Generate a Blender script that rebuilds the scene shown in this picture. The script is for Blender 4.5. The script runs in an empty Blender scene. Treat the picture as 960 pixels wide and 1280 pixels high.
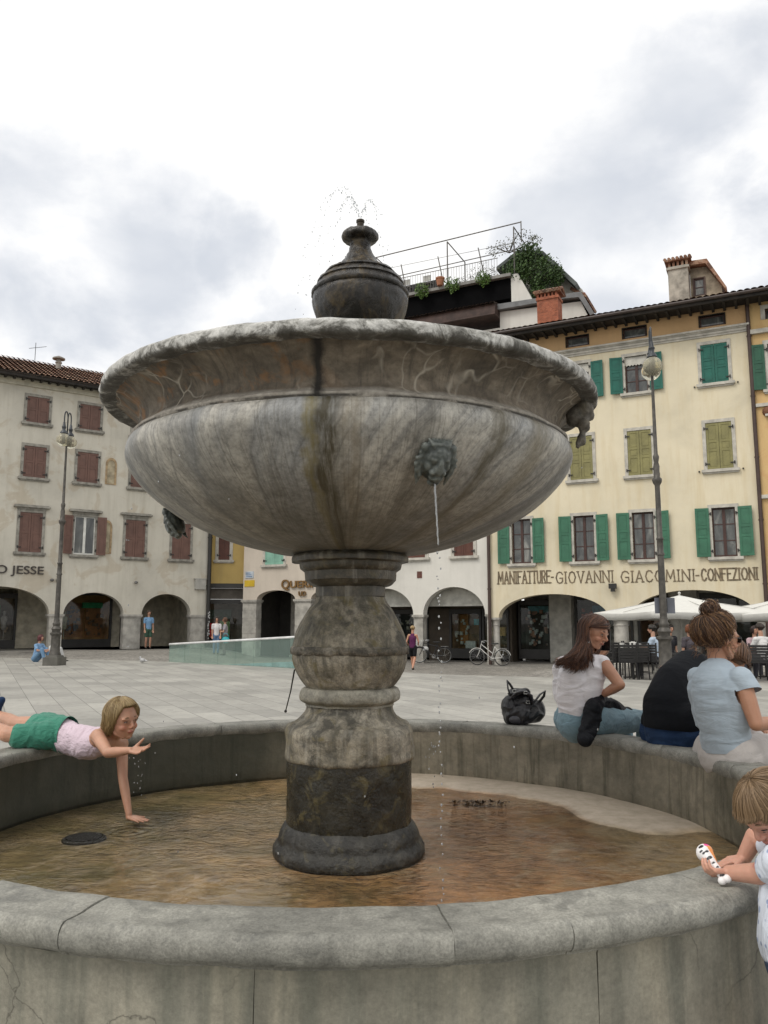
import bpy, bmesh, math, random
from mathutils import Vector, Matrix, noise
from mathutils.geometry import tessellate_polygon
random.seed(7)
SC = bpy.context.scene
COL = SC.collection
PI = math.pi

# ------------------------------------------------------------------ camera, sky, sun, exposure
CAM_H = 1.35
PITCH = math.radians(7.9)
cam_d = bpy.data.cameras.new('camera')
cam_d.sensor_fit = 'VERTICAL'
cam_d.angle = 2 * math.atan(0.640)
cam_d.clip_start = 0.05
cam_d.clip_end = 2000
cam = bpy.data.objects.new('camera', cam_d)
cam.location = (0, 0, CAM_H)
cam.rotation_euler = (PI / 2 + PITCH, 0, 0)
COL.objects.link(cam)
SC.camera = cam

SC.view_settings.view_transform = 'Standard'
SC.view_settings.look = 'None'
SC.view_settings.exposure = 0.22
SC.view_settings.gamma = 1.0
SC.view_settings.use_curve_mapping = False
SC.render.engine = 'CYCLES'
SC.cycles.max_bounces = 8
SC.cycles.transparent_max_bounces = 16
SC.cycles.caustics_reflective = False
SC.cycles.caustics_refractive = False

def cam_dir(px, py):
    d = py - 640.0
    return Vector((px - 480.0, 1000 * math.cos(PITCH) + d * math.sin(PITCH),
                   1000 * math.sin(PITCH) - d * math.cos(PITCH)))

def at(px, py, Y):
    """measured point of the photograph at forward distance Y"""
    r = cam_dir(px, py)
    k = Y / r.y
    return Vector((r.x * k, Y, CAM_H + r.z * k))

SUN_AZ = Vector((-0.70, -0.55, 0)).normalized()
SUN_EL = math.radians(52)
sun_vec = Vector((SUN_AZ.x * math.cos(SUN_EL), SUN_AZ.y * math.cos(SUN_EL), math.sin(SUN_EL)))
sd = bpy.data.lights.new('sun', 'SUN')
sd.energy = 1.3
sd.angle = math.radians(24)
sd.color = (1.0, 0.95, 0.87)
sun = bpy.data.objects.new('sun', sd)
sun.rotation_euler = sun_vec.to_track_quat('Z', 'Y').to_euler()
COL.objects.link(sun)

world = bpy.data.worlds.new('World')
SC.world = world
world.use_nodes = True
wn = world.node_tree.nodes
wl = world.node_tree.links
wn.clear()

def W(t, **k):
    n = wn.new(t)
    for a, b in k.items():
        setattr(n, a, b)
    return n

w_out = W('ShaderNodeOutputWorld')
sky = W('ShaderNodeTexSky', sky_type='NISHITA')
sky.sun_disc = False
sky.sun_elevation = SUN_EL
sky.sun_rotation = math.atan2(SUN_AZ.x, SUN_AZ.y)
bg_sky = W('ShaderNodeBackground')
bg_sky.inputs['Strength'].default_value = 0.10
wl.new(sky.outputs[0], bg_sky.inputs['Color'])
bg_cl = W('ShaderNodeBackground')
bg_cl.inputs['Strength'].default_value = 1.0
tc = W('ShaderNodeTexCoord')

def wmath(op, a, b=None, c=None, clamp=False):
    n = W('ShaderNodeMath', operation=op)
    n.use_clamp = clamp
    for i, v in enumerate((a, b, c)):
        if v is None:
            continue
        if isinstance(v, (int, float)):
            n.inputs[i].default_value = v
        else:
            wl.new(v, n.inputs[i])
    return n.outputs[0]

def wnoise(scale, detail, sx=1, sy=1, sz=1, off=0, dist=0.0):
    mp = W('ShaderNodeMapping')
    mp.inputs['Scale'].default_value = (sx, sy, sz)
    mp.inputs['Location'].default_value = (off, off * .7, off * 1.3)
    wl.new(tc.outputs['Generated'], mp.inputs['Vector'])
    n = W('ShaderNodeTexNoise')
    n.inputs['Scale'].default_value = scale
    n.inputs['Detail'].default_value = detail
    n.inputs['Roughness'].default_value = 0.55
    n.inputs['Distortion'].default_value = dist
    wl.new(mp.outputs[0], n.inputs['Vector'])
    return n.outputs['Fac']

def wblob(px, py, inner, outer):
    """soft round mask about a compass direction of the sky, in degrees"""
    d = cam_dir(px, py).normalized()
    vm = W('ShaderNodeVectorMath', operation='DOT_PRODUCT')
    wl.new(tc.outputs['Generated'], vm.inputs[0])
    vm.inputs[1].default_value = d
    ac = wmath('ARCCOSINE', vm.outputs['Value'])
    wob = wmath('MULTIPLY_ADD', n_mid, 0.42, -0.21)
    ac = wmath('ADD', ac, wob)
    mr = W('ShaderNodeMapRange', interpolation_type='SMOOTHSTEP')
    wl.new(ac, mr.inputs[0])
    mr.inputs[1].default_value = math.radians(outer)
    mr.inputs[2].default_value = math.radians(inner)
    return mr.outputs[0]

n_mid = wnoise(5.0, 9.0, 1, 1, 1.4, 2.3, 0.15)
n_big = wnoise(2.6, 5.0, 1, 1, 1.9, 5.1)
dark = wblob(770, 235, 2, 12)
for args in ((850, 160, 1, 8), (690, 300, 1, 7), (930, 250, 1, 7), (190, 345, 1, 9), (110, 390, 1, 8), (270, 330, 0, 6), (20, 270, 0, 7), (330, 420, 0, 6), (1250, 200, 3, 14), (-350, 330, 3, 14), (760, 380, 0, 8)):
    dark = wmath('MAXIMUM', dark, wblob(*args))
texd = W('ShaderNodeMapRange')
wl.new(n_big, texd.inputs[0])
texd.inputs[1].default_value = 0.30
texd.inputs[2].default_value = 0.60
texd.inputs[3].default_value = 0.45
texd.inputs[4].default_value = 1.0
dark = wmath('MULTIPLY', dark, texd.outputs[0], clamp=True)
ramp = W('ShaderNodeValToRGB')
wl.new(dark, ramp.inputs[0])
ramp.color_ramp.elements[0].position = 0.0
ramp.color_ramp.elements[0].color = (1.0, 0.99, 0.965, 1)
ramp.color_ramp.elements[1].position = 1.0
ramp.color_ramp.elements[1].color = (0.57, 0.605, 0.665, 1)
e = ramp.color_ramp.elements.new(0.35)
e.color = (0.83, 0.84, 0.86, 1)
wl.new(ramp.outputs[0], bg_cl.inputs['Color'])
# the cloud deck lets a little of the clear sky through
mixw = W('ShaderNodeMixShader')
mixw.inputs[0].default_value = 0.93
wl.new(bg_sky.outputs[0], mixw.inputs[1])
wl.new(bg_cl.outputs[0], mixw.inputs[2])
wl.new(mixw.outputs[0], w_out.inputs['Surface'])

# ------------------------------------------------------------------ material helpers
class NT:
    def __init__(s, name):
        s.m = bpy.data.materials.new(name)
        s.m.use_nodes = True
        s.t = s.m.node_tree
        s.t.nodes.clear()
        s.out = s.n('ShaderNodeOutputMaterial')
        s.b = s.n('ShaderNodeBsdfPrincipled')
        s.l(s.b.outputs[0], s.out.inputs['Surface'])
        s.tc = s.n('ShaderNodeTexCoord')
    def n(s, t, **k):
        n = s.t.nodes.new(t)
        for a, b in k.items():
            setattr(n, a, b)
        return n
    def l(s, a, b):
        s.t.links.new(a, b)
    def set(s, sock, v):
        if isinstance(v, (int, float)):
            sock.default_value = v
        elif isinstance(v, (tuple, list)):
            sock.default_value = tuple(v) + ((1,) if len(v) == 3 and sock.type == 'RGBA' else ())
        else:
            s.l(v, sock)
    def mapv(s, vec, scale=(1, 1, 1), rot=(0, 0, 0), loc=(0, 0, 0)):
        m = s.n('ShaderNodeMapping')
        s.l(vec, m.inputs[0])
        m.inputs['Scale'].default_value = scale
        m.inputs['Rotation'].default_value = rot
        m.inputs['Location'].default_value = loc
        return m.outputs[0]
    def noise(s, vec, scale=5, detail=4, rough=.55, dist=0.0):
        n = s.n('ShaderNodeTexNoise')
        s.l(vec, n.inputs['Vector'])
        n.inputs['Scale'].default_value = scale
        n.inputs['Detail'].default_value = detail
        n.inputs['Roughness'].default_value = rough
        n.inputs['Distortion'].default_value = dist
        return n.outputs['Fac']
    def ramp(s, f, stops, interp='LINEAR'):
        r = s.n('ShaderNodeValToRGB')
        r.color_ramp.interpolation = interp
        s.l(f, r.inputs[0])
        els = r.color_ramp.elements
        while len(els) > 1:
            els.remove(els[-1])
        for i, (p, c) in enumerate(stops):
            if isinstance(c, (int, float)):
                c = (c, c, c)
            e = els[0] if i == 0 else els.new(p)
            e.position = p
            e.color = tuple(c) + (1,)
        return r.outputs[0]
    def mix(s, f, a, b, mode='MIX'):
        m = s.n('ShaderNodeMix', data_type='RGBA', blend_type=mode)
        s.set(m.inputs[0], f)
        s.set(m.inputs[6], a)
        s.set(m.inputs[7], b)
        return m.outputs[2]
    def math(s, op, a, b=0.0, clamp=False):
        m = s.n('ShaderNodeMath', operation=op)
        m.use_clamp = clamp
        s.set(m.inputs[0], a)
        s.set(m.inputs[1], b)
        return m.outputs[0]
    def bump(s, h, strength=.4, dist=.01, prev=None):
        b = s.n('ShaderNodeBump')
        b.inputs['Strength'].default_value = strength
        b.inputs['Distance'].default_value = dist
        s.l(h, b.inputs['Height'])
        if prev is not None:
            s.l(prev, b.inputs['Normal'])
        return b.outputs[0]

MATS = {}
def mat(name, col, rough=.6, var=.12, vs=3.0, bump=.15, bs=60, bd=.004, metal=0.0, spec=.5, col2=None, coat=0, sss=0):
    if name in MATS:
        return MATS[name]
    t = NT(name)
    v = t.tc.outputs['Object']
    n1 = t.noise(v, vs, 6)
    c2 = col2 or tuple(max(0, c * (1 - var * 2.2)) for c in col)
    c1 = tuple(min(1, c * (1 + var)) for c in col)
    t.l(t.ramp(n1, [(.33, c2), (.66, c1)]), t.b.inputs['Base Color'])
    t.b.inputs['Roughness'].default_value = rough
    t.b.inputs['Metallic'].default_value = metal
    t.b.inputs['Specular IOR Level'].default_value = spec
    if coat:
        t.b.inputs['Coat Weight'].default_value = coat
    if sss:
        t.b.inputs['Subsurface Weight'].default_value = sss
        t.b.inputs['Subsurface Radius'].default_value = (.01, .004, .002)
    if bump:
        t.l(t.bump(t.noise(v, bs, 4), bump, bd), t.b.inputs['Normal'])
    MATS[name] = t.m
    return t.m

# ------------------------------------------------------------------ mesh helpers
class MB:
    """collects geometry for ONE object"""
    def __init__(s):
        s.v = []
        s.f = []
        s.mi = []
        s.uv = None
    def add(s, vs, fs, mi=0):
        o = len(s.v)
        s.v += [Vector(v) for v in vs]
        s.f += [tuple(i + o for i in f) for f in fs]
        s.mi += [mi] * len(fs)
    def box(s, c, size, M=None, mi=0, taper=1.0):
        x, y, z = (q / 2 for q in size)
        vs = []
        for sz in (-1, 1):
            k = taper if sz > 0 else 1
            for sx, sy in ((-1, -1), (1, -1), (1, 1), (-1, 1)):
                p = Vector((sx * x * k, sy * y * k, sz * z))
                if M is not None:
                    p = M @ p
                vs.append(p + Vector(c))
        s.add(vs, [(0, 3, 2, 1), (4, 5, 6, 7), (0, 1, 5, 4), (1, 2, 6, 5), (2, 3, 7, 6), (3, 0, 4, 7)], mi)
    def box2(s, a, b, mi=0):
        a, b = Vector(a), Vector(b)
        s.box((a + b) / 2, (abs(b.x - a.x), abs(b.y - a.y), abs(b.z - a.z)), None, mi)
    def tube(s, pts, rad, n=8, mi=0, cap=True, flat=1.0, up=None):
        pts = [Vector(p) for p in pts]
        if isinstance(rad, (int, float)):
            rad = [rad] * len(pts)
        rings = []
        prev = None
        for i, p in enumerate(pts):
            a = pts[max(0, i - 1)]
            b = pts[min(len(pts) - 1, i + 1)]
            d = (b - a)
            if d.length < 1e-9:
                d = Vector((0, 0, 1))
            d.normalize()
            if prev is None:
                u = Vector(up) if up is not None else (Vector((0, 0, 1)) if abs(d.z) < .9 else Vector((1, 0, 0)))
            else:
                u = prev
            u = (u - d * u.dot(d))
            if u.length < 1e-6:
                u = d.orthogonal()
            u.normalize()
            prev = u
            w = d.cross(u)
            rings.append([p + (u * math.cos(2 * PI * k / n) * flat + w * math.sin(2 * PI * k / n)) * rad[i] for k in range(n)])
        vs = [v for r in rings for v in r]
        fs = []
        for i in range(len(pts) - 1):
            for k in range(n):
                fs.append((i * n + k, i * n + (k + 1) % n, (i + 1) * n + (k + 1) % n, (i + 1) * n + k))
        if cap:
            fs.append(tuple(range(n - 1, -1, -1)))
            fs.append(tuple((len(pts) - 1) * n + k for k in range(n)))
        s.add(vs, fs, mi)
    def lathe(s, prof, n=48, c=(0, 0, 0), mi=0, cap=True):
        cx, cy, cz = c
        vs = []
        for r, z in prof:
            for k in range(n):
                a = 2 * PI * k / n
                vs.append((cx + r * math.sin(a), cy - r * math.cos(a), cz + z))
        fs = []
        for i in range(len(prof) - 1):
            for k in range(n):
                fs.append((i * n + k, i * n + (k + 1) % n, (i + 1) * n + (k + 1) % n, (i + 1) * n + k))
        if cap:
            fs.append(tuple(range(n - 1, -1, -1)))
            fs.append(tuple((len(prof) - 1) * n + k for k in range(n)))
        s.add(vs, fs, mi)
    def ell(s, c, r, M=None, nu=14, nv=9, mi=0):
        c = Vector(c)
        vs = [None]
        if isinstance(r, (int, float)):
            r = (r, r, r)
        def P(x, y, z):
            p = Vector((x * r[0], y * r[1], z * r[2]))
            if M is not None:
                p = M @ p
            return p + c
        vs = [P(0, 0, 1)]
        for j in range(1, nv):
            t = PI * j / nv
            for i in range(nu):
                a = 2 * PI * i / nu
                vs.append(P(math.sin(t) * math.cos(a), math.sin(t) * math.sin(a), math.cos(t)))
        vs.append(P(0, 0, -1))
        fs = []
        for i in range(nu):
            fs.append((0, 1 + i, 1 + (i + 1) % nu))
        for j in range(nv - 2):
            for i in range(nu):
                a = 1 + j * nu
                fs.append((a + i, a + nu + i, a + nu + (i + 1) % nu, a + (i + 1) % nu))
        L = len(vs) - 1
        a = 1 + (nv - 2) * nu
        for i in range(nu):
            fs.append((a + i, L, a + (i + 1) % nu))
        s.add(vs, fs, mi)
    def prism(s, poly, h0, h1, F=None, mi=0, holes=()):
        """poly in (x, z) with optional holes, thickness along y from h0 to h1; F maps (x, y, z) to world"""
        F = F or (lambda x, y, z: Vector((x, y, z)))
        loops = [[Vector((p[0], p[1], 0)) for p in poly]] + [[Vector((p[0], p[1], 0)) for p in h] for h in holes]
        tris = tessellate_polygon(loops)
        flat = [p for l in loops for p in l]
        n = len(flat)
        vs = [F(p.x, h0, p.y) for p in flat] + [F(p.x, h1, p.y) for p in flat]
        fs = [tuple(t) for t in tris] + [tuple(i + n for i in reversed(t)) for t in tris]
        o = 0
        for l in loops:
            m = len(l)
            for i in range(m):
                j = (i + 1) % m
                fs.append((o + i, o + j, n + o + j, n + o + i))
            o += m
        s.add(vs, fs, mi)
    def build(s, name, mats, parent=None, smooth=False, fix=True, kind=None, label=None, uvf=None, bevel=0):
        me = bpy.data.meshes.new(name)
        me.from_pydata([tuple(v) for v in s.v], [], s.f)
        if not isinstance(mats, (list, tuple)):
            mats = [mats]
        for m in mats:
            me.materials.append(m)
        if any(s.mi):
            me.polygons.foreach_set('material_index', s.mi)
        if fix or bevel:
            bm = bmesh.new()
            bm.from_mesh(me)
            if fix:
                bmesh.ops.recalc_face_normals(bm, faces=bm.faces)
            if bevel:
                es = [e for e in bm.edges if len(e.link_faces) == 2 and e.calc_face_angle(0) > .6]
                bmesh.ops.bevel(bm, geom=es, offset=bevel, segments=2, affect='EDGES', profile=.6, clamp_overlap=True)
            bm.to_mesh(me)
            bm.free()
        if uvf:
            ul = me.uv_layers.new(name='UVMap')
            for poly in me.polygons:
                us = []
                for li in poly.loop_indices:
                    us.append(uvf(me.vertices[me.loops[li].vertex_index].co))
                if max(u[0] for u in us) - min(u[0] for u in us) > PI:
                    us = [(u[0] + 2 * PI if u[0] < 0 else u[0], u[1]) for u in us]
                for li, u in zip(poly.loop_indices, us):
                    ul.data[li].uv = u
        if smooth:
            me.polygons.foreach_set('use_smooth', [True] * len(me.polygons))
            if smooth != True:
                try:
                    me.set_sharp_from_angle(angle=smooth)
                except Exception:
                    pass
        me.update()
        o = bpy.data.objects.new(name, me)
        COL.objects.link(o)
        if parent is not None:
            o.parent = parent
        if kind:
            o['kind'] = kind
        if label:
            o['label'] = label
        return o

def thing(name, label, cat, loc=(0, 0, 0), group=None):
    """the Empty stays at world origin orientation; children are modelled in world space and offset back"""
    o = bpy.data.objects.new(name, None)
    o.empty_display_size = .2
    COL.objects.link(o)
    o.location = loc
    o['label'] = label
    o['category'] = cat
    if group:
        o['group'] = group
    return o

def settle(root, base):
    """move an assembled thing's Empty to its base while the parts stay where they are"""
    base = Vector(base)
    root.location = base
    for ch in root.children:
        ch.location = Vector(ch.location) - base
    return root

def tag(o, label, cat, group=None, kind=None):
    o['label'] = label
    o['category'] = cat
    if group:
        o['group'] = group
    if kind:
        o['kind'] = kind
    return o

def dup(root, loc, rotz=None, label=None):
    r = root.copy()
    COL.objects.link(r)
    r.location = loc
    if rotz is not None:
        r.rotation_euler = (0, 0, rotz)
    if label:
        r['label'] = label
    for ch in list(root.children):
        c = ch.copy()
        COL.objects.link(c)
        c.parent = r
        for g in ch.children:
            d = g.copy()
            COL.objects.link(d)
            d.parent = c
    return r

TMP = bpy.data.scenes.new('scratch')

def remesh(mb, voxel, smooth=3, fac=.5):
    me = bpy.data.meshes.new('tmp')
    me.from_pydata([tuple(v) for v in mb.v], [], mb.f)
    bm = bmesh.new()
    bm.from_mesh(me)
    bmesh.ops.recalc_face_normals(bm, faces=bm.faces)
    bm.to_mesh(me)
    bm.free()
    o = bpy.data.objects.new('tmp', me)
    TMP.collection.objects.link(o)
    m = o.modifiers.new('r', 'REMESH')
    m.mode = 'VOXEL'
    m.voxel_size = voxel
    if smooth:
        k = o.modifiers.new('s', 'SMOOTH')
        k.factor = fac
        k.iterations = smooth
    vl = TMP.view_layers[0]
    vl.update()
    dg = vl.depsgraph
    res = bpy.data.meshes.new_from_object(o.evaluated_get(dg), depsgraph=dg)
    TMP.collection.objects.unlink(o)
    bpy.data.objects.remove(o)
    bpy.data.meshes.remove(me)
    res.polygons.foreach_set('use_smooth', [True] * len(res.polygons))
    return res

def blobject(name, mb, voxel, material, parent=None, smooth=3, disp=None, colour=None, label=None, cut=None):
    me = remesh(mb, voxel, smooth)
    if disp:
        nn_ = [v.normal.copy() for v in me.vertices]
        cc_ = [v.co.copy() for v in me.vertices]
        flat_ = []
        for c_, n_ in zip(cc_, nn_):
            flat_ += list(disp(c_, n_))
        me.vertices.foreach_set('co', flat_)
    if cut:
        bm = bmesh.new()
        bm.from_mesh(me)
        for cc in cut:
            co, no = cc[0], cc[1]
            rad = cc[2] if len(cc) > 2 else 1e9
            fs_ = [f for f in bm.faces if (f.calc_center_median() - co).length < rad]
            es_ = list({e for f in fs_ for e in f.edges})
            vs_ = list({v for f in fs_ for v in f.verts})
            bmesh.ops.bisect_plane(bm, geom=vs_ + es_ + fs_, plane_co=co, plane_no=no, clear_outer=True)
        bm.to_mesh(me)
        bm.free()
    if colour:
        ca = me.color_attributes.new('Col', 'FLOAT_COLOR', 'POINT')
        for i, v in enumerate(me.vertices):
            ca.data[i].color = tuple(colour(v.co)) + (1,)
    me.materials.clear()
    me.materials.append(material)
    me.polygons.foreach_set('use_smooth', [True] * len(me.polygons))
    me.name = name
    o = bpy.data.objects.new(name, me)
    COL.objects.link(o)
    if parent is not None:
        o.parent = parent
    if label:
        o['label'] = label
    return o

def sm(a, b, x):
    t = max(0.0, min(1.0, (x - a) / (b - a)))
    return t * t * (3 - 2 * t)

# ------------------------------------------------------------------ ground
EDGE = [(-60, 55), (-30, 38), (-15.1, 32), (-8.7, 29.3), (-2.9, 26), (1.5, 21.6), (6.1, 19.6), (9, 18.3), (20, 13), (60, -5)]

def m_paving():
    t = NT('pale_stone_paving')
    v = t.tc.outputs['Object']
    ang = math.atan2(-.895, .447)
    mv = t.mapv(v, rot=(0, 0, -ang))
    br = t.n('ShaderNodeTexBrick')
    t.l(mv, br.inputs['Vector'])
    br.inputs['Scale'].default_value = 1.0
    br.inputs['Brick Width'].default_value = 0.95
    br.inputs['Row Height'].default_value = 0.42
    br.inputs['Mortar Size'].default_value = 0.007
    br.inputs['Mortar Smooth'].default_value = 0.3
    br.inputs['Color1'].default_value = (.40, .388, .352, 1)
    br.inputs['Color2'].default_value = (.295, .287, .262, 1)
    br.inputs['Mortar'].default_value = (.17, .165, .15, 1)
    br.offset = .43
    n1 = t.noise(v, .45, 8, .65)
    n2 = t.noise(v, 9, 6)
    c = t.mix(1, br.outputs['Color'], t.ramp(n1, [(.3, .74), (.7, 1.10)]), 'MULTIPLY')
    c = t.mix(t.ramp(t.noise(t.mapv(v, loc=(9, 4, 0)), 2.2, 8, .7, .5), [(.56, 0), (.70, .45)]), c, (.21, .20, .175))
    c = t.mix(t.ramp(t.noise(t.mapv(v, loc=(2, 7, 0)), 30, 2, .5), [(.70, 0), (.73, .6)]), c, (.12, .115, .10))
    c = t.mix(1, c, t.ramp(n2, [(.3, .86), (.7, 1.05)]), 'MULTIPLY')
    t.l(c, t.b.inputs['Base Color'])
    t.b.inputs['Roughness'].default_value = .75
    b1 = t.bump(br.outputs['Fac'], -.3, .004)
    t.l(t.bump(n2, .2, .004, b1), t.b.inputs['Normal'])
    return t.m

def m_cobbles(base=(.26, .245, .22)):
    t = NT('cobbled_street')
    v = t.tc.outputs['Object']
    vo = t.n('ShaderNodeTexVoronoi')
    t.l(v, vo.inputs['Vector'])
    vo.inputs['Scale'].default_value = 6.5
    ve = t.n('ShaderNodeTexVoronoi', feature='DISTANCE_TO_EDGE')
    t.l(v, ve.inputs['Vector'])
    ve.inputs['Scale'].default_value = 6.5
    n1 = t.noise(v, .5, 5)
    c = t.mix(t.ramp(ve.outputs[0], [(0, 0), (.09, 1)]), tuple(b * .45 for b in base), t.mix(t.ramp(vo.outputs['Color'], [(0, 0), (1, 1)]), tuple(b * .72 for b in base), tuple(b * 1.2 for b in base)))
    c = t.mix(1, c, t.ramp(n1, [(.3, .8), (.7, 1.15)]), 'MULTIPLY')
    t.l(c, t.b.inputs['Base Color'])
    t.b.inputs['Roughness'].default_value = .8
    t.l(t.bump(ve.outputs[0], .5, .02), t.b.inputs['Normal'])
    return t.m

def edge_y(x):
    for a, b in zip(EDGE, EDGE[1:]):
        if a[0] <= x <= b[0]:
            return a[1] + (b[1] - a[1]) * (x - a[0]) / (b[0] - a[0])
    return 30.0

def street_height(x, y, ye):
    """rises to the left arcade; on the right it falls away towards the lower arcade"""
    k = sm(-9.5, -5.0, x)
    left = -.03 + .18 * sm(ye - .6, ye + 5.0, y)
    if x > 3:
        w = sm(3, 5, x)
        right = -.42 * (1 - w) + w * (-.03 - .39 * sm(ye + 4.0, ye + 9.0, y))
    else:
        right = -.42
    return left * (1 - k) + right * k

pl = MB()
poly = EDGE + [(60, -25), (-60, -25)]
pts = [Vector((p[0], p[1], 0)) for p in poly]
tris = tessellate_polygon([pts])
n = len(pts)
pl.add([(p.x, p.y, 0) for p in pts] + [(p.x, p.y, -.6) for p in pts], [tuple(t) for t in tris] + [(i, (i + 1) % n, n + (i + 1) % n, n + i) for i in range(n)])
pl.build('piazza_pavement', m_paving(), kind='structure')

st = MB()
NX, NY = 120, 60
vs = []
for j in range(NY + 1):
    for i in range(NX + 1):
        x = -60 + 120 * i / NX
        ye = edge_y(x)
        y = ye - 1.5 + (90 - ye) * (j / NY) ** 1.6
        z = street_height(x, y, ye)
        vs.append((x, y, z))
fs = [(j * (NX + 1) + i, j * (NX + 1) + i + 1, (j + 1) * (NX + 1) + i + 1, (j + 1) * (NX + 1) + i) for j in range(NY) for i in range(NX)]
st.add(vs, fs)
st.build('street', m_cobbles(), kind='structure', smooth=True)
far = MB()
far.add([(-900, -900, -.72), (900, -900, -.72), (900, 900, -.72), (-900, 900, -.72)], [(0, 1, 2, 3)])
far.build('ground', mat('earth', (.2, .19, .17), .9), kind='structure')

# ------------------------------------------------------------------ fountain
FC = Vector((-0.18, 4.3, 0))

def uvl(r0z):
    return lambda co: (math.atan2(co.x - FC.x, -(co.y - FC.y)), co.z)

def m_stone(name, cols, streak=0.0, lichen=.3, dark=.3, rough=.72, wet=None, bumpk=.5, scale=1.0):
    """weathered stone in object space: three tone noise, pits, dark crust, optional vertical run-off streaks and wet band"""
    t = NT(name)
    v = t.tc.outputs['Object']
    n1 = t.noise(v, 2.2 * scale, 7, .6, .4)
    n2 = t.noise(v, 11 * scale, 8, .65)
    n3 = t.noise(v, 70 * scale, 4, .7)
    c = t.ramp(n1, [(.28, cols[0]), (.5, cols[1]), (.72, cols[2])])
    c = t.mix(1, c, t.ramp(n2, [(.32, .50), (.5, 1.0), (.68, 1.30)]), 'MULTIPLY')
    c = t.mix(.7, c, t.ramp(n3, [(.34, .6), (.5, 1.0), (.66, 1.3)]), 'MULTIPLY')
    if dark:
        nd = t.noise(t.mapv(v, loc=(4, 7, 2)), 4.5 * scale, 8, .7, .6)
        c = t.mix(t.ramp(nd, [(.545 - .14 * dark, 0), (.635, dark * 1.5 if dark < .5 else .88)]), c, (.035, .033, .026))
    if lichen:
        nl = t.noise(t.mapv(v, loc=(1, 3, 9)), 6 * scale, 6, .6, .8)
        c = t.mix(t.ramp(nl, [(.55, 0), (.68, lichen)]), c, (.16, .13, .055))
    if streak:
        ns = t.noise(t.mapv(v, (9, 9, .8)), 1.6, 6, .6, .3)
        c = t.mix(t.ramp(ns, [(.5, 0), (.66, streak)]), c, (.045, .042, .03))
        ns2 = t.noise(t.mapv(v, (14, 14, .7), loc=(3, 1, 0)), 1.4, 6, .6, .3)
        c = t.mix(t.ramp(ns2, [(.55, 0), (.7, streak * .6)]), c, (.36, .34, .29))
    rr = t.ramp(n2, [(.3, rough - .12), (.7, min(1, rough + .1))])
    t.l(c, t.b.inputs['Base Color'])
    t.l(rr, t.b.inputs['Roughness'])
    b1 = t.bump(n2, bumpk, .012)
    b2 = t.bump(n3, bumpk, .003, b1)
    vo = t.n('ShaderNodeTexVoronoi')
    t.l(v, vo.inputs['Vector'])
    vo.inputs['Scale'].default_value = 45 * scale
    pit = t.ramp(vo.outputs[0], [(.0, 0), (.22, 1)])
    t.l(t.bump(pit, bumpk * .5, .003, b2), t.b.inputs['Normal'])
    return t.m

def displace_mesh(o, amp, scale, amp2=0, scale2=30, keep=None):
    me = o.data
    ns = [v.normal.copy() for v in me.vertices]
    for v, nn in zip(me.vertices, ns):
        d = amp * noise.noise(v.co * scale)
        if amp2:
            d += amp2 * noise.noise(v.co * scale2 + Vector((5, 3, 1)))
        v.co += nn * d
    me.update()

def dense(prof, step=.015):
    out = [prof[0]]
    for a, b in zip(prof, prof[1:]):
        L = math.hypot(b[0] - a[0], b[1] - a[1])
        k = max(1, int(L / step))
        for i in range(1, k + 1):
            out.append((a[0] + (b[0] - a[0]) * i / k, a[1] + (b[1] - a[1]) * i / k))
    return out

def spline(pts, n=6):
    """Catmull-Rom through profile points"""
    out = []
    P = [pts[0]] + list(pts) + [pts[-1]]
    for i in range(1, len(P) - 2):
        for k in range(n):
            t = k / n
            a, b, c, d = P[i - 1], P[i], P[i + 1], P[i + 2]
            out.append(tuple(.5 * ((2 * b[j]) + (-a[j] + c[j]) * t + (2 * a[j] - 5 * b[j] + 4 * c[j] - d[j]) * t * t + (-a[j] + 3 * b[j] - 3 * c[j] + d[j]) * t ** 3) for j in range(2)))
    out.append(tuple(pts[-1]))
    return out

fountain = thing('fountain', 'large round stone fountain with a wide bowl on a baluster pedestal in a low basin', 'fountain', FC)

def fpart(name, mb, m, **k):
    o = mb.build(name, m, fountain, **k)
    o.location = -FC
    return o

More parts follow.
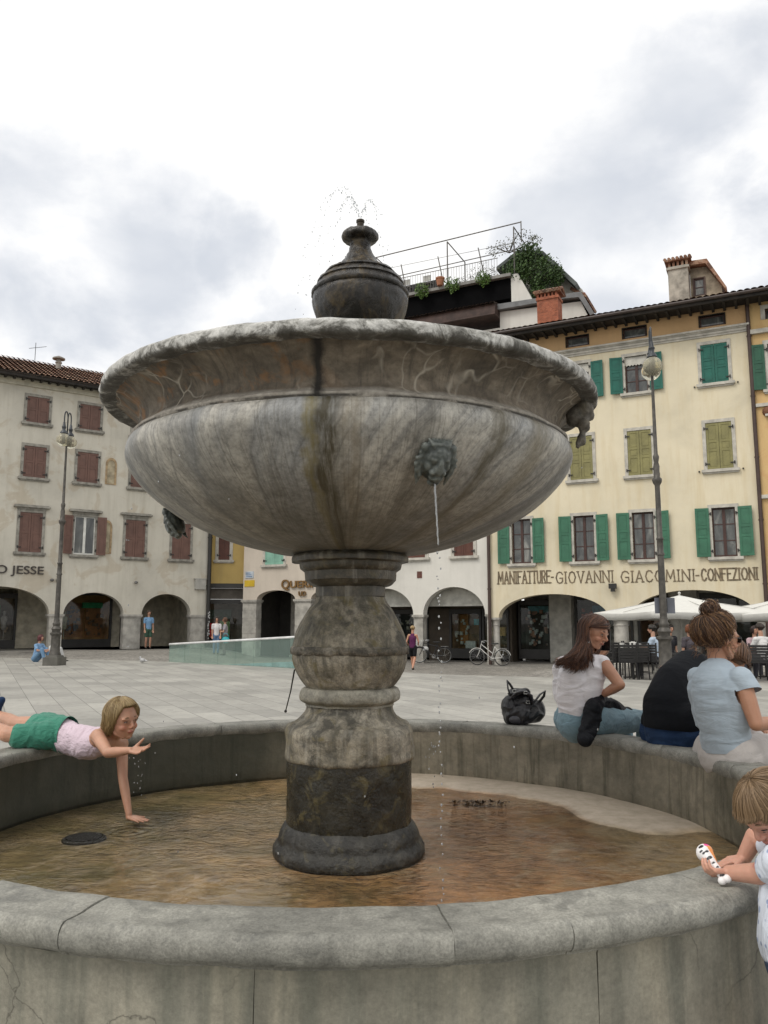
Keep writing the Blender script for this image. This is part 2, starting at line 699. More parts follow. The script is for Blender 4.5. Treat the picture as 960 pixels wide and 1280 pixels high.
# --- bowl -----------------------------------------------------------------
def m_bowl():
    t = NT('bowl_marble')
    uv = t.tc.outputs['UV']
    ob = t.tc.outputs['Object']
    sep = t.n('ShaderNodeSeparateXYZ')
    t.l(uv, sep.inputs[0])
    U, Z = sep.outputs[0], sep.outputs[1]
    # veins lean across the meridians
    lean = t.math('ADD', U, t.math('MULTIPLY', Z, -.55))
    cb = t.n('ShaderNodeCombineXYZ')
    t.l(lean, cb.inputs[0])
    t.l(Z, cb.inputs[1])
    bend = t.noise(t.mapv(uv, (.8, 1.2, 1)), 1.4, 3)
    v2 = t.n('ShaderNodeVectorMath', operation='ADD')
    t.l(cb.outputs[0], v2.inputs[0])
    cb2 = t.n('ShaderNodeCombineXYZ')
    t.l(t.math('MULTIPLY', bend, .30), cb2.inputs[0])
    t.l(cb2.outputs[0], v2.inputs[1])
    vv = v2.outputs[0]
    wide = t.noise(t.mapv(vv, (2.2, .35, 1), loc=(.55, 0, 0)), 1.3, 5, .55, .2)
    fine = t.noise(t.mapv(vv, (20, .55, 1)), 1.5, 9, .66, .08)
    vfine = t.noise(t.mapv(uv, (75, 1.1, 1)), 1.5, 8, .68, .05)
    grain = t.noise(ob, 40, 6, .7)
    blot = t.noise(ob, 5, 8, .65, .4)
    c = t.ramp(wide, [(.32, (.19, .205, .22)), (.43, (.32, .32, .31)), (.54, (.44, .42, .375)), (.70, (.53, .505, .45))])
    c = t.mix(t.ramp(fine, [(.38, .55), (.50, 0)]), c, (.14, .143, .143))
    c = t.mix(t.ramp(fine, [(.60, 0), (.72, .55)]), c, (.52, .49, .44))
    c = t.mix(t.ramp(vfine, [(.50, 0), (.68, .55)]), c, (.13, .12, .10))
    c = t.mix(.9, c, t.ramp(grain, [(.33, .62), (.5, 1), (.67, 1.28)]), 'MULTIPLY')
    c = t.mix(1, c, t.ramp(blot, [(.35, .70), (.6, 1.08)]), 'MULTIPLY')
    # brown run-off stains
    def run(center, width, col, k, zfade=None):
        wob = t.math('MULTIPLY', t.math('SUBTRACT', t.noise(t.mapv(uv, (1.5, 5, 1), loc=(center, 0, 0)), 1.6, 5), .5), .14)
        dd = t.math('ABSOLUTE', t.math('ADD', t.math('SUBTRACT', U, center), wob))
        f = t.ramp(t.math('DIVIDE', dd, width), [(.25, 1), (1.0, 0)])
        f = t.math('MULTIPLY', f, t.ramp(t.noise(t.mapv(uv, (30, 5, 1)), 1.4, 7, .7), [(.33, .35), (.55, 1)]))
        f = t.math('MULTIPLY', f, k)
        return f, col
    for cen, wd, col, k in ((-.055, .075, (.055, .045, .022), .95), (-.115, .035, (.20, .165, .06), .7), (.05, .06, (.20, .16, .10), .5), (.30, .06, (.07, .066, .055), .45),
                            (.62, .05, (.09, .075, .04), .7), (.86, .09, (.15, .12, .06), .55), (-.62, .16, (.12, .13, .14), .4), (-1.0, .1, (.13, .14, .15), .4), (1.2, .1, (.1, .09, .07), .5), (2.2, .2, (.1, .09, .07), .5), (-2.3, .25, (.1, .09, .07), .5)):
        f, cc = run(cen, wd, col, k)
        c = t.mix(f, c, cc)
    # darker towards the bottom of the bowl, with an uneven edge
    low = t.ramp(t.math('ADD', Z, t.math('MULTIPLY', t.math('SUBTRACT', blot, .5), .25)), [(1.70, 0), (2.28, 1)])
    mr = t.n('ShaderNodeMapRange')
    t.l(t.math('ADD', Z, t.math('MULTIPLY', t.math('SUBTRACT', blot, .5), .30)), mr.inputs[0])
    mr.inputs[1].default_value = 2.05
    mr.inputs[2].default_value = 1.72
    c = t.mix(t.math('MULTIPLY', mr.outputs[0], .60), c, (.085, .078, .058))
    t.l(c, t.b.inputs['Base Color'])
    t.b.inputs['Roughness'].default_value = .55
    b1 = t.bump(blot, .25, .02)
    b2 = t.bump(grain, .35, .004, b1)
    t.l(t.bump(vfine, .18, .004, b2), t.b.inputs['Normal'])
    return t.m

def m_lip():
    t = NT('bowl_lip_stone')
    ob = t.tc.outputs['Object']
    sep = t.n('ShaderNodeSeparateXYZ')
    t.l(ob, sep.inputs[0])
    n1 = t.noise(ob, 8.5, 10, .76, .5)
    n2 = t.noise(ob, 34, 7, .72)
    n3 = t.noise(ob, 3.0, 4)
    c = t.ramp(n1, [(.34, (.06, .06, .052)), (.44, (.24, .235, .215)), (.53, (.50, .495, .47)), (.72, (.66, .655, .63))])
    c = t.mix(1, c, t.ramp(n2, [(.3, .55), (.55, 1.05), (.75, 1.2)]), 'MULTIPLY')
    # shade under the roll, painted dark into its lower part
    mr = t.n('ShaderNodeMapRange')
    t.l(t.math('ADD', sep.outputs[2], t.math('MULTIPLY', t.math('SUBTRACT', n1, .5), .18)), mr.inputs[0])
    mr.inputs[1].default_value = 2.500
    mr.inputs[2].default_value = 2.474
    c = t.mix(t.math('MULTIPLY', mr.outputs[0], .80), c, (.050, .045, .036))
    t.l(c, t.b.inputs['Base Color'])
    t.b.inputs['Roughness'].default_value = .8
    b1 = t.bump(n1, .6, .02)
    t.l(t.bump(n2, .6, .006, b1), t.b.inputs['Normal'])
    return t.m

def m_cavetto():
    t = NT('bowl_cavetto_stone')
    ob = t.tc.outputs['Object']
    uv = t.tc.outputs['UV']
    sep = t.n('ShaderNodeSeparateXYZ')
    t.l(uv, sep.inputs[0])
    n1 = t.noise(ob, 4, 8, .68, .6)
    n2 = t.noise(ob, 26, 6, .7)
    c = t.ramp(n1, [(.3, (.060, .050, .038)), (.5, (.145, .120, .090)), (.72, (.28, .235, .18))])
    c = t.mix(1, c, t.ramp(n2, [(.3, .65), (.7, 1.25)]), 'MULTIPLY')
    # pale veins of calcite
    warp = t.n('ShaderNodeVectorMath', operation='ADD')
    nz = t.n('ShaderNodeTexNoise')
    t.l(ob, nz.inputs['Vector'])
    nz.inputs['Scale'].default_value = 4
    sc = t.n('ShaderNodeVectorMath', operation='SCALE')
    t.l(nz.outputs['Color'], sc.inputs[0])
    sc.inputs['Scale'].default_value = .35
    t.l(ob, warp.inputs[0])
    t.l(sc.outputs[0], warp.inputs[1])
    vo = t.n('ShaderNodeTexVoronoi', feature='DISTANCE_TO_EDGE')
    t.l(warp.outputs[0], vo.inputs['Vector'])
    vo.inputs['Scale'].default_value = 6.5
    vein = t.ramp(vo.outputs[0], [(.0, 1), (.05, 0)])
    vm = t.ramp(t.noise(t.mapv(ob, loc=(5, 2, 1)), 2.6, 3), [(.47, 0), (.6, .8)])
    c = t.mix(t.math('MULTIPLY', vein, vm), c, (.46, .42, .35))
    # rusty orange patches on the left half
    ro = t.ramp(t.noise(t.mapv(ob, loc=(8, 1, 4)), 5.5, 6, .6, 1.0), [(.53, 0), (.64, .75)])
    side = t.ramp(sep.outputs[0], [(0.0, 1), (.02, 0)])
    mr = t.n('ShaderNodeMapRange')
    t.l(sep.outputs[0], mr.inputs[0])
    mr.inputs[1].default_value = 0.05
    mr.inputs[2].default_value = -.35
    c = t.mix(t.math('MULTIPLY', ro, mr.outputs[0]), c, (.27, .13, .045))
    st = t.noise(t.mapv(uv, (26, 2.2, 1)), 1.4, 6, .65)
    c = t.mix(t.ramp(st, [(.52, 0), (.68, .55)]), c, (.04, .036, .03))
    # pale worn fillet at the foot of the hollow, and the broken black crack under it
    fz = t.ramp(t.math('ADD', sep.outputs[1], t.math('MULTIPLY', t.math('SUBTRACT', n2, .5), .02)), [(0, 0), (1, 1)])
    zz_ = t.n('ShaderNodeMapRange')
    t.l(t.math('ADD', sep.outputs[1], t.math('MULTIPLY', t.math('SUBTRACT', n1, .5), .03)), zz_.inputs[0])
    zz_.inputs[1].default_value = 2.312
    zz_.inputs[2].default_value = 2.296
    c = t.mix(t.math('MULTIPLY', zz_.outputs[0], .75), c, t.ramp(n2, [(.3, (.22, .20, .17)), (.7, (.46, .43, .38))]))
    dk = t.math('ABSOLUTE', t.math('SUBTRACT', t.math('ADD', sep.outputs[1], t.math('MULTIPLY', t.math('SUBTRACT', n1, .5), .016)), 2.267))
    c = t.mix(t.math('MULTIPLY', t.ramp(dk, [(.002, 1), (.007, 0)]), t.ramp(n1, [(.42, 0), (.5, .95)])), c, (.012, .01, .008))
    # the open joint with its black run
    dd = t.math('ABSOLUTE', t.math('ADD', t.math('ADD', sep.outputs[0], .075), t.math('MULTIPLY', t.math('SUBTRACT', n1, .5), .09)))
    c = t.mix(t.ramp(dd, [(.008, .96), (.032, 0)]), c, (.012, .010, .008))
    t.l(c, t.b.inputs['Base Color'])
    t.b.inputs['Roughness'].default_value = .75
    b1 = t.bump(n1, .5, .02)
    t.l(t.bump(n2, .6, .006, b1), t.b.inputs['Normal'])
    return t.m

def chipped(amp, seed, freq=3.0):
    return lambda a: amp * noise.noise(Vector((math.cos(a) * freq + seed, math.sin(a) * freq, seed)))

body_prof = spline([(.30, 1.715), (.46, 1.735), (.66, 1.79), (.86, 1.875), (1.02, 1.98), (1.13, 2.09), (1.178, 2.175), (1.175, 2.235), (1.155, 2.262)], 7)
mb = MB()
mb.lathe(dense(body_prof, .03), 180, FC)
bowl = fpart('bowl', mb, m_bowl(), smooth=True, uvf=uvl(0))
displace_mesh(bowl, .005, 5)
# fillet and hollow moulding above the body
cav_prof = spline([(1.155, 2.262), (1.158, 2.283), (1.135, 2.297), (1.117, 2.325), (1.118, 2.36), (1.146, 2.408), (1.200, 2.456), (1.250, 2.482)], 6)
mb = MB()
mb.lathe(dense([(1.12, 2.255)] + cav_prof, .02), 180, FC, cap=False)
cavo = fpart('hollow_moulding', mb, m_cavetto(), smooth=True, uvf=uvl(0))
displace_mesh(cavo, .008, 7, .002, 30)
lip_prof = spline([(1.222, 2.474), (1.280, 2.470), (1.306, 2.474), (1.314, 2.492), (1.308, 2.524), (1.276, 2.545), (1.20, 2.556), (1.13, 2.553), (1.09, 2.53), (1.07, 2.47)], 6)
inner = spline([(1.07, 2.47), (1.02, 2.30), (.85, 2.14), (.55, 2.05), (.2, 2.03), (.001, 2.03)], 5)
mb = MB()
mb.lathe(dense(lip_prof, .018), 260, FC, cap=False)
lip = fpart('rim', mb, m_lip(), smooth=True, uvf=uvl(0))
for v in lip.data.vertices:
    a = math.atan2(v.co.x - FC.x, -(v.co.y - FC.y))
    r = Vector((v.co.x - FC.x, v.co.y - FC.y, 0)).normalized()
    # worn edge and bites taken out of the underside on the left
    k = .010 * noise.noise(Vector((a * 4, v.co.z * 8, 1))) + .006 * noise.noise(Vector((a * 17, v.co.z * 20, 3)))
    if v.co.z < 2.49:
        k -= .026 * max(0, noise.noise(Vector((a * 7, 2, 5)))) * (1 - sm(2.46, 2.49, v.co.z))
    v.co += r * k
    v.co.z += .006 * noise.noise(Vector((a * 6, 9, 2))) + (.008 if v.co.z < 2.45 else .003) * noise.noise(Vector((a * 22, 4, 2)))
    # the joint at the front
    if abs(a + .075) < .02:
        v.co -= r * .008 * (1 - abs(a + .075) / .02)
mb = MB()
mb.lathe(dense(inner, .04), 96, FC, cap=False)
fpart('bowl_lining', mb, m_stone('lining_stone', [(.08, .07, .05), (.15, .13, .1), (.22, .2, .16)]), smooth=True)
mb = MB()
mb.lathe([(1.035, 2.35), (.001, 2.352)], 64, FC, cap=False)
WATER_M = None

def m_water(name='fountain_water', ripple=40, amp=.25, tint=(.92, .93, .88), drops=()):
    t = NT(name)
    t.t.nodes.remove(t.b)
    gl = t.n('ShaderNodeBsdfGlossy')
    gl.inputs['Roughness'].default_value = .03
    tr = t.n('ShaderNodeBsdfTransparent')
    tr.inputs['Color'].default_value = tuple(tint) + (1,)
    fr = t.n('ShaderNodeFresnel')
    fr.inputs['IOR'].default_value = 1.33
    v = t.tc.outputs['Object']
    n1 = t.noise(t.mapv(v, (1, 1.7, 1)), ripple, 3, .55, .9)
    n2 = t.noise(v, ripple * .22, 3, .5, .8)
    # rings spreading from where the jets and drips fall, over a nearly still film
    h = t.math('MULTIPLY', n1, t.ramp(t.noise(v, 1.3, 4), [(.38, .10), (.60, 1.0)]))
    for (cx, cy, rr) in drops:
        vm = t.n('ShaderNodeVectorMath', operation='DISTANCE')
        t.l(v, vm.inputs[0])
        vm.inputs[1].default_value = (cx, cy, FLZ)
        dist = t.math('ADD', vm.outputs['Value'], t.math('MULTIPLY', t.noise(v, 7, 3), .06))
        wv = t.math('SINE', t.math('MULTIPLY', dist, 95.0))
        fall = t.ramp(t.math('DIVIDE', dist, rr), [(.05, 1), (1, 0)])
        h = t.math('ADD', h, t.math('MULTIPLY', t.math('MULTIPLY', wv, fall), .22))
    b1 = t.bump(n2, amp * .5, .03)
    b = t.bump(h, amp, .034, b1)
    for x in (gl, fr):
        t.l(b, x.inputs['Normal'])
    mx = t.n('ShaderNodeMixShader')
    t.l(fr.outputs[0], mx.inputs[0])
    t.l(tr.outputs[0], mx.inputs[1])
    t.l(gl.outputs[0], mx.inputs[2])
    t.l(mx.outputs[0], t.out.inputs['Surface'])
    return t.m
WATER_M = m_water()
w = mb.build('water', WATER_M, kind='structure')

# broken, carved lump hanging from the rim on the right
mb = MB()
for (px, py, Y, r) in ((739, 498, 4.02, .050), (735, 515, 4.00, .052), (730, 532, 3.98, .048), (727, 547, 3.97, .036), (722, 556, 3.96, .025), (716, 520, 4.02, .06), (700, 508, 4.05, .05), (728, 505, 3.99, .05)):
    mb.ell(at(px, py, Y), (r * .62, r * .9, r))
o = blobject('broken_edge', mb, .012, m_stone('crust_stone', [(.06, .055, .045), (.12, .11, .09), (.2, .18, .15)], lichen=.2, dark=.5), fountain, 3,
             disp=lambda c, nn: c + nn * (.012 * noise.noise(c * 18) + .006 * noise.noise(c * 50)))
o.location = -FC

# --- lion masks -------------------------------------------------------------
def lion(a, z, r, size=.125):
    """bearded lion head modelled facing outwards, ears, brows, muzzle and mane locks"""
    rad = Vector((math.sin(a), -math.cos(a), 0))
    side = Vector((math.cos(a), math.sin(a), 0))
    nrm = (rad * .86 - Vector((0, 0, .50))).normalized()
    up = (Vector((0, 0, 1)) - nrm * nrm.z).normalized()
    M = Matrix((side, nrm, up)).transposed()
    c = FC + rad * r
    c.z = z
    mb = MB()
    s = size
    def E(x, y, zz, rx, ry, rz):
        mb.ell(c + M @ Vector((x * s, y * s, zz * s)), (rx * s, ry * s, rz * s), M)
    E(0, .0, .05, .82, .40, .92)
    E(0, .28, .18, .58, .38, .56)
    E(0, .50, -.22, .26, .30, .34)
    E(0, .60, -.10, .15, .20, .42)
    E(0, .42, -.60, .34, .28, .22)
    E(0, .30, -.86, .30, .22, .18)
    for q in (-1, 1):
        E(q * .24, .52, .20, .20, .14, .09)
        E(q * .62, .16, .58, .20, .18, .24)
        E(q * .22, .52, -.36, .17, .20, .15)
        E(q * .40, .30, -.10, .18, .26, .30)
        for k in range(6):
            t = k / 5
            mb.tube([c + M @ Vector((q * (.34 + .38 * t) * s, (.30 - .1 * t) * s, (.72 - .9 * t) * s)),
                     c + M @ Vector((q * (.62 + .28 * math.sin(t * 3)) * s, .16 * s, (.60 - 1.25 * t) * s)),
                     c + M @ Vector((q * (.62 + .16 * math.sin(t * 3)) * s, .02 * s, (.36 - 1.45 * t) * s))], [.10 * s, .12 * s, .05 * s], 7)
    for k in range(7):
        x = -.36 + .72 * k / 6
        mb.tube([c + M @ Vector((x * .5 * s, .42 * s, .42 * s)), c + M @ Vector((x * s, .34 * s, .78 * s)), c + M @ Vector((x * 1.5 * s, .10 * s, .98 * s))], [.06 * s, .10 * s, .05 * s], 7)
    o = blobject('lion_head', mb, .0055, LION_M, fountain, 1, disp=lambda p, nn: p + nn * .002 * noise.noise(p * 60))
    o.location = -FC
    return c + M @ Vector((0, .50 * s, -.90 * s))

def m_lion():
    t = NT('mossy_bronze_stone')
    v = t.tc.outputs['Object']
    n1 = t.noise(v, 16, 6, .6)
    geo = t.n('ShaderNodeNewGeometry')
    c = t.ramp(n1, [(.3, (.022, .028, .026)), (.55, (.060, .070, .064)), (.75, (.13, .14, .125))])
    c = t.mix(t.ramp(geo.outputs['Pointiness'], [(.50, 0), (.60, .75)]), c, (.30, .32, .29))
    t.l(c, t.b.inputs['Base Color'])
    t.b.inputs['Roughness'].default_value = .38
    t.l(t.bump(t.noise(v, 90, 4), .5, .004), t.b.inputs['Normal'])
    return t.m
LION_M = m_lion()
mouth = lion(math.radians(21.2), 2.025, 1.085, .100)
lion(math.radians(-99), 1.915, 1.0, .092)
lion(math.radians(141), 1.98, 1.05, .092)

# --- pedestal ----------------------------------------------------------------
PED = m_stone('pedestal_stone', [(.12, .105, .070), (.27, .24, .185), (.40, .37, .31)], streak=.7, lichen=.85, dark=.5, bumpk=.8, scale=1.5)
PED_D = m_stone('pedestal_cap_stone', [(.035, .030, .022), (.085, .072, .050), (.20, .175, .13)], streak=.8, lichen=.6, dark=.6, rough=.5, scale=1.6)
PED_W = m_stone('wet_black_stone', [(.007, .007, .006), (.020, .018, .012), (.075, .060, .030)], streak=0, lichen=.5, dark=.6, rough=.26, bumpk=.7, scale=1.6)
PED_B = m_stone('wet_base_stone', [(.006, .006, .005), (.022, .021, .018), (.10, .095, .082)], streak=0, lichen=.4, dark=.6, rough=.42, bumpk=1.0, scale=2.2)
def ped(name, prof, m, n=96, amp=.004, sq=False, step=.012, **k):
    mb = MB()
    mb.lathe(dense(prof, step), n, FC)
    o = fpart(name, mb, m, smooth=math.radians(50), **k)
    if amp > .02:
        displace_mesh(o, .008, 6, .003, 24)
        displace_mesh(o, .003, 45, .002, 90)
    else:
        displace_mesh(o, amp, 9, amp * .5, 30)
    return o
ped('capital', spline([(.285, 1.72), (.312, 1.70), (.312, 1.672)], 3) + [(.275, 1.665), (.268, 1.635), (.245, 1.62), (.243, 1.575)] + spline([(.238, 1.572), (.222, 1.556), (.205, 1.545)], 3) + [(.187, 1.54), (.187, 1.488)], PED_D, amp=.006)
# rough projecting band round the belly of the baluster
mb = MB()
mb.lathe(dense([(.298, 1.186), (.311, 1.190), (.314, 1.208), (.311, 1.228), (.297, 1.232)], .01), 160, FC, cap=False)
o = fpart('baluster_band', mb, m_stone('rough_band_stone', [(.05, .045, .035), (.15, .13, .10), (.36, .33, .27)], streak=.3, lichen=.5, dark=.6, bumpk=1.0, scale=2.5), smooth=True)
displace_mesh(o, .006, 24, .004, 60)
ped('baluster', spline([(.185, 1.488), (.198, 1.455), (.225, 1.42), (.262, 1.355), (.290, 1.29), (.303, 1.235)], 4) + [(.301, 1.21)] + spline([(.303, 1.19), (.300, 1.15), (.283, 1.10), (.252, 1.045), (.226, 1.016)], 4), PED)
ped('collar', spline([(.226, 1.018), (.252, 1.012), (.265, .985), (.262, .955), (.24, .94)], 4) + [(.232, .935), (.232, .925)], m_stone('collar_stone', [(.16, .15, .12), (.27, .255, .21), (.38, .36, .31)], lichen=.4, dark=.2))
ped('plinth_block', spline([(.226, .926), (.232, .90), (.252, .868), (.285, .842), (.315, .828), (.326, .812)], 4) + [(.332, .80), (.334, .675), (.330, .66), (.318, .652)], PED, amp=.009)
ped('drum', [(.322, .662), (.322, .34)], PED_W, amp=.004)
ped('base_moulding', spline([(.323, .345), (.340, .325), (.356, .29), (.362, .262), (.374, .245), (.386, .222), (.386, .19)], 4), PED_B, amp=.0201, n=220, step=.008)

# --- urn on top ---------------------------------------------------------------
def m_urn():
    t = NT('urn_wet_stone')
    v = t.tc.outputs['Object']
    n1 = t.noise(t.mapv(v, (1, 1, .5)), 11, 9, .76, .6)
    n2 = t.noise(v, 50, 5, .7)
    c = t.ramp(n1, [(.38, (.004, .0035, .003)), (.53, (.016, .012, .008)), (.64, (.075, .052, .022)), (.78, (.20, .17, .12))])
    c = t.mix(1, c, t.ramp(n2, [(.3, .6), (.7, 1.3)]), 'MULTIPLY')
    t.l(c, t.b.inputs['Base Color'])
    t.l(t.ramp(n1, [(.35, .16), (.7, .45)]), t.b.inputs['Roughness'])
    b1 = t.bump(n1, .5, .02)
    t.l(t.bump(n2, .6, .005, b1), t.b.inputs['Normal'])
    return t.m
UX = FC + Vector((.045, 0, 0))
mb = MB()
prof = spline([(.10, 2.55), (.09, 2.75), (.14, 2.90), (.21, 2.985), (.252, 3.06), (.270, 3.13), (.266, 3.165)], 5) + [(.274, 3.170), (.274, 3.186), (.258, 3.192), (.248, 3.215), (.240, 3.230), (.246, 3.236), (.240, 3.252), (.220, 3.258), (.200, 3.282), (.206, 3.288), (.198, 3.300), (.172, 3.304)] + \
    spline([(.155, 3.312), (.125, 3.345), (.092, 3.39), (.068, 3.435), (.058, 3.475), (.064, 3.493), (.094, 3.505), (.105, 3.525), (.096, 3.548), (.06, 3.562), (.02, 3.566)], 4)
mb.lathe(dense(prof, .012), 140, UX)
o = fpart('urn', mb, m_urn(), smooth=math.radians(60))
displace_mesh(o, .007, 9, .004, 45)
mb = MB()
mb.lathe([(.026, 3.56), (.028, 3.585), (.02, 3.59), (.02, 3.612), (.024, 3.616), (.024, 3.628), (.008, 3.63)], 20, UX)
fpart('nozzle', mb, mat('dark_bronze', (.05, .04, .03), .4, metal=.7), smooth=math.radians(40))

# --- basin --------------------------------------------------------------------
RI, RO = 2.03, 2.255
RIMZ, FLZ = .60, .20
def m_basin_out():
    t = NT('basin_outer_stone')
    v = t.tc.outputs['Object']
    n1 = t.noise(v, 1.4, 7, .62, .5)
    n2 = t.noise(v, 9, 8, .68)
    n3 = t.noise(v, 80, 4, .7)
    c = t.ramp(n1, [(.28, (.17, .162, .125)), (.5, (.255, .242, .195)), (.72, (.34, .315, .25))])
    ns = t.noise(t.mapv(v, (7, 7, .5)), 1.5, 7, .6, .3)
    c = t.mix(t.ramp(ns, [(.46, 0), (.64, .65)]), c, (.12, .125, .10))
    ns2 = t.noise(t.mapv(v, (6, 6, .6), loc=(2, 5, 0)), 1.3, 6, .6, .3)
    c = t.mix(t.ramp(ns2, [(.52, 0), (.7, .6)]), c, (.42, .38, .29))
    c = t.mix(1, c, t.ramp(n2, [(.28, .72), (.6, 1.05), (.75, 1.15)]), 'MULTIPLY')
    c = t.mix(.6, c, t.ramp(n3, [(.3, .7), (.7, 1.2)]), 'MULTIPLY')
    vo = t.n('ShaderNodeTexVoronoi', feature='DISTANCE_TO_EDGE')
    nz = t.n('ShaderNodeTexNoise')
    t.l(v, nz.inputs['Vector'])
    nz.inputs['Scale'].default_value = 5
    nz.inputs['Detail'].default_value = 6
    sc = t.n('ShaderNodeVectorMath', operation='SCALE')
    t.l(nz.outputs['Color'], sc.inputs[0])
    sc.inputs['Scale'].default_value = .3
    ad = t.n('ShaderNodeVectorMath', operation='ADD')
    t.l(v, ad.inputs[0])
    t.l(sc.outputs[0], ad.inputs[1])
    t.l(ad.outputs[0], vo.inputs['Vector'])
    vo.inputs['Scale'].default_value = 1.7
    crack = t.ramp(vo.outputs[0], [(.0, 1), (.006, 0)])
    cm = t.ramp(t.noise(v, 1.1, 2), [(.5, 0), (.56, .7)])
    c = t.mix(t.math('MULTIPLY', crack, cm), c, (.05, .045, .035))
    t.l(c, t.b.inputs['Base Color'])
    t.b.inputs['Roughness'].default_value = .72
    b1 = t.bump(n2, .35, .01)
    t.l(t.bump(n3, .45, .003, b1), t.b.inputs['Normal'])
    return t.m
def m_rim():
    t = NT('basin_rim_stone')
    v = t.tc.outputs['Object']
    n1 = t.noise(v, 3.0, 8, .66, .6)
    n2 = t.noise(v, 16, 8, .7)
    n3 = t.noise(v, 130, 4, .75)
    c = t.ramp(n1, [(.30, (.15, .148, .130)), (.5, (.25, .245, .215)), (.72, (.35, .34, .30))])
    nw = t.noise(t.mapv(v, loc=(3, 3, 3)), 7, 9, .72, 1.0)
    c = t.mix(t.ramp(nw, [(.52, 0), (.62, .5)]), c, (.10, .10, .09))
    c = t.mix(t.ramp(t.noise(t.mapv(v, loc=(7, 1, 2)), 8, 7, .7, .8), [(.58, 0), (.66, .55)]), c, (.34, .33, .29))
    c = t.mix(1, c, t.ramp(n2, [(.28, .68), (.6, 1.06), (.75, 1.18)]), 'MULTIPLY')
    c = t.mix(.6, c, t.ramp(n3, [(.36, .6), (.5, 1), (.64, 1.35)]), 'MULTIPLY')
    c = t.mix(1, c, t.ramp(t.noise(t.mapv(v, loc=(5, 9, 1)), 1.1, 5), [(.38, .78), (.6, 1.10)]), 'MULTIPLY')
    t.l(c, t.b.inputs['Base Color'])
    t.l(t.ramp(nw, [(.45, .74), (.62, .48)]), t.b.inputs['Roughness'])
    b1 = t.bump(n2, .5, .010)
    t.l(t.bump(n3, .5, .003, b1), t.b.inputs['Normal'])
    return t.m
def m_basin_in():
    t = NT('basin_inner_stone')
    v = t.tc.outputs['Object']
    sep = t.n('ShaderNodeSeparateXYZ')
    t.l(v, sep.inputs[0])
    n1 = t.noise(v, 2.0, 7, .62, .5)
    n2 = t.noise(v, 12, 8, .68)
    c = t.ramp(n1, [(.30, (.11, .10, .072)), (.5, (.225, .20, .148)), (.72, (.33, .29, .22))])
    ns = t.noise(t.mapv(v, (9, 9, .6)), 1.7, 7, .65, .3)
    c = t.mix(t.ramp(ns, [(.50, 0), (.66, .75)]), c, (.050, .047, .028))
    c = t.mix(1, c, t.ramp(n2, [(.28, .65), (.6, 1.06), (.75, 1.18)]), 'MULTIPLY')
    # darker, black-green towards the left side
    mr = t.n('ShaderNodeMapRange')
    t.l(t.math('ADD', sep.outputs[0], t.math('MULTIPLY', t.math('SUBTRACT', n1, .5), .8)), mr.inputs[0])
    mr.inputs[1].default_value = .35
    mr.inputs[2].default_value = -.9
    c = t.mix(t.math('MULTIPLY', mr.outputs[0], .84), c, (.026, .029, .018))
    t.l(c, t.b.inputs['Base Color'])
    t.b.inputs['Roughness'].default_value = .6
    t.l(t.bump(n2, .5, .012), t.b.inputs['Normal'])
    return t.m
M_OUT, M_RIM, M_IN = m_basin_out(), m_rim(), m_basin_in()
def arc_block(name, prof, a0, a1, m, gap, amp, seg=None, parent=None, label=None):
    """closed block of masonry swept along an arc; prof is a closed loop of (r, z)"""
    n = seg or max(6, int((a1 - a0) / .025))
    vs = []
    for i in range(n + 1):
        a = a0 + gap + (a1 - a0 - 2 * gap) * i / n
        # ends slightly rounded
        e = min(i, n - i) / n
        for r, z in prof:
            vs.append((FC.x + r * math.sin(a), FC.y - r * math.cos(a), z))
    k = len(prof)
    fs = []
    for i in range(n):
        for j in range(k):
            fs.append((i * k + j, i * k + (j + 1) % k, (i + 1) * k + (j + 1) % k, (i + 1) * k + j))
    fs.append(tuple(range(k)))
    fs.append(tuple(n * k + j for j in reversed(range(k))))
    mb = MB()
    mb.add(vs, fs)
    o = mb.build(name, m, fountain, smooth=math.radians(48))
    if amp:
        sd = random.random() * 50
        for v in o.data.vertices:
            p = v.co
            off = Vector((noise.noise(p * 7 + Vector((sd, 0, 0))), noise.noise(p * 7 + Vector((0, sd, 0))), noise.noise(p * 5 + Vector((0, 0, sd)))))
            off2 = Vector((noise.noise(p * 26 + Vector((sd, 0, 0))), noise.noise(p * 26 + Vector((0, sd, 0))), noise.noise(p * 22)))
            v.co = p + off * amp + off2 * amp * .35
    o.location = -FC
    return o
nose = [(RO - .030 + .030 * math.sin(t), RIMZ - .030 - .008 + .038 * math.cos(t)) for t in [PI * k / 10 for k in range(0, 11)]]
rim_prof = [(RI, RIMZ - .062), (RI - .004, RIMZ - .03), (RI + .004, RIMZ - .008), (RI + .016, RIMZ)] + [(RI + .016 + (RO - .035 - RI - .016) * k / 6, RIMZ + .002 * math.sin(k)) for k in range(1, 7)] + nose + [(RO - .038, RIMZ - .080), (RO - .045, RIMZ - .090), (RI + .02, RIMZ - .090)]
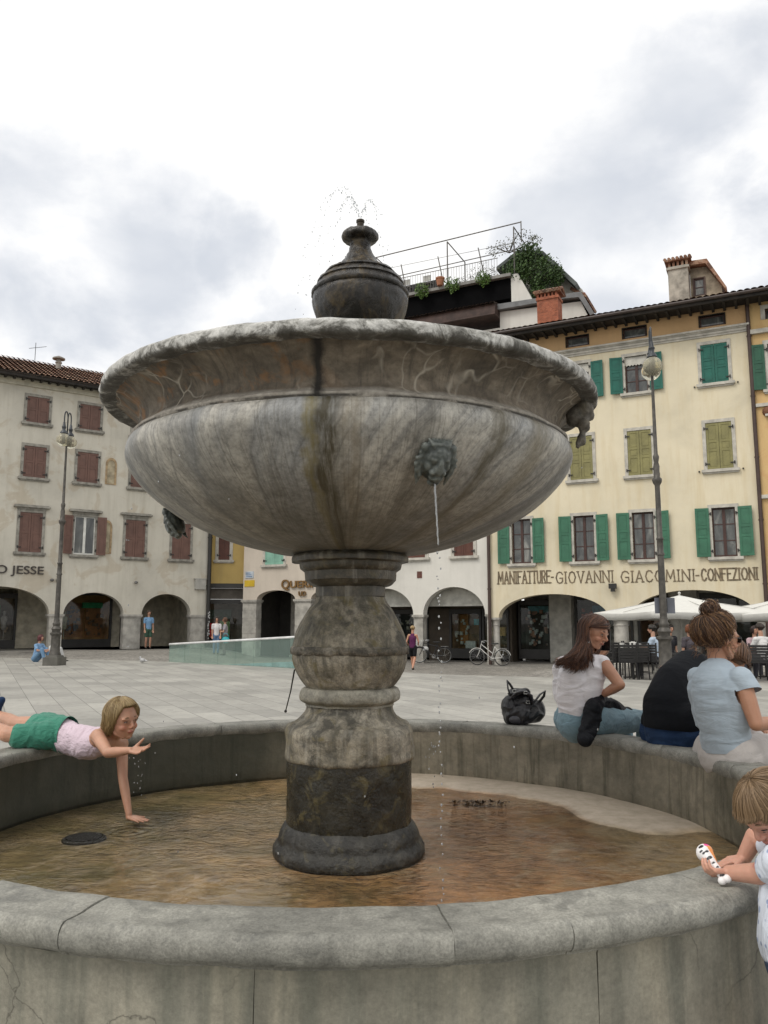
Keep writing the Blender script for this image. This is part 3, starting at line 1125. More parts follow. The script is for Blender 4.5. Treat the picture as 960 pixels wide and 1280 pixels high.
# joints of the rim, in degrees clockwise from the side nearest the camera
joints = [-176, -150, -127, -104, -80, -60, -43, -27.5, -16.5, 9, 17, 31, 49, 70, 93, 112, 134, 158, 184]
for k, (a, b) in enumerate(zip(joints, joints[1:])):
    arc_block('rim_stone', rim_prof, math.radians(a), math.radians(b), M_RIM, .0004, .0060)
wj = [-178, -150, -118, -90, -62, -33.5, -3.6, 19.5, 41, 66, 93, 120, 150, 182]
wall_prof = [(RO - .052, 0.0), (RO - .052, .10), (RO - .052, .25), (RO - .052, .40), (RO - .052, .500), (RO - .044, .514), (RI + .03, .514), (RI + .03, 0.0)]
for a, b in zip(wj, wj[1:]):
    arc_block('basin_wall', wall_prof, math.radians(a), math.radians(b), M_OUT, .0004, .0028)
mb = MB()
mb.lathe([(RO - .058, .0), (RO - .058, .512), (RO - .048, .525), (RO - .010, .545), (RO - .008, .575), (RO - .030, .592), (RI + .02, .593)], 200, FC, cap=False)
fpart('mortar', mb, m_stone('joint_mortar', [(.09, .085, .068), (.15, .14, .115), (.21, .20, .165)]), smooth=True)
mb = MB()
mb.lathe(dense([(RI + .035, .10), (RI + .012, .14), (RI - .002, .24), (RI + .004, .42), (RI + .006, .545)], .03), 200, FC, cap=False)
o = fpart('basin_lining', mb, M_IN, smooth=True)
displace_mesh(o, .006, 4, .002, 25)

# basin floor: a shallow dish, higher at the back right where it is dry
def floor_z(x, y):
    dx, dy = x - FC.x, y - FC.y
    r = math.hypot(dx, dy)
    a = math.atan2(dx, -dy)                       # 0 = near the camera
    z = FLZ - .018
    # dry shelf at the back and right
    k = sm(1.45, 1.75, r + .20 * noise.noise(Vector((x * 1.7, y * 1.7, 0))) + .07 * noise.noise(Vector((x * 6, y * 6, 4)))) * sm(0.80, .93, .5 + .5 * math.cos(a - math.radians(141)))
    z += .032 * k
    z += .010 * noise.noise(Vector((x * 1.3, y * 1.3, 3))) + .003 * noise.noise(Vector((x * 7, y * 7, 3)))
    return z
def m_floor():
    t = NT('basin_floor_mud')
    v = t.tc.outputs['Object']
    geo = t.n('ShaderNodeNewGeometry')
    sep = t.n('ShaderNodeSeparateXYZ')
    t.l(v, sep.inputs[0])
    n1 = t.noise(v, 1.6, 7, .62, .8)
    n2 = t.noise(v, 9, 8, .7)
    n3 = t.noise(v, 60, 4, .7)
    brown = t.ramp(n1, [(.30, (.13, .105, .045)), (.46, (.26, .19, .09)), (.60, (.42, .29, .15)), (.75, (.52, .40, .25))])
    rust = t.ramp(t.noise(v, 3.2, 7, .66, 1.0), [(.34, (.26, .10, .035)), (.55, (.48, .22, .09)), (.75, (.44, .28, .14))])
    mr = t.n('ShaderNodeMapRange')
    t.l(t.math('ADD', sep.outputs[0], t.math('MULTIPLY', t.math('SUBTRACT', n1, .5), 1.9)), mr.inputs[0])
    mr.inputs[1].default_value = -.5
    mr.inputs[2].default_value = .35
    mr2 = t.n('ShaderNodeMapRange')
    t.l(t.math('ADD', sep.outputs[0], t.math('MULTIPLY', t.math('SUBTRACT', n1, .5), 1.2)), mr2.inputs[0])
    mr2.inputs[1].default_value = 1.35
    mr2.inputs[2].default_value = .75
    c = t.mix(t.math('MULTIPLY', t.math('MULTIPLY', mr.outputs[0], mr2.outputs[0]), .66), brown, rust)
    # olive silt along the left side
    mr3 = t.n('ShaderNodeMapRange')
    t.l(t.math('ADD', sep.outputs[0], t.math('MULTIPLY', t.math('SUBTRACT', n1, .5), .9)), mr3.inputs[0])
    mr3.inputs[1].default_value = -.8
    mr3.inputs[2].default_value = -1.5
    c = t.mix(t.math('MULTIPLY', mr3.outputs[0], .55), c, (.12, .118, .055))
    c = t.mix(1, c, t.ramp(n2, [(.32, .5), (.5, 1.05), (.68, 1.45)]), 'MULTIPLY')
    c = t.mix(t.ramp(t.noise(t.mapv(v, loc=(4, 4, 0)), 2.6, 9, .75, 1.2), [(.50, 0), (.62, .6)]), c, (.50, .40, .27))
    dry = t.n('ShaderNodeMapRange')
    t.l(t.math('ADD', sep.outputs[2], t.math('MULTIPLY', t.math('SUBTRACT', n2, .5), .006)), dry.inputs[0])
    dry.inputs[1].default_value = FLZ - .004
    dry.inputs[2].default_value = FLZ + .008
    sand = t.ramp(n2, [(.3, (.36, .30, .225)), (.6, (.50, .42, .33)), (.75, (.58, .50, .41))])
    c = t.mix(dry.outputs[0], c, sand)
    t.l(c, t.b.inputs['Base Color'])
    t.l(t.ramp(dry.outputs[0], [(0, .45), (1, .85)]), t.b.inputs['Roughness'])
    b = t.bump(n2, .4, .012)
    t.l(t.bump(n3, .4, .003, b), t.b.inputs['Normal'])
    return t.m
mb = MB()
NR, NA = 70, 200
vs = [(FC.x, FC.y, FLZ - .02)]
for i in range(1, NR + 1):
    r = (RI + .02) * i / NR
    for k in range(NA):
        a = 2 * PI * k / NA
        x, y = FC.x + r * math.sin(a), FC.y - r * math.cos(a)
        vs.append((x, y, floor_z(x, y)))
fs = [(0, 1 + k, 1 + (k + 1) % NA) for k in range(NA)]
for i in range(NR - 1):
    for k in range(NA):
        a = 1 + i * NA
        fs.append((a + k, a + (k + 1) % NA, a + NA + (k + 1) % NA, a + NA + k))
mb.add(vs, fs)
fpart('basin_floor', mb, m_floor(), smooth=True)
mb = MB()
mb.lathe([(RI + .01, FLZ), (.3, FLZ)], 96, FC, cap=False)
mb.build('water', m_water('basin_water', 13, .60, (.95, .93, .88), ((.23, 3.20, .38), (-1.42, 4.66, .26))), kind='structure')
# sodden leaves caught in the shallow water
mb = MB()
rl_ = random.Random(3)
for k in range(170):
    ang_ = rl_.uniform(0, 2 * PI)
    q_ = rl_.random() ** .6
    x_, y_ = .615 + .20 * q_ * math.cos(ang_), 5.37 + .055 * q_ * math.sin(ang_)
    d_ = Vector((rl_.gauss(0, 1), rl_.gauss(0, 1), rl_.gauss(0, .45))).normalized()
    e_ = d_.cross(Vector((0, 0, 1))).normalized()
    L_ = rl_.uniform(.010, .024)
    p_ = Vector((x_, y_, FLZ + .004 + .012 * rl_.random() * (1 - q_)))
    mb.add([p_ - d_ * L_, p_ + e_ * L_ * .5, p_ + d_ * L_, p_ - e_ * L_ * .5 + Vector((0, 0, .004))], [(0, 1, 2, 3)])
tag(mb.build('leaf_litter', mat('sodden_leaves', (.16, .10, .05), .5, .5, 30), fix=False), 'small patch of sodden brown leaves caught in the water behind the pedestal', 'leaf litter', kind='stuff')
# cast-iron drain cover
dc = at(105, 1050, 4.55)
dc = Vector((dc.x, dc.y, FLZ - .012))
mb = MB()
mb.lathe([(.115, -.02), (.115, .004), (.105, .010), (.098, .010), (.096, .004), (.001, .004)], 40, dc)
for k in range(-4, 5):
    w = math.sqrt(max(0, .09 ** 2 - (k * .02) ** 2))
    mb.box(dc + Vector((0, k * .02, .008)), (2 * w, .008, .009))
    mb.box(dc + Vector((k * .02, 0, .0072)), (.006, 2 * w, .007))
tag(mb.build('drain_cover', mat('cast_iron', (.035, .033, .028), .55, metal=.4)), 'round dark cast-iron drain grate lying in the shallow basin water on the left', 'drain cover')

# --- moving water --------------------------------------------------------------
def m_jet():
    t = NT('clear_water')
    t.b.inputs['Base Color'].default_value = (.86, .90, .93, 1)
    t.b.inputs['Roughness'].default_value = .06
    t.b.inputs['Transmission Weight'].default_value = .72
    t.b.inputs['IOR'].default_value = 1.33
    t.b.inputs['Specular IOR Level'].default_value = .9
    return t.m
JET = m_jet()
mb = MB()
pts, rad = [], []
zz = mouth.z + .004
for k in range(46):
    t = k / 45
    z = zz - .26 * t
    pts.append(Vector((mouth.x + .012 * t + .0007 * math.sin(k * .8), mouth.y - .012 * t ** .5 * 1.0, z)))
    rad.append(.0046 * (1 - .45 * t) * (1 + .16 * math.sin(k * .9) * t + .12 * random.uniform(-1, 1) * t))
mb.tube(pts, rad, 8)
lastp = pts[-1]
tag(mb.build('water_jet', JET, smooth=True), 'thin stream of water falling from the mouth of the front lion head', 'water jet')
mb = MB()
top = UX + Vector((0, 0, 3.63))
def drop(p, r):
    mb.ell(p, (r, r, r * random.uniform(1, 1.8)), nu=6, nv=4)
for vx, vy, vz, dens in ((-.66, .05, 1.90, 1), (-.52, -.12, 1.95, 1), (-.38, .10, 1.72, .9), (-.22, -.05, 1.45, .8), (.30, .06, 1.62, .9), (.42, -.10, 1.38, .7), (.16, .12, 1.25, .7), (-.58, .2, 1.5, .5)):
    # parabolic arcs leaving the nozzle
    t = 0.015
    while t < .60:
        p = top + Vector((vx * t, vy * t, vz * t - 4.9 * t * t))
        if p.z < 3.0:
            break
        if random.random() < dens * (1 - t * .9):
            drop(p + Vector((random.gauss(0, .002 + .010 * t), 0, random.gauss(0, .002 + .012 * t))), random.uniform(.0020, .0038))
        t += random.uniform(.006, .016)
o = mb.build('water_spray', JET, smooth=True)
tag(o, 'fine droplets thrown up by the nozzle above the urn', 'water spray', kind='stuff')
mb = MB()
z = lastp.z
while z > FLZ + .05:
    z -= random.uniform(.008, .05)
    drop(Vector((lastp.x + random.uniform(-.006, .010), lastp.y + random.uniform(-.01, .01), z)), random.uniform(.0028, .0045))
for j in range(22):
    a = random.uniform(-1.4, 1.6)
    p = FC + Vector((math.sin(a), -math.cos(a), 0)) * random.uniform(1.15, 1.28)
    p.z = random.uniform(.25, 2.2)
    drop(p, random.uniform(.002, .0038))
for j in range(30):
    p = at(random.gauss(175, 10), random.uniform(930, 1000), random.uniform(4.5, 4.9))
    drop(p, random.uniform(.0018, .0036))
for j in range(14):
    p = at(random.gauss(541, 4), random.uniform(925, 985), 5.0)
    drop(p, random.uniform(.003, .006))
o = mb.build('water_drips', JET, smooth=True)
tag(o, 'scattered drops of water falling from the bowl into the basin', 'water drops', kind='stuff')

# ------------------------------------------------------------------ buildings
class Wall2D:
    """a vertical plane: s along the wall, y outwards (towards the piazza), z up"""
    def __init__(s, o, d):
        d = Vector((d[0], d[1], 0)).normalized()
        s.o = Vector((o[0], o[1], 0))
        s.d = d
        n = Vector((d.y, -d.x, 0))
        if n.y > 0:
            n = -n
        s.n = n
    def __call__(s, a, y, z):
        return s.o + s.d * a + s.n * y + Vector((0, 0, z))
    def M(s):
        return Matrix((s.d, s.n, Vector((0, 0, 1)))).transposed()
    def back(s, m):
        return Wall2D(s.o - s.n * m, s.d)

FR = Wall2D((4.6, 34.7), (.896, -.443))
FL = Wall2D((-11.8, 38.0), (.819, .574))

def fbox(mb, F, s0, s1, y0, y1, z0, z1, mi=0):
    vs = [F(s, y, z) for z in (z0, z1) for s, y in ((s0, y0), (s1, y0), (s1, y1), (s0, y1))]
    mb.add(vs, [(0, 3, 2, 1), (4, 5, 6, 7), (0, 1, 5, 4), (1, 2, 6, 5), (2, 3, 7, 6), (3, 0, 4, 7)], mi)

def m_plaster(name, col, stain=(.30, .27, .20), amt=.5, patch=0.0, patchcol=(.5, .3, .15), drip=None):
    t = NT(name)
    v = t.tc.outputs['Object']
    n1 = t.noise(v, .45, 6, .6, .3)
    n2 = t.noise(v, 3.5, 7, .65)
    ns = t.noise(t.mapv(v, (2.4, 2.4, .22)), 1.5, 6, .62)
    c = t.ramp(n1, [(.3, tuple(q * .84 for q in col)), (.5, col), (.7, tuple(min(.9, q * 1.09) for q in col))])
    c = t.mix(t.ramp(ns, [(.48, 0), (.72, amt)]), c, stain)
    c = t.mix(t.ramp(n2, [(.55, 0), (.78, amt * .6)]), c, stain)
    if patch:
        c = t.mix(t.ramp(t.noise(t.mapv(v, loc=(3, 8, 1)), .9, 7, .62, .6), [(.54, 0), (.60, patch)]), c, patchcol)
    t.l(c, t.b.inputs['Base Color'])
    t.b.inputs['Roughness'].default_value = .85
    t.l(t.bump(n2, .12, .02), t.b.inputs['Normal'])
    return t.m

def m_shutter(name, col):
    return mat(name, col, .6, .10, 2.5, .1, 30)

SH_RED = m_shutter('faded_red_shutter_paint', (.150, .078, .060))
SH_GREEN = m_shutter('green_shutter_paint', (.040, .150, .088))
SH_TEAL = m_shutter('teal_shutter_paint', (.008, .115, .085))
SH_OLIVE = m_shutter('olive_shutter_paint', (.235, .215, .085))
SH_MINT = m_shutter('mint_shutter_paint', (.22, .42, .33))
SH_BROWN = m_shutter('brown_shutter_paint', (.10, .035, .022))
IRON = mat('black_iron', (.02, .018, .016), .5)
STONE_TRIM = mat('pale_stone_trim', (.50, .475, .42), .75, .12, 4, .2, 30)
GREY_TRIM = mat('grey_stone_trim', (.30, .285, .25), .8, .18, 5, .25, 30)
WOOD_FRAME = mat('dark_window_wood', (.055, .022, .016), .5)
WHITE_FRAME = mat('white_window_paint', (.66, .66, .62), .4)
STONE_COL = mat('column_stone', (.42, .40, .36), .75, .16, 3, .3, 20)
DARK_WOOD = mat('dark_eave_wood', (.022, .017, .013), .8, .3)
ARC_IN = mat('arcade_inner_plaster', (.58, .55, .48), .85, .15)
ARC_DK = mat('dark_shop_frame', (.030, .028, .026), .5)

def m_glass():
    t = NT('window_glass')
    v = t.tc.outputs['Object']
    n = t.noise(t.mapv(v, (1.2, 1.2, .5)), 1.6, 4, .55, 1.0)
    t.l(t.ramp(n, [(.35, (.030, .034, .036)), (.55, (.10, .105, .10)), (.68, (.26, .26, .24))]), t.b.inputs['Base Color'])
    t.b.inputs['Roughness'].default_value = .08
    t.b.inputs['Specular IOR Level'].default_value = .7
    t.l(t.bump(t.noise(v, 1.7, 2), .05, .05), t.b.inputs['Normal'])
    return t.m
GLASS = m_glass()

def m_shopglass():
    t = NT('shop_glass')
    t.t.nodes.remove(t.b)
    gl = t.n('ShaderNodeBsdfGlossy')
    gl.inputs['Roughness'].default_value = .02
    tr = t.n('ShaderNodeBsdfTransparent')
    tr.inputs['Color'].default_value = (.82, .86, .84, 1)
    fr = t.n('ShaderNodeFresnel')
    fr.inputs['IOR'].default_value = 1.45
    mx = t.n('ShaderNodeMixShader')
    gg = t.n('ShaderNodeNewGeometry')
    t.l(t.math('MULTIPLY', fr.outputs[0], t.math('SUBTRACT', 1.0, gg.outputs['Backfacing'])), mx.inputs[0])
    t.l(tr.outputs[0], mx.inputs[1])
    t.l(gl.outputs[0], mx.inputs[2])
    t.l(mx.outputs[0], t.out.inputs['Surface'])
    return t.m
SHOPGLASS = m_shopglass()

def m_tiles(name='clay_roof_tiles'):
    t = NT(name)
    v = t.tc.outputs['Object']
    vo = t.n('ShaderNodeTexVoronoi')
    t.l(v, vo.inputs['Vector'])
    vo.inputs['Scale'].default_value = 4.5
    c = t.ramp(vo.outputs['Color'], [(0, (.10, .055, .038)), (.4, (.22, .105, .065)), (.7, (.33, .19, .125)), (1, (.38, .28, .20))])
    c = t.mix(t.ramp(t.noise(v, 1.2, 6), [(.5, 0), (.7, .5)]), c, (.09, .08, .06))
    t.l(c, t.b.inputs['Base Color'])
    t.b.inputs['Roughness'].default_value = .85
    return t.m
TILES = m_tiles()

def tile_roof(F, s0, s1, y0, z0, depth, pitch, m=None, parent=None, pitch_s=.24, name='roof'):
    """rows of rounded clay tiles climbing away from the eave"""
    mb = MB()
    ns = int((s1 - s0) / pitch_s * 6)
    nrow = max(2, int(depth / .38))
    vs = []
    nv = 0
    tz = math.tan(pitch)
    for r in range(nrow):
        ya, yb = y0 - r * .38, y0 - (r + 1) * .38 - .06
        za, zb = z0 + r * .38 * tz + .035, z0 + (r + 1) * .38 * tz
        for y, z in ((ya, za), (yb, zb)):
            for i in range(ns + 1):
                s = s0 + (s1 - s0) * i / ns
                ph = (i % 6) / 6
                jit = .012 * noise.noise(Vector((int(i / 6) * 1.7, r * 2.3, 0)))
                vs.append(F(s, y + jit, z + .055 * abs(math.sin(PI * ph)) ** .7 + jit))
        o = r * 2 * (ns + 1)
        mb.f += [(o + i, o + i + 1, o + ns + 1 + i + 1, o + ns + 1 + i) for i in range(ns)]
        mb.mi += [0] * ns
    mb.v = vs
    # underside closes the sheet
    k = len(mb.v)
    yb = y0 - nrow * .38
    zb = z0 + nrow * .38 * tz
    mb.v += [F(s0, y0 - .01, z0 - .03), F(s1, y0 - .01, z0 - .03), F(s1, yb, zb - .04), F(s0, yb, zb - .04)]
    mb.f.append((k, k + 1, k + 2, k + 3))
    mb.mi.append(0)
    return mb.build(name, m or TILES, parent, fix=False)

def arch_hole(s0, s1, zs, za, zb=None, n=20):
    """opening outline: jambs from zb (or the springing) up to an elliptical head"""
    c, r, h = (s0 + s1) / 2, (s1 - s0) / 2, za - zs
    pts = []
    if zb is not None:
        pts.append((s1, zb))
    for k in range(n + 1):
        t = PI * k / n
        pts.append((c + r * math.cos(t), zs + h * math.sin(t)))
    if zb is not None:
        pts.append((s0, zb))
    return pts

def panel_shutter(mb, F, s0, s1, z0, z1, y, th=.045, hinge=None, open_=0.0, side=-1, rows=3):
    """one leaf; closed in the plane, or folded back flat against the wall with a slight tilt"""
    w = s1 - s0
    def G(a, yy, z):
        return F(a, yy, z)
    if open_:
        ang = open_
        hs = s1 if side < 0 else s0
        def G(a, yy, z):
            d = a - hs
            return F(hs + d * math.cos(ang), y + abs(d) * math.sin(ang) + (yy - y), z)
    def bx(a0, a1, yy0, yy1, zz0, zz1):
        vs = [G(a, q, z) for z in (zz0, zz1) for a, q in ((a0, yy0), (a1, yy0), (a1, yy1), (a0, yy1))]
        mb.add(vs, [(0, 3, 2, 1), (4, 5, 6, 7), (0, 1, 5, 4), (1, 2, 6, 5), (2, 3, 7, 6), (3, 0, 4, 7)])
    fr = min(.085, w * .2)
    bx(s0, s0 + fr, y, y + th, z0, z1)
    bx(s1 - fr, s1, y, y + th, z0, z1)
    H = z1 - z0
    if rows == 3:
        cuts = [0, .40, .46, .60, 1.0]
        bars = [(0, .05), (.385, .435), (.58, .63), (.95, 1.0)]
    else:
        bars = [(0, .06), (.47, .53), (.94, 1.0)]
    for a, b in bars:
        bx(s0 + fr + .001, s1 - fr - .001, y + .002, y + th - .002, z0 + a * H, z0 + b * H)
    bx(s0 + fr * .6, s1 - fr * .6, y + .008, y + th - .016, z0 + .02, z1 - .02)
    # raised fields
    for (a, b), (c, d) in zip(bars, bars[1:]):
        bx(s0 + fr + .03, s1 - fr - .03, y + .012, y + th - .008, z0 + b * H + .03, z0 + c * H - .03)

def hinge_bits(mb, F, s, z0, z1, y, side):
    for z in (z0 + .12 * (z1 - z0), z1 - .12 * (z1 - z0)):
        fbox(mb, F, s - (.02 if side > 0 else .13), s + (.13 if side > 0 else .02), y, y + .018, z - .02, z + .02)
        fbox(mb, F, s - .02 - .02 * side, s + .02 - .02 * side, y + .002, y + .04, z - .06, z + .06)

def window(root, F, s0, s1, z0, z1, shut='closed', shm=None, trim=None, frame=None, lintel=False, sill=True, cols=2, rows=3, blind=False, wleaf=None, tw=.13, depth=.20, label=None, only=None, roww=3):
    """window part: its own mesh is the stone surround; sub-parts are frame, pane, sill, lintel and shutters"""
    trim = trim or STONE_TRIM
    mb = MB()
    outer = [(s0 - tw, z0), (s1 + tw, z0), (s1 + tw, z1 + tw), (s0 - tw, z1 + tw)]
    hole = [(s0, z0 + .001), (s1, z0 + .001), (s1, z1), (s0, z1)]
    fbox(mb, F, s0 - tw, s0, -.12, .035, z0, z1 + tw)
    fbox(mb, F, s1, s1 + tw, -.12, .035, z0, z1 + tw)
    fbox(mb, F, s0 + .001, s1 - .001, -.12, .033, z1, z1 + tw)
    if sill:
        fbox(mb, F, s0 - tw - .08, s1 + tw + .08, -.1, .13, z0 - .11, z0 - .002)
        fbox(mb, F, s0 - tw - .04, s1 + tw + .04, -.1, .07, z0 - .17, z0 - .112)
    if lintel:
        fbox(mb, F, s0 - tw - .02, s1 + tw + .02, -.05, .06, z1 + tw + .002, z1 + tw + .09)
        fbox(mb, F, s0 - tw - .17, s1 + tw + .17, -.05, .18, z1 + tw + .092, z1 + tw + .17)
        fbox(mb, F, s0 - tw - .11, s1 + tw + .11, -.05, .12, z1 + tw + .172, z1 + tw + .21)
    w = mb.build('window', trim, root, label=label)
    fm = frame or WOOD_FRAME
    if shut != 'closed':
        mb = MB()
        y0, y1 = -depth, -depth + .06
        fw = .055
        fbox(mb, F, s0, s0 + fw, y0, y1, z0, z1)
        fbox(mb, F, s1 - fw, s1, y0, y1, z0, z1)
        fbox(mb, F, s0 + fw, s1 - fw, y0 + .001, y1 - .001, z0, z0 + fw + .02)
        fbox(mb, F, s0 + fw, s1 - fw, y0 + .001, y1 - .001, z1 - fw, z1)
        c = (s0 + s1) / 2
        if cols == 2:
            fbox(mb, F, c - .055, c + .055, y0 + .002, y1 + .01, z0 + fw, z1 - fw)
        for r in range(1, rows):
            z = z0 + (z1 - z0) * r / rows
            fbox(mb, F, s0 + fw, s1 - fw, y0 + .01, y1 - .008, z - .018, z + .018)
        mb.build('frame', fm, w)
        mb = MB()
        fbox(mb, F, s0 + .03, s1 - .03, y0 + .02, y0 + .028, z0 + .03, z1 - .03)
        mb.build('pane', GLASS, w)
        if blind:
            mb = MB()
            n = 14
            pts = [(s0, z1), (s1, z1)]
            low = z1 - .34
            p = [(s1, z1)] + [(s0, z1)] + [(s0 + (s1 - s0) * k / n, low - (.05 if k % 2 else 0)) for k in range(n + 1)]
            mb.prism(p, -.09, -.075, lambda a, q, z: F(a, q, z))
            mb.build('roller_blind', mat('cream_awning_cloth', (.62, .60, .54), .8), w)
    if shut == 'closed':
        c = (s0 + s1) / 2
        for k, (a, b) in enumerate(((s0 + .004, c - .006), (c + .006, s1 - .004))):
            mb = MB()
            panel_shutter(mb, F, a, b, z0 + .01, z1 - .01, -.035, rows=roww)
            hinge = MB()
            o = mb.build('shutter', shm, w)
        mb = MB()
        hinge_bits(mb, F, s0 - .03, z0, z1, .036, 1)
        hinge_bits(mb, F, s1 + .03, z0, z1, .036, -1)
        mb.build('hinges', IRON, w)
        mb = MB()
        fbox(mb, F, s0 + .002, s1 - .002, -.10, -.09, z0 + .01, z1 - .01)
        mb.build('frame', ARC_DK, w)
    elif shut == 'open':
        wl_ = wleaf or (s1 - s0) / 2
        for side, a, b in ((-1, s0 - tw * .75 - wl_, s0 - tw * .75), (1, s1 + tw * .75, s1 + tw * .75 + wl_)):
            if only and side != only:
                continue
            mb = MB()
            panel_shutter(mb, F, a, b, z0 + .01, z1 + .0, .045, open_=math.radians(random.uniform(4, 10)), side=side, rows=roww)
            mb.build('shutter', shm, w)
        mb = MB()
        hinge_bits(mb, F, s0 - .05, z0, z1, .036, -1)
        hinge_bits(mb, F, s1 + .05, z0, z1, .036, 1)
        mb.build('hinges', IRON, w)
    return w

def round_col(F, s, y, z0, z1, r, name='column', m=None, parent=None, bands=True):
    p = F(s, y, 0)
    mb = MB()
    prof = [(r * 1.35, z0), (r * 1.35, z0 + .10), (r * 1.2, z0 + .11), (r * 1.22, z0 + .16), (r * 1.02, z0 + .19)]
    h = z1 - z0
    prof += [(r, z0 + .2), (r * .98, z0 + h * .5), (r * .94, z1 - .34), (r * 1.05, z1 - .33), (r * 1.05, z1 - .30), (r * .94, z1 - .29), (r * .95, z1 - .16), (r * 1.25, z1 - .09), (r * 1.28, z1 - .085)]
    mb.lathe(prof, 28, (p.x, p.y, 0))
    M = F.M()
    mb.box(F(s, y, z1 - .043), (r * 2.7, r * 2.7, .082), M)
    return mb.build(name, m or STONE_COL, parent, smooth=math.radians(35))

def square_col(F, s0, s1, y0, y1, z0, z1, parent, m=None, coursed=0, name='pillar'):
    mb = MB()
    if coursed:
        n = coursed
        h = (z1 - .16 - z0 - .12) / n
        for k in range(n):
            e = .0 if k % 2 else .006
            fbox(mb, F, s0 + e, s1 - e, y0 + e, y1 - e, z0 + .12 + k * h + .008, z0 + .12 + (k + 1) * h - .008)
        fbox(mb, F, s0 + .02, s1 - .02, y0 + .02, y1 - .02, z0 + .1, z1 - .1)
    else:
        fbox(mb, F, s0, s1, y0, y1, z0 + .12, z1 - .16)
    fbox(mb, F, s0 - .04, s1 + .04, y0 - .04, y1 + .04, z0, z0 + .118)
    fbox(mb, F, s0 - .03, s1 + .03, y0 - .03, y1 + .03, z1 - .158, z1 - .10)
    fbox(mb, F, s0 - .07, s1 + .07, y0 - .07, y1 + .07, z1 - .098, z1)
    return mb.build(name, m or STONE_COL, parent)

def shop(root, F, s0, s1, z0, z1, y, items, base=.45, wood=None, inner=(.20, .12, .06), door=None, label=None):
    """shop front recessed in the arcade: frame, glass, backboard coloured bright as if lit and what stands in it"""
    wood = wood or ARC_DK
    mb = MB()
    fbox(mb, F, s0, s1, y - .10, y + .04, z0, z0 + base)
    fbox(mb, F, s0, s0 + .10, y - .1, y + .06, z0 + base + .001, z1)
    fbox(mb, F, s1 - .10, s1, y - .1, y + .06, z0 + base + .001, z1)
    fbox(mb, F, s0 + .101, s1 - .101, y - .1, y + .058, z1 - .22, z1)
    w = mb.build('shop_window', wood, root, label=label)
    mb = MB()
    fbox(mb, F, s0 + .09, s1 - .09, y - .03, y - .02, z0 + base, z1 - .21)
    mb.build('pane', SHOPGLASS, w)
    mb = MB()
    inner = tuple(min(.6, q * 2.6) for q in inner)  # brightened colour stands in for the shop's indoor lighting
    col = mat('shop_back_%s' % '_'.join('%02d' % int(c * 100) for c in inner), inner, .7, .25, 1.5)
    fbox(mb, F, s0, s1, y - 1.0, y - .96, z0 + .05, z1)
    fbox(mb, F, s0, s0 + .04, y - .95, y - .11, z0 + .05, z1)
    fbox(mb, F, s1 - .04, s1, y - .95, y - .11, z0 + .05, z1)
    fbox(mb, F, s0 + .05, s1 - .05, y - .95, y - .11, z0 + base - .06, z0 + base - .02)
    mb.build('backboard', col, w)
    rng = random.Random(int(s0 * 10 + 500))
    n = 0
    for kind, a, zz, sx, sz, c in items:
        mb = MB()
        c = tuple(min(.85, q * 2.4) for q in c)  # goods brightened too, indoor light put into their colour
        m = mat('display_%02d%02d%02d' % tuple(int(q * 99) for q in c), c, .6, .15, 8)
        p = F(a, y - .45, z0 + base + zz)
        if kind == 'dummy':
            mb.lathe([(.11, 0), (.02, .02), (.02, .45), (.10, .5), (.13, .62), (.11, .78), (.15, .95), (.17, 1.05), (.10, 1.13), (.045, 1.16), (.05, 1.2), (.075, 1.27), (.07, 1.34), (.02, 1.39)], 12, (p.x, p.y, p.z))
            mb.build('mannequin', m, w, smooth=True)
        elif kind == 'box':
            fbox(mb, F, a - sx / 2, a + sx / 2, y - .6, y - .4, z0 + base + zz, z0 + base + zz + sz)
            mb.build('display_box', m, w)
        elif kind == 'frame':
            fbox(mb, F, a - sx / 2, a + sx / 2, y - .94, y - .90, z0 + base + zz, z0 + base + zz + sz)
            mb.build('poster', m, w)
        elif kind == 'goods':
            for k in range(22):
                q = .05 + .09 * rng.random()
                aa = a + (rng.random() - .5) * sx
                z = z0 + base + zz + rng.random() * sz
                fbox(mb, F, aa - q / 2, aa + q / 2, y - .55 - q, y - .55, z, z + q * 1.2)
            mb.build('goods', m, w)
    return w

def text_obj(name, txt, F, s, z, size, m, parent, y=.03, extrude=.02, sx=1.0, width=None, bevel=0.0, weight=0):
    cu = bpy.data.curves.new(name, 'FONT')
    cu.body = txt
    cu.size = size
    cu.extrude = extrude
    cu.offset = weight
    o = bpy.data.objects.new('t', cu)
    TMP.collection.objects.link(o)
    TMP.view_layers[0].update()
    dg = TMP.view_layers[0].depsgraph
    me = bpy.data.meshes.new_from_object(o.evaluated_get(dg), depsgraph=dg)
    TMP.collection.objects.unlink(o)
    bpy.data.objects.remove(o)
    xs = [v.co.x for v in me.vertices]
    x0, x1 = min(xs), max(xs)
    k = (width / (x1 - x0)) if width else sx
    for v in me.vertices:
        x, yy, zz = v.co
        v.co = F(s + (x - x0) * k, y + zz, z + yy)
    me.materials.clear()
    me.materials.append(m)
    me.name = name
    ob = bpy.data.objects.new(name, me)
    COL.objects.link(ob)
    ob.parent = parent
    return ob

def serif(mb, F, s, z, h, w, y, glyph, th):
    pass

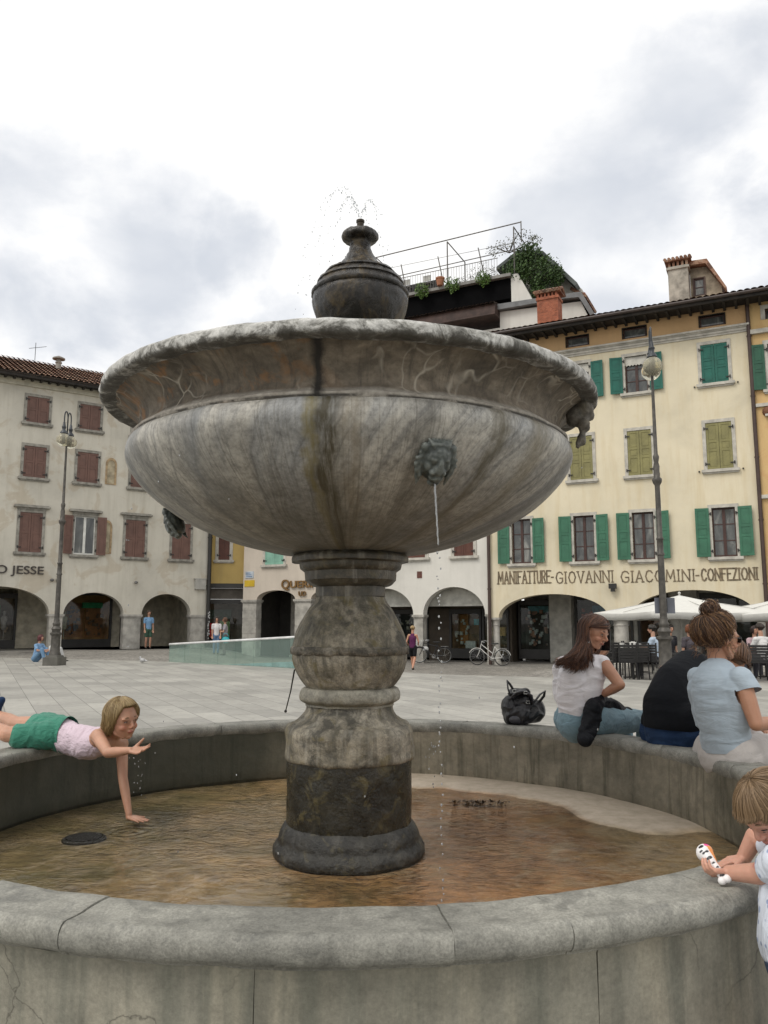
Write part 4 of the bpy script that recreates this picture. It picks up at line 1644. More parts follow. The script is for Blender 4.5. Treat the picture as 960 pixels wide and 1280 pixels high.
# ---- left palace ---------------------------------------------------------------
LB = thing('building', 'three-storey cream plastered palace with brown-red shutters and arcade, on the left', 'building')
P_L = m_plaster('aged_cream_plaster', (.58, .55, .475), (.36, .33, .26), .35, .35, (.40, .31, .20))
holes = []
ZB = -.6
lz = .13
arches_L = [(-12.9, -8.55, 1.75, 2.92), (-7.95, -3.76, 1.75, 2.92), (-3.16, -.47, 1.75, 2.74), (.38, 2.82, 1.75, 2.74)]
S0, S1 = -17.0, 3.62
rows_L = [(10.30, 11.50), (7.80, 9.22), (4.45, 6.22)]
wincol_L = [-10.2, -7.6, -4.74, -2.44, .05, 2.2]
win_L = []
for i, (za, zb) in enumerate(rows_L):
    for c in wincol_L:
        if i == 2 and c == .05:
            c = -.08
        if i == 2 and c == -2.44:
            c = -2.42
        if c == 2.2 and i < 2:
            c = 2.0
        win_L.append((i, c - .47, c + .47, za, zb))
holes = [[(a, z0), (b, z0), (b, z1), (a, z1)] for i, a, b, z0, z1 in win_L]
low = [(S0, 1.75)]
for a, b, zs, za in arches_L:
    seg = list(reversed(arch_hole(a, b, zs, za)))
    low += seg
low += [(S1, 1.75)]
poly = low + [(S1, 12.2), (S0, 12.2)]
mb = MB()
mb.prism(poly, 0, -.45, FL, holes=holes)
mb.build('facade', P_L, LB)
for a, b in ((-17, -12.9), (-8.55, -7.95), (-3.76, -3.16), (-.47, .38), (2.82, 3.62)):
    square_col(FL, a + .02, b - .02, -.43, -.02, lz - .3 if b < 0 else lz - .2, 1.75, LB, GREY_TRIM if a < -4 else STONE_COL)
for i, a, b, z0, z1 in win_L:
    if i == 2 and abs((a + b) / 2 + 2.42) < .1:
        window(LB, FL, a, b, z0, z1, 'open', SH_RED, GREY_TRIM, WHITE_FRAME, lintel=True, cols=2, rows=1, wleaf=.40, roww=2, tw=.10, depth=.1)
    else:
        window(LB, FL, a, b, z0, z1, 'closed', SH_RED, GREY_TRIM, lintel=(i == 2 and a < 1), roww=2, tw=.12)
# little walled-up gothic windows
for s, z0, z1, wd in ((-1.36, 7.82, 8.98, .34), (-1.42, 4.55, 6.0, .30)):
    mb = MB()
    out = arch_hole(s - wd / 2 - .09, s + wd / 2 + .09, z1 - .2, z1 + .12, z0, 10)
    inn = arch_hole(s - wd / 2, s + wd / 2, z1 - .2, z1, z0 + .04, 10)
    mb.prism(out, -.02, .03, FL, holes=[inn])
    w = mb.build('blind_window', mat('ochre_stone', (.40, .29, .17), .8, .2, 5), LB)
    mb = MB()
    mb.prism(inn, -.02, .004, FL)
    mb.build('infill', mat('niche_infill', (.42, .36, .25), .85, .2, 4), w)
# eave, gutter, roof
mb = MB()
fbox(mb, FL, S0 - .3, S1 + .1, -.2, .10, 11.93, 12.12)
fbox(mb, FL, S0 - .3, S1 + .1, -.2, .20, 12.122, 12.21)
mb.build('cornice', mat('cream_cornice', (.52, .49, .40), .8), LB)
mb = MB()
fbox(mb, FL, S0 - .4, S1 + .2, -.3, .62, 12.215, 12.30)
fbox(mb, FL, S0 - .4, S1 + .2, .50, .66, 12.17, 12.36)
for k in range(56):
    s = S0 + .37 * k
    if s < S1:
        fbox(mb, FL, s, s + .10, .2, .60, 12.12, 12.213)
mb.build('eave', DARK_WOOD, LB)
tile_roof(FL, S0 - .4, S1 + .2, .70, 12.33, 5.6, math.radians(23), parent=LB)
mb = MB()
sc_ = FL(-3.35, -2.9, 0)
mb.lathe([(.13, 13.3), (.13, 14.15), (.16, 14.16), (.16, 14.22), (.12, 14.23), (.12, 14.36)], 14, sc_)
mb.lathe([(.30, 14.36), (.30, 14.42), (.05, 14.54)], 16, sc_)
mb.build('chimney', mat('grey_flue', (.30, .28, .25), .8), LB)
mb = MB()
mb.tube([FL(-4.4, -3.2, 14.2), FL(-4.4, -3.2, 15.1)], .015, 6)
mb.tube([FL(-4.7, -3.2, 14.75), FL(-3.9, -3.2, 15.0)], .012, 6)
mb.build('aerial', IRON, LB)
# arcade inside
mb = MB()
fbox(mb, FL, S0, S1, -5.2, -5.0, -.2, 3.4)
for a_, b_ in ((S0, -8.01), (-4.39, -2.51), (.11, .54), (1.61, 3.2)):
    fbox(mb, FL, a_, b_, -4.99, -3.8, -.2, 3.19)
fbox(mb, FL, -8.0, 1.6, -4.99, -3.8, 2.96, 3.19)
fbox(mb, FL, S1 - .42, S1 + .03, -5.3, -.46, -.2, 3.4)
fbox(mb, FL, S0, S0 + .3, -9, -.46, -.2, 12.2)
fbox(mb, FL, S1 - .3, S1, -9, -.452, 3.42, 12.2)
mb.build('arcade_wall', mat('arcade_wall_beige', (.46, .42, .33), .85, .15), LB)
mb = MB()
fbox(mb, FL, S0, S1 - .451, -3.79, -.46, 3.2, 3.35)
mb.build('arcade_ceiling', ARC_IN, LB)
shop(LB, FL, -8.0, -4.4, .1, 2.75, -3.78, [('box', -5.45, .95, .75, .7, (.05, .33, .16)), ('frame', -6.6, .2, 1.0, 1.4, (.16, .09, .12)), ('goods', -5.9, .0, 2.4, .7, (.35, .22, .16)), ('dummy', -4.85, 0, 1, 1, (.25, .2, .2))], inner=(.13, .09, .07))
shop(LB, FL, -2.5, .1, .1, 2.95, -3.78, [('dummy', -2.1, 0, 1, 1, (.35, .31, .24)), ('goods', -1.6, .2, .6, 1.3, (.05, .05, .06)), ('goods', -.6, .1, .8, 1.3, (.10, .06, .04)), ('box', -.75, 1.55, 1.0, .28, (.02, .16, .07)), ('frame', -1.5, .1, .9, 1.7, (.22, .09, .035)), ('frame', -.55, .1, .85, 1.7, (.25, .105, .045))], inner=(.25, .12, .05))
shop(LB, FL, .55, 1.6, .1, 2.95, -3.78, [('goods', 1.0, .1, .6, 1.5, (.3, .3, .27))], inner=(.05, .07, .05), base=.2)
SIGN_M = mat('sign_letters_dark', (.045, .035, .03), .5)
text_obj('shop_sign', 'BARONIO JESSE', FL, -8.6, 3.50, .50, SIGN_M, LB, width=4.55) if False else None
# the words that can be read: ...O JESSE
text_obj('shop_sign', 'O JESSE', FL, -6.05, 3.49, .50, SIGN_M, LB, width=1.95, weight=.004)
# floodlight spots and iron wall anchors
mb = MB()
for s in (-3.5, .02):
    for q in ((-.25, .0) if s < -1 else (0,)):
        mb.ell(FL(s + q * 1.0, .12, 3.25), (.09, .09, .07), nu=10, nv=6)
        mb.tube([FL(s + q, 0, 3.3), FL(s + q, .12, 3.28)], .02, 6)
mb.build('floodlight', mat('grey_metal', (.16, .155, .15), .5, metal=.3), LB)
settle(LB, FL(-3, 0, 0))

# raised pavement in front of the left arcade
mb = MB()
for k in range(1):
    a, b = FL(-17, 0, 0), FL(3.6, 0, 0)
    pts = [FL(-17, -4.1, .15), FL(3.6, -4.1, .15), FL(3.6, .9, .15), FL(-17, .9, .15)]
    mb.add(pts + [p - Vector((0, 0, .6)) for p in pts], [(0, 1, 2, 3), (3, 2, 6, 7), (1, 5, 6, 2), (0, 3, 7, 4)])
mb.build('pavement', mat('dark_stone_pavement', (.25, .235, .21), .8, .2, 2), kind='structure')

# drain pipe at the corner with graffiti stickers
def drainpipe(F, s, y, z0, z1, label, m=None, r=.055, stickers=False, cat='drainpipe'):
    root = thing('drainpipe', label, cat)
    mb = MB()
    mb.tube([F(s, y, z0), F(s, y, z1)], r, 10)
    mb.build('pipe', m or IRON, root, smooth=math.radians(40))
    k = z0 + .8
    while k < z1:
        mb = MB()
        mb.tube([F(s, y, k - .03), F(s, y, k + .03)], r * 1.25, 10)
        fbox(mb, F, s - .02, s + .02, 0, y, k - .02, k + .02)
        mb.build('bracket', m or IRON, root)
        k += 2.4
    if stickers:
        rng = random.Random(4)
        mb = MB()
        for q in range(16):
            z = z0 + .5 + rng.random() * 1.5
            mb.box(F(s + rng.uniform(-.04, .04), y + r * 1.3, z), (.05, .012, .07), F.M())
        mb.build('stickers', mat('paper_stickers', (.5, .5, .5), .7), root)
    settle(root, F(s, y, z0))
    return root
drainpipe(FL, 3.66, .13, .0, 12.0, 'dark drainpipe covered in small stickers at the corner of the cream palace', stickers=True, r=.10)

# junction boxes beside it
mb = MB()
fbox(mb, FL, 2.95, 3.5, .0, .16, 3.0, 3.5)
fbox(mb, FL, 2.9, 3.55, .0, .17, 3.502, 3.54)
tag(mb.build('junction_box', mat('grey_box', (.38, .37, .34), .6)), 'grey electric junction box beside the dark drainpipe at the corner of the cream palace', 'junction box')

# ---- narrow yellow house in the corner ------------------------------------------
a = FL(3.55, -.9, 0)
b = FR(-13.05, -.7, 0)
FY = Wall2D((a.x, a.y), (b.x - a.x, b.y - a.y))
WY = (b - a).length
YB = thing('building', 'narrow yellow house squeezed into the corner between the cream palace and the pink house', 'building')
mb = MB()
hy = [(WY * .46 - .28, 4.55), (WY * .46 + .28, 4.55), (WY * .46 + .28, 6.5), (WY * .46 - .28, 6.5)]
mb.prism([(-.6, 3.35), (WY + .6, 3.35), (WY + .6, 12), (-.6, 12)], 0, -.4, FY, holes=[hy])
mb.build('facade', m_plaster('yellow_ochre_plaster', (.50, .36, .13), (.35, .26, .12), .3), YB)
window(YB, FY, WY * .46 - .28, WY * .46 + .28, 4.55, 6.5, 'closed', SH_BROWN, roww=2, tw=.16)
mb = MB()
fbox(mb, FY, -.5, WY + .5, -.35, .03, 3.12, 3.348)
mb.build('shop_lintel', ARC_DK, YB)
mb = MB()
fbox(mb, FY, -.5, .12, -.4, -.02, -.5, 3.1)
fbox(mb, FY, WY - .25, WY + .5, -.4, -.02, -.5, 3.1)
mb.build('shop_jamb', STONE_TRIM, YB)
shop(YB, FY, .14, WY - .27, -.1, 2.55, -.25, [('box', .7, .5, .6, .7, (.45, .02, .02)), ('box', 1.3, .5, .5, .8, (.10, .14, .06)), ('frame', 1.0, 1.4, 1.2, .5, (.05, .06, .05))], inner=(.07, .05, .04), base=.25)
mb = MB()
fbox(mb, FY, .14, WY - .27, -.24, -.2, 2.56, 3.11)
mb.build('fascia', mat('brown_fascia', (.10, .085, .07), .7), YB)
tile_roof(FY, -1, WY + 1, .4, 12.0, 3, math.radians(20), parent=YB)
settle(YB, FY(1, 0, -.2))

# ---- pink house with the gold shop sign ------------------------------------------
def simple_house(label, s0, s1, ztop, plaster, arches, wins, extra=None):
    B = thing('building', label, 'building')
    holes = [[(w[0], w[2]), (w[1], w[2]), (w[1], w[3]), (w[0], w[3])] for w in wins]
    low = [(s0, arches[0][4])]
    for a, b, zs, za, zl in arches:
        low += [(a, zl)] if abs(zl - zs) > .01 else []
        low += list(reversed(arch_hole(a, b, zs, za)))
        low += [(b, zl)] if abs(zl - zs) > .01 else []
    low += [(s1, arches[-1][4])]
    mb = MB()
    mb.prism(low + [(s1, ztop), (s0, ztop)], 0, -.45, FR, holes=holes)
    mb.build('facade', plaster, B)
    return B

PK = simple_house('pale pink house with blocky stone arcade pillars and a gold shop sign', -13.05, -6.95, 13.0,
                  m_plaster('pale_pink_plaster', (.60, .53, .45), (.42, .37, .30), .25),
                  [(-12.22, -9.95, 2.50, 2.95, 2.5), (-9.05, -7.0, 2.50, 2.95, 2.5)],
                  [(-11.75, -10.65, 4.22, 5.9), (-8.9, -7.8, 4.22, 5.9), (-11.7, -10.7, 7.4, 9.1), (-8.9, -7.9, 7.4, 9.1), (-11.7, -10.7, 10.4, 11.8), (-8.9, -7.9, 10.4, 11.8)])
for w in [(-11.75, -10.65, 4.22, 5.9), (-8.9, -7.8, 4.22, 5.9), (-11.7, -10.7, 7.4, 9.1), (-8.9, -7.9, 7.4, 9.1), (-11.7, -10.7, 10.4, 11.8), (-8.9, -7.9, 10.4, 11.8)]:
    window(PK, FR, *w, 'closed', SH_MINT, STONE_TRIM, roww=2)
square_col(FR, -13.05, -12.22, -.44, .02, -.42, 2.5, PK, coursed=7)
square_col(FR, -9.95, -9.05, -.44, .02, -.42, 2.5, PK, coursed=7)
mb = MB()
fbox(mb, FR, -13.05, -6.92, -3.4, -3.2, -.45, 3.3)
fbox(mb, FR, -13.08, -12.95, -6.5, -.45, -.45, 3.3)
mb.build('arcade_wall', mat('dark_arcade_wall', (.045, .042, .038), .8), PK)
mb = MB()
fbox(mb, FR, -13.0, -6.95, -3.2, -.46, 3.1, 3.25)
mb.build('arcade_ceiling', ARC_IN, PK)
square_col(FR, -12.0, -11.3, -3.18, -2.8, -.42, 3.05, PK)
square_col(FR, -10.45, -9.4, -3.18, -2.7, -.42, 3.05, PK, coursed=8)
tile_roof(FR, -13.3, -6.7, .6, 13.0, 4, math.radians(20), parent=PK)
GOLD = mat('gold_letters', (.22, .125, .045), .35, .1, metal=.5)
sg = thing('shop_sign', 'gold shop lettering with small line below on the pink house beside the pedestal', 'sign')
text_obj('letter_q', 'Q', FR, -10.72, 3.02, .62, GOLD, sg, width=.46, y=.06, extrude=.03, weight=.012)
text_obj('letters', 'UERINI', FR, -10.22, 3.06, .46, GOLD, sg, width=1.75, y=.06, extrude=.03, weight=.012)
text_obj('small_letters', 'UD', FR, -9.72, 2.66, .30, GOLD, sg, width=.42, y=.06, extrude=.03, weight=.01)
settle(sg, FR(-10, 0, 2.7))
# street number plates
pr = thing('street_sign', 'small bluish-white street name plate on the pink house above the yellow plate', 'street sign')
mb = MB()
fbox(mb, FR, -12.92, -12.42, .0, .03, 3.58, 3.92)
mb.build('plate', mat('white_enamel', (.50, .55, .60), .3), pr)
mb = MB()
for k in range(3):
    fbox(mb, FR, -12.86, -12.50 - .05 * k, .03, .034, 3.64 + .09 * k, 3.68 + .09 * k)
mb.build('lettering', mat('blue_print', (.12, .20, .36), .4), pr)
settle(pr, FR(-12.7, 0, 3.7))
mb = MB()
fbox(mb, FR, -12.96, -12.36, .0, .03, 3.16, 3.48)
tag(mb.build('street_sign', mat('yellow_enamel', (.62, .42, .03), .4)), 'plain yellow plate on the pink house below the bluish street plate', 'street sign')

# ---- white house -------------------------------------------------------------------
wh = [(-6.3, -5.35, 4.28, 6.0), (-4.0, -3.05, 4.28, 6.0), (-1.65, -.75, 4.28, 6.0)] + [(c - .45, c + .45, z0, z1) for z0, z1 in ((7.4, 9.2), (10.4, 12.0)) for c in (-5.8, -3.5, -1.2)]
WHB = simple_house('white plastered house with slender column arcade between the pedestal and the cream-yellow palace', -6.9, -.0, 13.1,
                   m_plaster('white_plaster', (.66, .64, .59), (.45, .43, .38), .18),
                   [(-6.6, -3.66, 1.72, 2.93, 1.72), (-3.18, -.26, 1.72, 2.93, 1.72)], wh)
for w in wh:
    window(WHB, FR, *w, 'closed', SH_BROWN, STONE_TRIM, roww=2, tw=.15)
square_col(FR, -3.64, -3.20, -.44, -.01, -.42, 1.72, WHB)
square_col(FR, -6.9, -6.62, -.44, -.01, -.42, 1.72, WHB)
round_col(FR, -.13, -.2, -.42, 1.72, .12, 'column', parent=WHB)
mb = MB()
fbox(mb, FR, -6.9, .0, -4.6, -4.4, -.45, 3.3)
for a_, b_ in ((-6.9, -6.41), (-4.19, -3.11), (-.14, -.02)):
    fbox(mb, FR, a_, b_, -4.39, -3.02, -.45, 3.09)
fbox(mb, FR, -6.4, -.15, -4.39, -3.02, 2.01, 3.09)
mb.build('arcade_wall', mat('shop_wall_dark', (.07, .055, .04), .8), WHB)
mb = MB()
fbox(mb, FR, -6.9, .0, -3.4, -.46, 3.1, 3.25)
# pale canvas blind filling the arch heads
fbox(mb, FR, -6.6, -.2, -.9, -.8, 2.18, 3.09)
fbox(mb, FR, -6.6, -.2, -.85, -.72, 2.10, 2.19)
for k in range(8):
    mb.ell(FR(-6.2 + .8 * k, -.7, 2.80), (.05, .05, .05), nu=8, nv=6)
mb.build('arcade_ceiling', mat('off_white_ceiling', (.55, .54, .49), .8), WHB)
shop(WHB, FR, -3.1, -1.5, -.3, 2.0, -3.0, [('goods', -2.5, .1, 1.0, 1.2, (.4, .38, .33)), ('box', -2.2, .0, .5, .35, (.55, .55, .5)), ('frame', -1.9, 1.1, .6, .3, (.03, .25, .3)), ('frame', -2.7, .2, .4, 1.6, (.30, .14, .05))], inner=(.14, .08, .035))
shop(WHB, FR, -1.45, -.15, -.3, 2.0, -3.0, [('box', -.8, .9, .7, .4, (.40, .22, .08)), ('goods', -.8, .1, .8, .8, (.12, .09, .06))], inner=(.10, .065, .03), base=.15)
shop(WHB, FR, -6.4, -4.2, -.3, 2.0, -3.0, [('goods', -5.2, .1, 1.4, 1.2, (.2, .18, .15))], inner=(.03, .03, .03))
tile_roof(FR, -7.0, .1, .6, 13.1, 4, math.radians(20), parent=WHB)
settle(WHB, FR(-3, 0, -.4))
mb = MB()
fbox(mb, FR, -3.46, -3.22, .0, .02, 3.36, 3.66)
fbox(mb, FR, -3.40, -3.28, .02, .03, 3.42, 3.60)
tag(mb.build('wall_plaque', mat('dark_red_plaque', (.14, .05, .035), .5)), 'tiny dark red plaque on the white house between two arches', 'plaque')
drainpipe(FR, -.02, .10, -.4, 13.0, 'dark brown drainpipe between the white house and the cream-yellow palace', mat('brown_pipe', (.06, .035, .028), .5), .07)
settle(PK, FR(-10, 0, -.4))

# ---- cream-yellow palace -------------------------------------------------------------
RB = thing('building', 'cream-yellow palace with green and olive shutters, wide dark eave and painted lettering', 'building')
wr = []
C4 = [1.42, 4.09, 6.45, 9.44]
for c in C4:
    wr.append(('r1', c - .42, c + .42, 3.86, 5.76))
    wr.append(('r2', c - .47, c + .47, 7.27, 9.13))
    wr.append(('r3', c - .44, c + .44, 10.72, 12.28))
    wr.append(('att', c - .46, c + .46, 13.06, 13.50))
holes = [[(w[1], w[3]), (w[2], w[3]), (w[2], w[4]), (w[1], w[4])] for w in wr if w[0] != 'att']
low = [(0.0, 1.58)]
for a, b, zs, za in ((.34, 4.95, 1.58, 2.55), (5.85, 10.42, 1.58, 2.62)):
    low += list(reversed(arch_hole(a, b, zs, za, n=28)))
low += [(10.75, 1.58)]
mb = MB()
mb.prism(low + [(10.75, 12.62), (0.0, 12.62)], 0, -.5, FR, holes=holes)
mb.build('facade', m_plaster('cream_yellow_plaster', (.68, .61, .455), (.56, .44, .24), .42), RB)
holes = [[(w[1], w[3]), (w[2], w[3]), (w[2], w[4]), (w[1], w[4])] for w in wr if w[0] == 'att']
mb = MB()
mb.prism([(0, 12.92), (10.75, 12.92), (10.75, 13.75), (0, 13.75)], -.01, -.5, FR, holes=holes)
mb.build('attic_wall', m_plaster('orange_plaster', (.60, .39, .20), (.45, .30, .17), .3), RB)
mb = MB()
for y, z0, z1 in ((.05, 12.622, 12.70), (.09, 12.702, 12.80), (.14, 12.802, 12.84), (.20, 12.842, 12.918)):
    fbox(mb, FR, -.02, 10.77, -.45, y, z0, z1)
mb.build('cornice', STONE_TRIM, RB)
for kind, a, b, z0, z1 in wr:
    i = C4.index(min(C4, key=lambda q: abs(q - (a + b) / 2)))
    if kind == 'r1':
        window(RB, FR, a, b, z0, z1, 'open', SH_GREEN, wleaf=.50, roww=3)
    elif kind == 'r2':
        window(RB, FR, a, b, z0, z1, 'closed', SH_OLIVE)
    elif kind == 'r3':
        if i == 3:
            window(RB, FR, a - .05, b + .05, z0, z1 + .04, 'closed', SH_TEAL)
        else:
            window(RB, FR, a, b, z0, z1, 'open', SH_TEAL, wleaf=.50, blind=True)
    else:
        window(RB, FR, a, b, z0, z1, 'none', None, DARK_WOOD, cols=1, rows=1, sill=False, tw=.04, depth=.16)
# eave of dark boards with rafters, fascia and gutter
mb = MB()
fbox(mb, FR, -.35, 16.2, -.4, 1.0, 13.72, 13.77)
k = -.2
while k < 16:
    fbox(mb, FR, k, k + .10, .005, .96, 13.60, 13.719)
    k += .42
fbox(mb, FR, -.35, 16.2, .96, 1.06, 13.62, 13.84)
mb.build('eave', DARK_WOOD, RB)
mb = MB()
mb.tube([FR(-.4, 1.12, 13.80), FR(16.2, 1.12, 13.80)], .07, 8)
mb.build('gutter', mat('brown_gutter', (.045, .03, .025), .5), RB)
tile_roof(FR, -.4, 16.2, 1.10, 13.86, 6.0, math.radians(19), parent=RB, m=m_tiles('dark_roof_tiles'))
round_col(FR, 5.40, -.2, -.42, 1.58, .30, parent=RB)
round_col(FR, .17, -.2, -.42, 1.58, .15, parent=RB)
round_col(FR, 10.6, -.2, -.42, 1.58, .24, parent=RB)
mb = MB()
fbox(mb, FR, .01, 16, -5.2, -5.0, -.45, 3.3)
for a_, b_ in ((1.66, 2.74), (5.31, 5.49), (6.81, 8.09), (10.61, 16)):
    fbox(mb, FR, a_, b_, -4.99, -3.72, -.45, 2.99)
fbox(mb, FR, .05, 10.6, -4.99, -3.72, 2.62, 2.99)
fbox(mb, FR, 1.7, 2.7, -3.715, -3.2, -.45, 2.99)
fbox(mb, FR, 6.9, 8.0, -3.715, -3.5, -.45, 2.99)
mb.build('arcade_wall', mat('arcade_wall_grey', (.44, .43, .39), .85, .15), RB)
mb = MB()
fbox(mb, FR, .01, 16, -4.99, -.51, 3.0, 3.15)
mb.build('arcade_ceiling', ARC_IN, RB)
shop(RB, FR, .1, 1.65, -.3, 2.4, -3.7, [('goods', .8, .1, 1.0, 1.6, (.30, .16, .12)), ('frame', .8, 1.7, 1.0, .3, (.15, .3, .4)), ('goods', .9, .1, 1.0, 1.4, (.45, .42, .4))], inner=(.06, .05, .045))
shop(RB, FR, 2.75, 5.3, -.3, 2.6, -3.7, [('frame', 3.7, .5, .7, 1.5, (.04, .12, .18)), ('goods', 3.1, .1, .6, 1.8, (.25, .06, .04)), ('goods', 4.6, .1, .8, 1.2, (.10, .08, .07)), ('frame', 4.7, .4, .7, 1.4, (.12, .07, .05))], inner=(.05, .04, .035))
shop(RB, FR, 8.1, 10.6, -.3, 2.6, -3.7, [('goods', 9.0, .3, 1.2, 1.4, (.25, .15, .1))], inner=(.03, .028, .025))
shop(RB, FR, 5.5, 6.8, -.3, 2.6, -3.7, [('goods', 6.2, .3, .6, 1.4, (.3, .15, .1))], inner=(.10, .05, .03))
mb = MB()
mb.tube([FR(5.2, 0, 2.78), FR(5.2, .16, 2.80)], .018, 6)
fbox(mb, FR, 5.05, 5.35, .10, .24, 2.72, 2.92)
fbox(mb, FR, 5.12, 5.28, .12, .22, 2.60, 2.72)
mb.build('floodlight', IRON, RB)
mb = MB()
for c in C4[3:]:
    for z in (10.62, 7.20):
        for q in (-.78, .80):
            mb.ell(FR(c + q, .04, z + .02), (.035, .035, .035), nu=8, nv=6)
mb.build('shutter_catches', IRON, RB)
LET = mat('painted_letters', (.20, .155, .10), .8, .25, 6)
# lettering, drawn stroke by stroke in the tall narrow style of the wall
STROKES = {
 'A': [[(0, 0), (.5, 1), (1, 0)], [(.18, .32), (.82, .32)]],
 'C': [[(1, .8), (.8, .96), (.5, 1), (.2, .9), (0, .5), (.2, .1), (.5, 0), (.8, .04), (1, .2)]],
 'E': [[(1, 1), (0, 1), (0, 0), (1, 0)], [(0, .55), (.75, .55)]],
 'F': [[(1, 1), (0, 1), (0, 0)], [(0, .55), (.75, .55)]],
 'G': [[(1, .8), (.8, .96), (.5, 1), (.2, .9), (0, .5), (.2, .1), (.5, 0), (.85, .05), (1, .2), (1, .45), (.6, .45)]],
 'I': [[(.5, 0), (.5, 1)]],
 'M': [[(0, 0), (.1, 1), (.5, .25), (.9, 1), (1, 0)]],
 'N': [[(0, 0), (0, 1), (1, 0), (1, 1)]],
 'O': [[(.5, 0), (.2, .1), (0, .5), (.2, .9), (.5, 1), (.8, .9), (1, .5), (.8, .1), (.5, 0)]],
 'R': [[(0, 0), (0, 1), (.7, 1), (1, .78), (.7, .52), (0, .52)], [(.5, .52), (1, 0)]],
 'T': [[(0, 1), (1, 1)], [(.5, 1), (.5, 0)]],
 'U': [[(0, 1), (0, .25), (.2, .04), (.5, 0), (.8, .04), (1, .25), (1, 1)]],
 'V': [[(0, 1), (.5, 0), (1, 1)]],
 'Z': [[(0, 1), (1, 1), (0, 0), (1, 0)]],
 '-': [[(0, .45), (1, .45)]],
}
WID = {'I': .25, 'M': 1.2, 'G': 1.1, 'O': 1.15, 'A': 1.0, 'N': 1.0, '-': .8, 'C': .95, 'V': 1.0}
def letters(root, F, word, s0, s1, z0, h, m, y=.004, th=.055, gap=.35, wide=1.0):
    tot = sum(WID.get(c, .75) * wide for c in word) + gap * (len(word) - 1)
    k = (s1 - s0) / tot
    s = s0
    for ch in word:
        w = WID.get(ch, .75) * wide * k
        if ch == '-':
            w *= .8
        mb = MB()
        for st in STROKES[ch]:
            for p, q in zip(st, st[1:]):
                a = Vector((s + p[0] * w, z0 + p[1] * h))
                b = Vector((s + q[0] * w, z0 + q[1] * h))
                if ch == 'I':
                    a.x = b.x = s + w / 2
                d = (b - a).normalized()
                nn = Vector((-d.y, d.x)) * th / 2
                e = d * th * .45
                P = [a - e + nn, a - e - nn, b + e - nn, b + e + nn]
                mb.prism([(x.x, x.y) for x in P], y + random.uniform(0, .0015), y + .008 + random.uniform(0, .004), F)
            # small serifs at stroke ends
            if ch != '-' and ch not in 'CGOU':
                for p in (st[0], st[-1]):
                    if p[1] in (0, 1):
                        x = s + (w / 2 if ch == 'I' else p[0] * w)
                        zc = z0 + p[1] * h
                        mb.prism([(x - .06, zc - .018), (x + .06, zc - .018), (x + .06, zc + .018), (x - .06, zc + .018)], y + .0001 * random.random(), y + .013 + random.uniform(0, .003), F)
        mb.build('painted_letter', m, root)
        s += w + gap * k
letters(RB, FR, 'MANIFATTURE', .36, 2.62, 3.02, .50, LET, th=.06)
letters(RB, FR, '-', 2.68, 2.78, 3.02, .50, LET, gap=0, wide=1)
letters(RB, FR, 'GIOVANNI', 2.88, 5.20, 2.99, .46, LET, th=.05, gap=.42)
letters(RB, FR, 'GIACOMINI', 5.52, 8.28, 2.97, .44, LET, th=.05, gap=.42)
letters(RB, FR, '-', 8.34, 8.46, 2.97, .44, LET, gap=0, wide=1)
letters(RB, FR, 'CONFEZIONI', 8.54, 10.50, 2.97, .44, LET, th=.06)
# side wall and back, so the block is solid from a step aside
mb = MB()
fbox(mb, FR, -.0, .3, -9, -.51, 12.7, 13.7)
mb.build('side_wall', STONE_TRIM, RB)
settle(RB, FR(5.4, 0, -.4))
drainpipe(FR, 10.74, .10, -.4, 13.7, 'dark brown drainpipe between the cream-yellow palace and the orange house', mat('brown_pipe', (.06, .035, .028), .5), .075)

# ---- orange house at the right edge -----------------------------------------------------
OB = thing('building', 'orange plastered house with dark green shutters at the right edge of the square', 'building')
wo = [(11.35, 12.35, 10.2, 12.0), (11.45, 12.35, 6.9, 8.9), (11.45, 12.35, 3.5, 5.4), (11.35, 12.3, 13.0, 13.42)]
holes = [[(w[0], w[2]), (w[1], w[2]), (w[1], w[3]), (w[0], w[3])] for w in wo]
mb = MB()
mb.prism([(10.78, 2.4), (16, 2.4), (16, 13.72), (10.78, 13.72)], 0, -.5, FR, holes=holes)
mb.build('facade', m_plaster('orange_house_plaster', (.62, .43, .20), (.5, .3, .13), .4, .3, (.55, .28, .12)), OB)
for k, w in enumerate(wo):
    window(OB, FR, *w, 'open' if k == 0 else 'closed' if k < 3 else 'none', mat('dark_green_paint', (.018, .09, .05), .5), STONE_TRIM, tw=.16, lintel=k in (1, 2), wleaf=.45, only=-1 if k == 0 else None, sill=k < 3)
for y_, z0_, z1_ in ((.16, 12.45, 12.62), (.10, 9.55, 9.68), (.12, 6.0, 6.14)):
    mb = MB()
    fbox(mb, FR, 10.79, 16, -.3, y_, z0_, z1_)
    mb.build('string_course', STONE_TRIM, OB)
mb = MB()
pp = FR(11.22, .0, 9.35)
mb.ell(pp, (.20, .20, .20), nu=14, nv=8)
mb.build('roundel', mat('brown_roundel', (.18, .08, .04), .8), OB)
square_col(FR, 10.95, 11.4, -.45, -.02, -.42, 2.4, OB)
settle(OB, FR(12, 0, -.4))

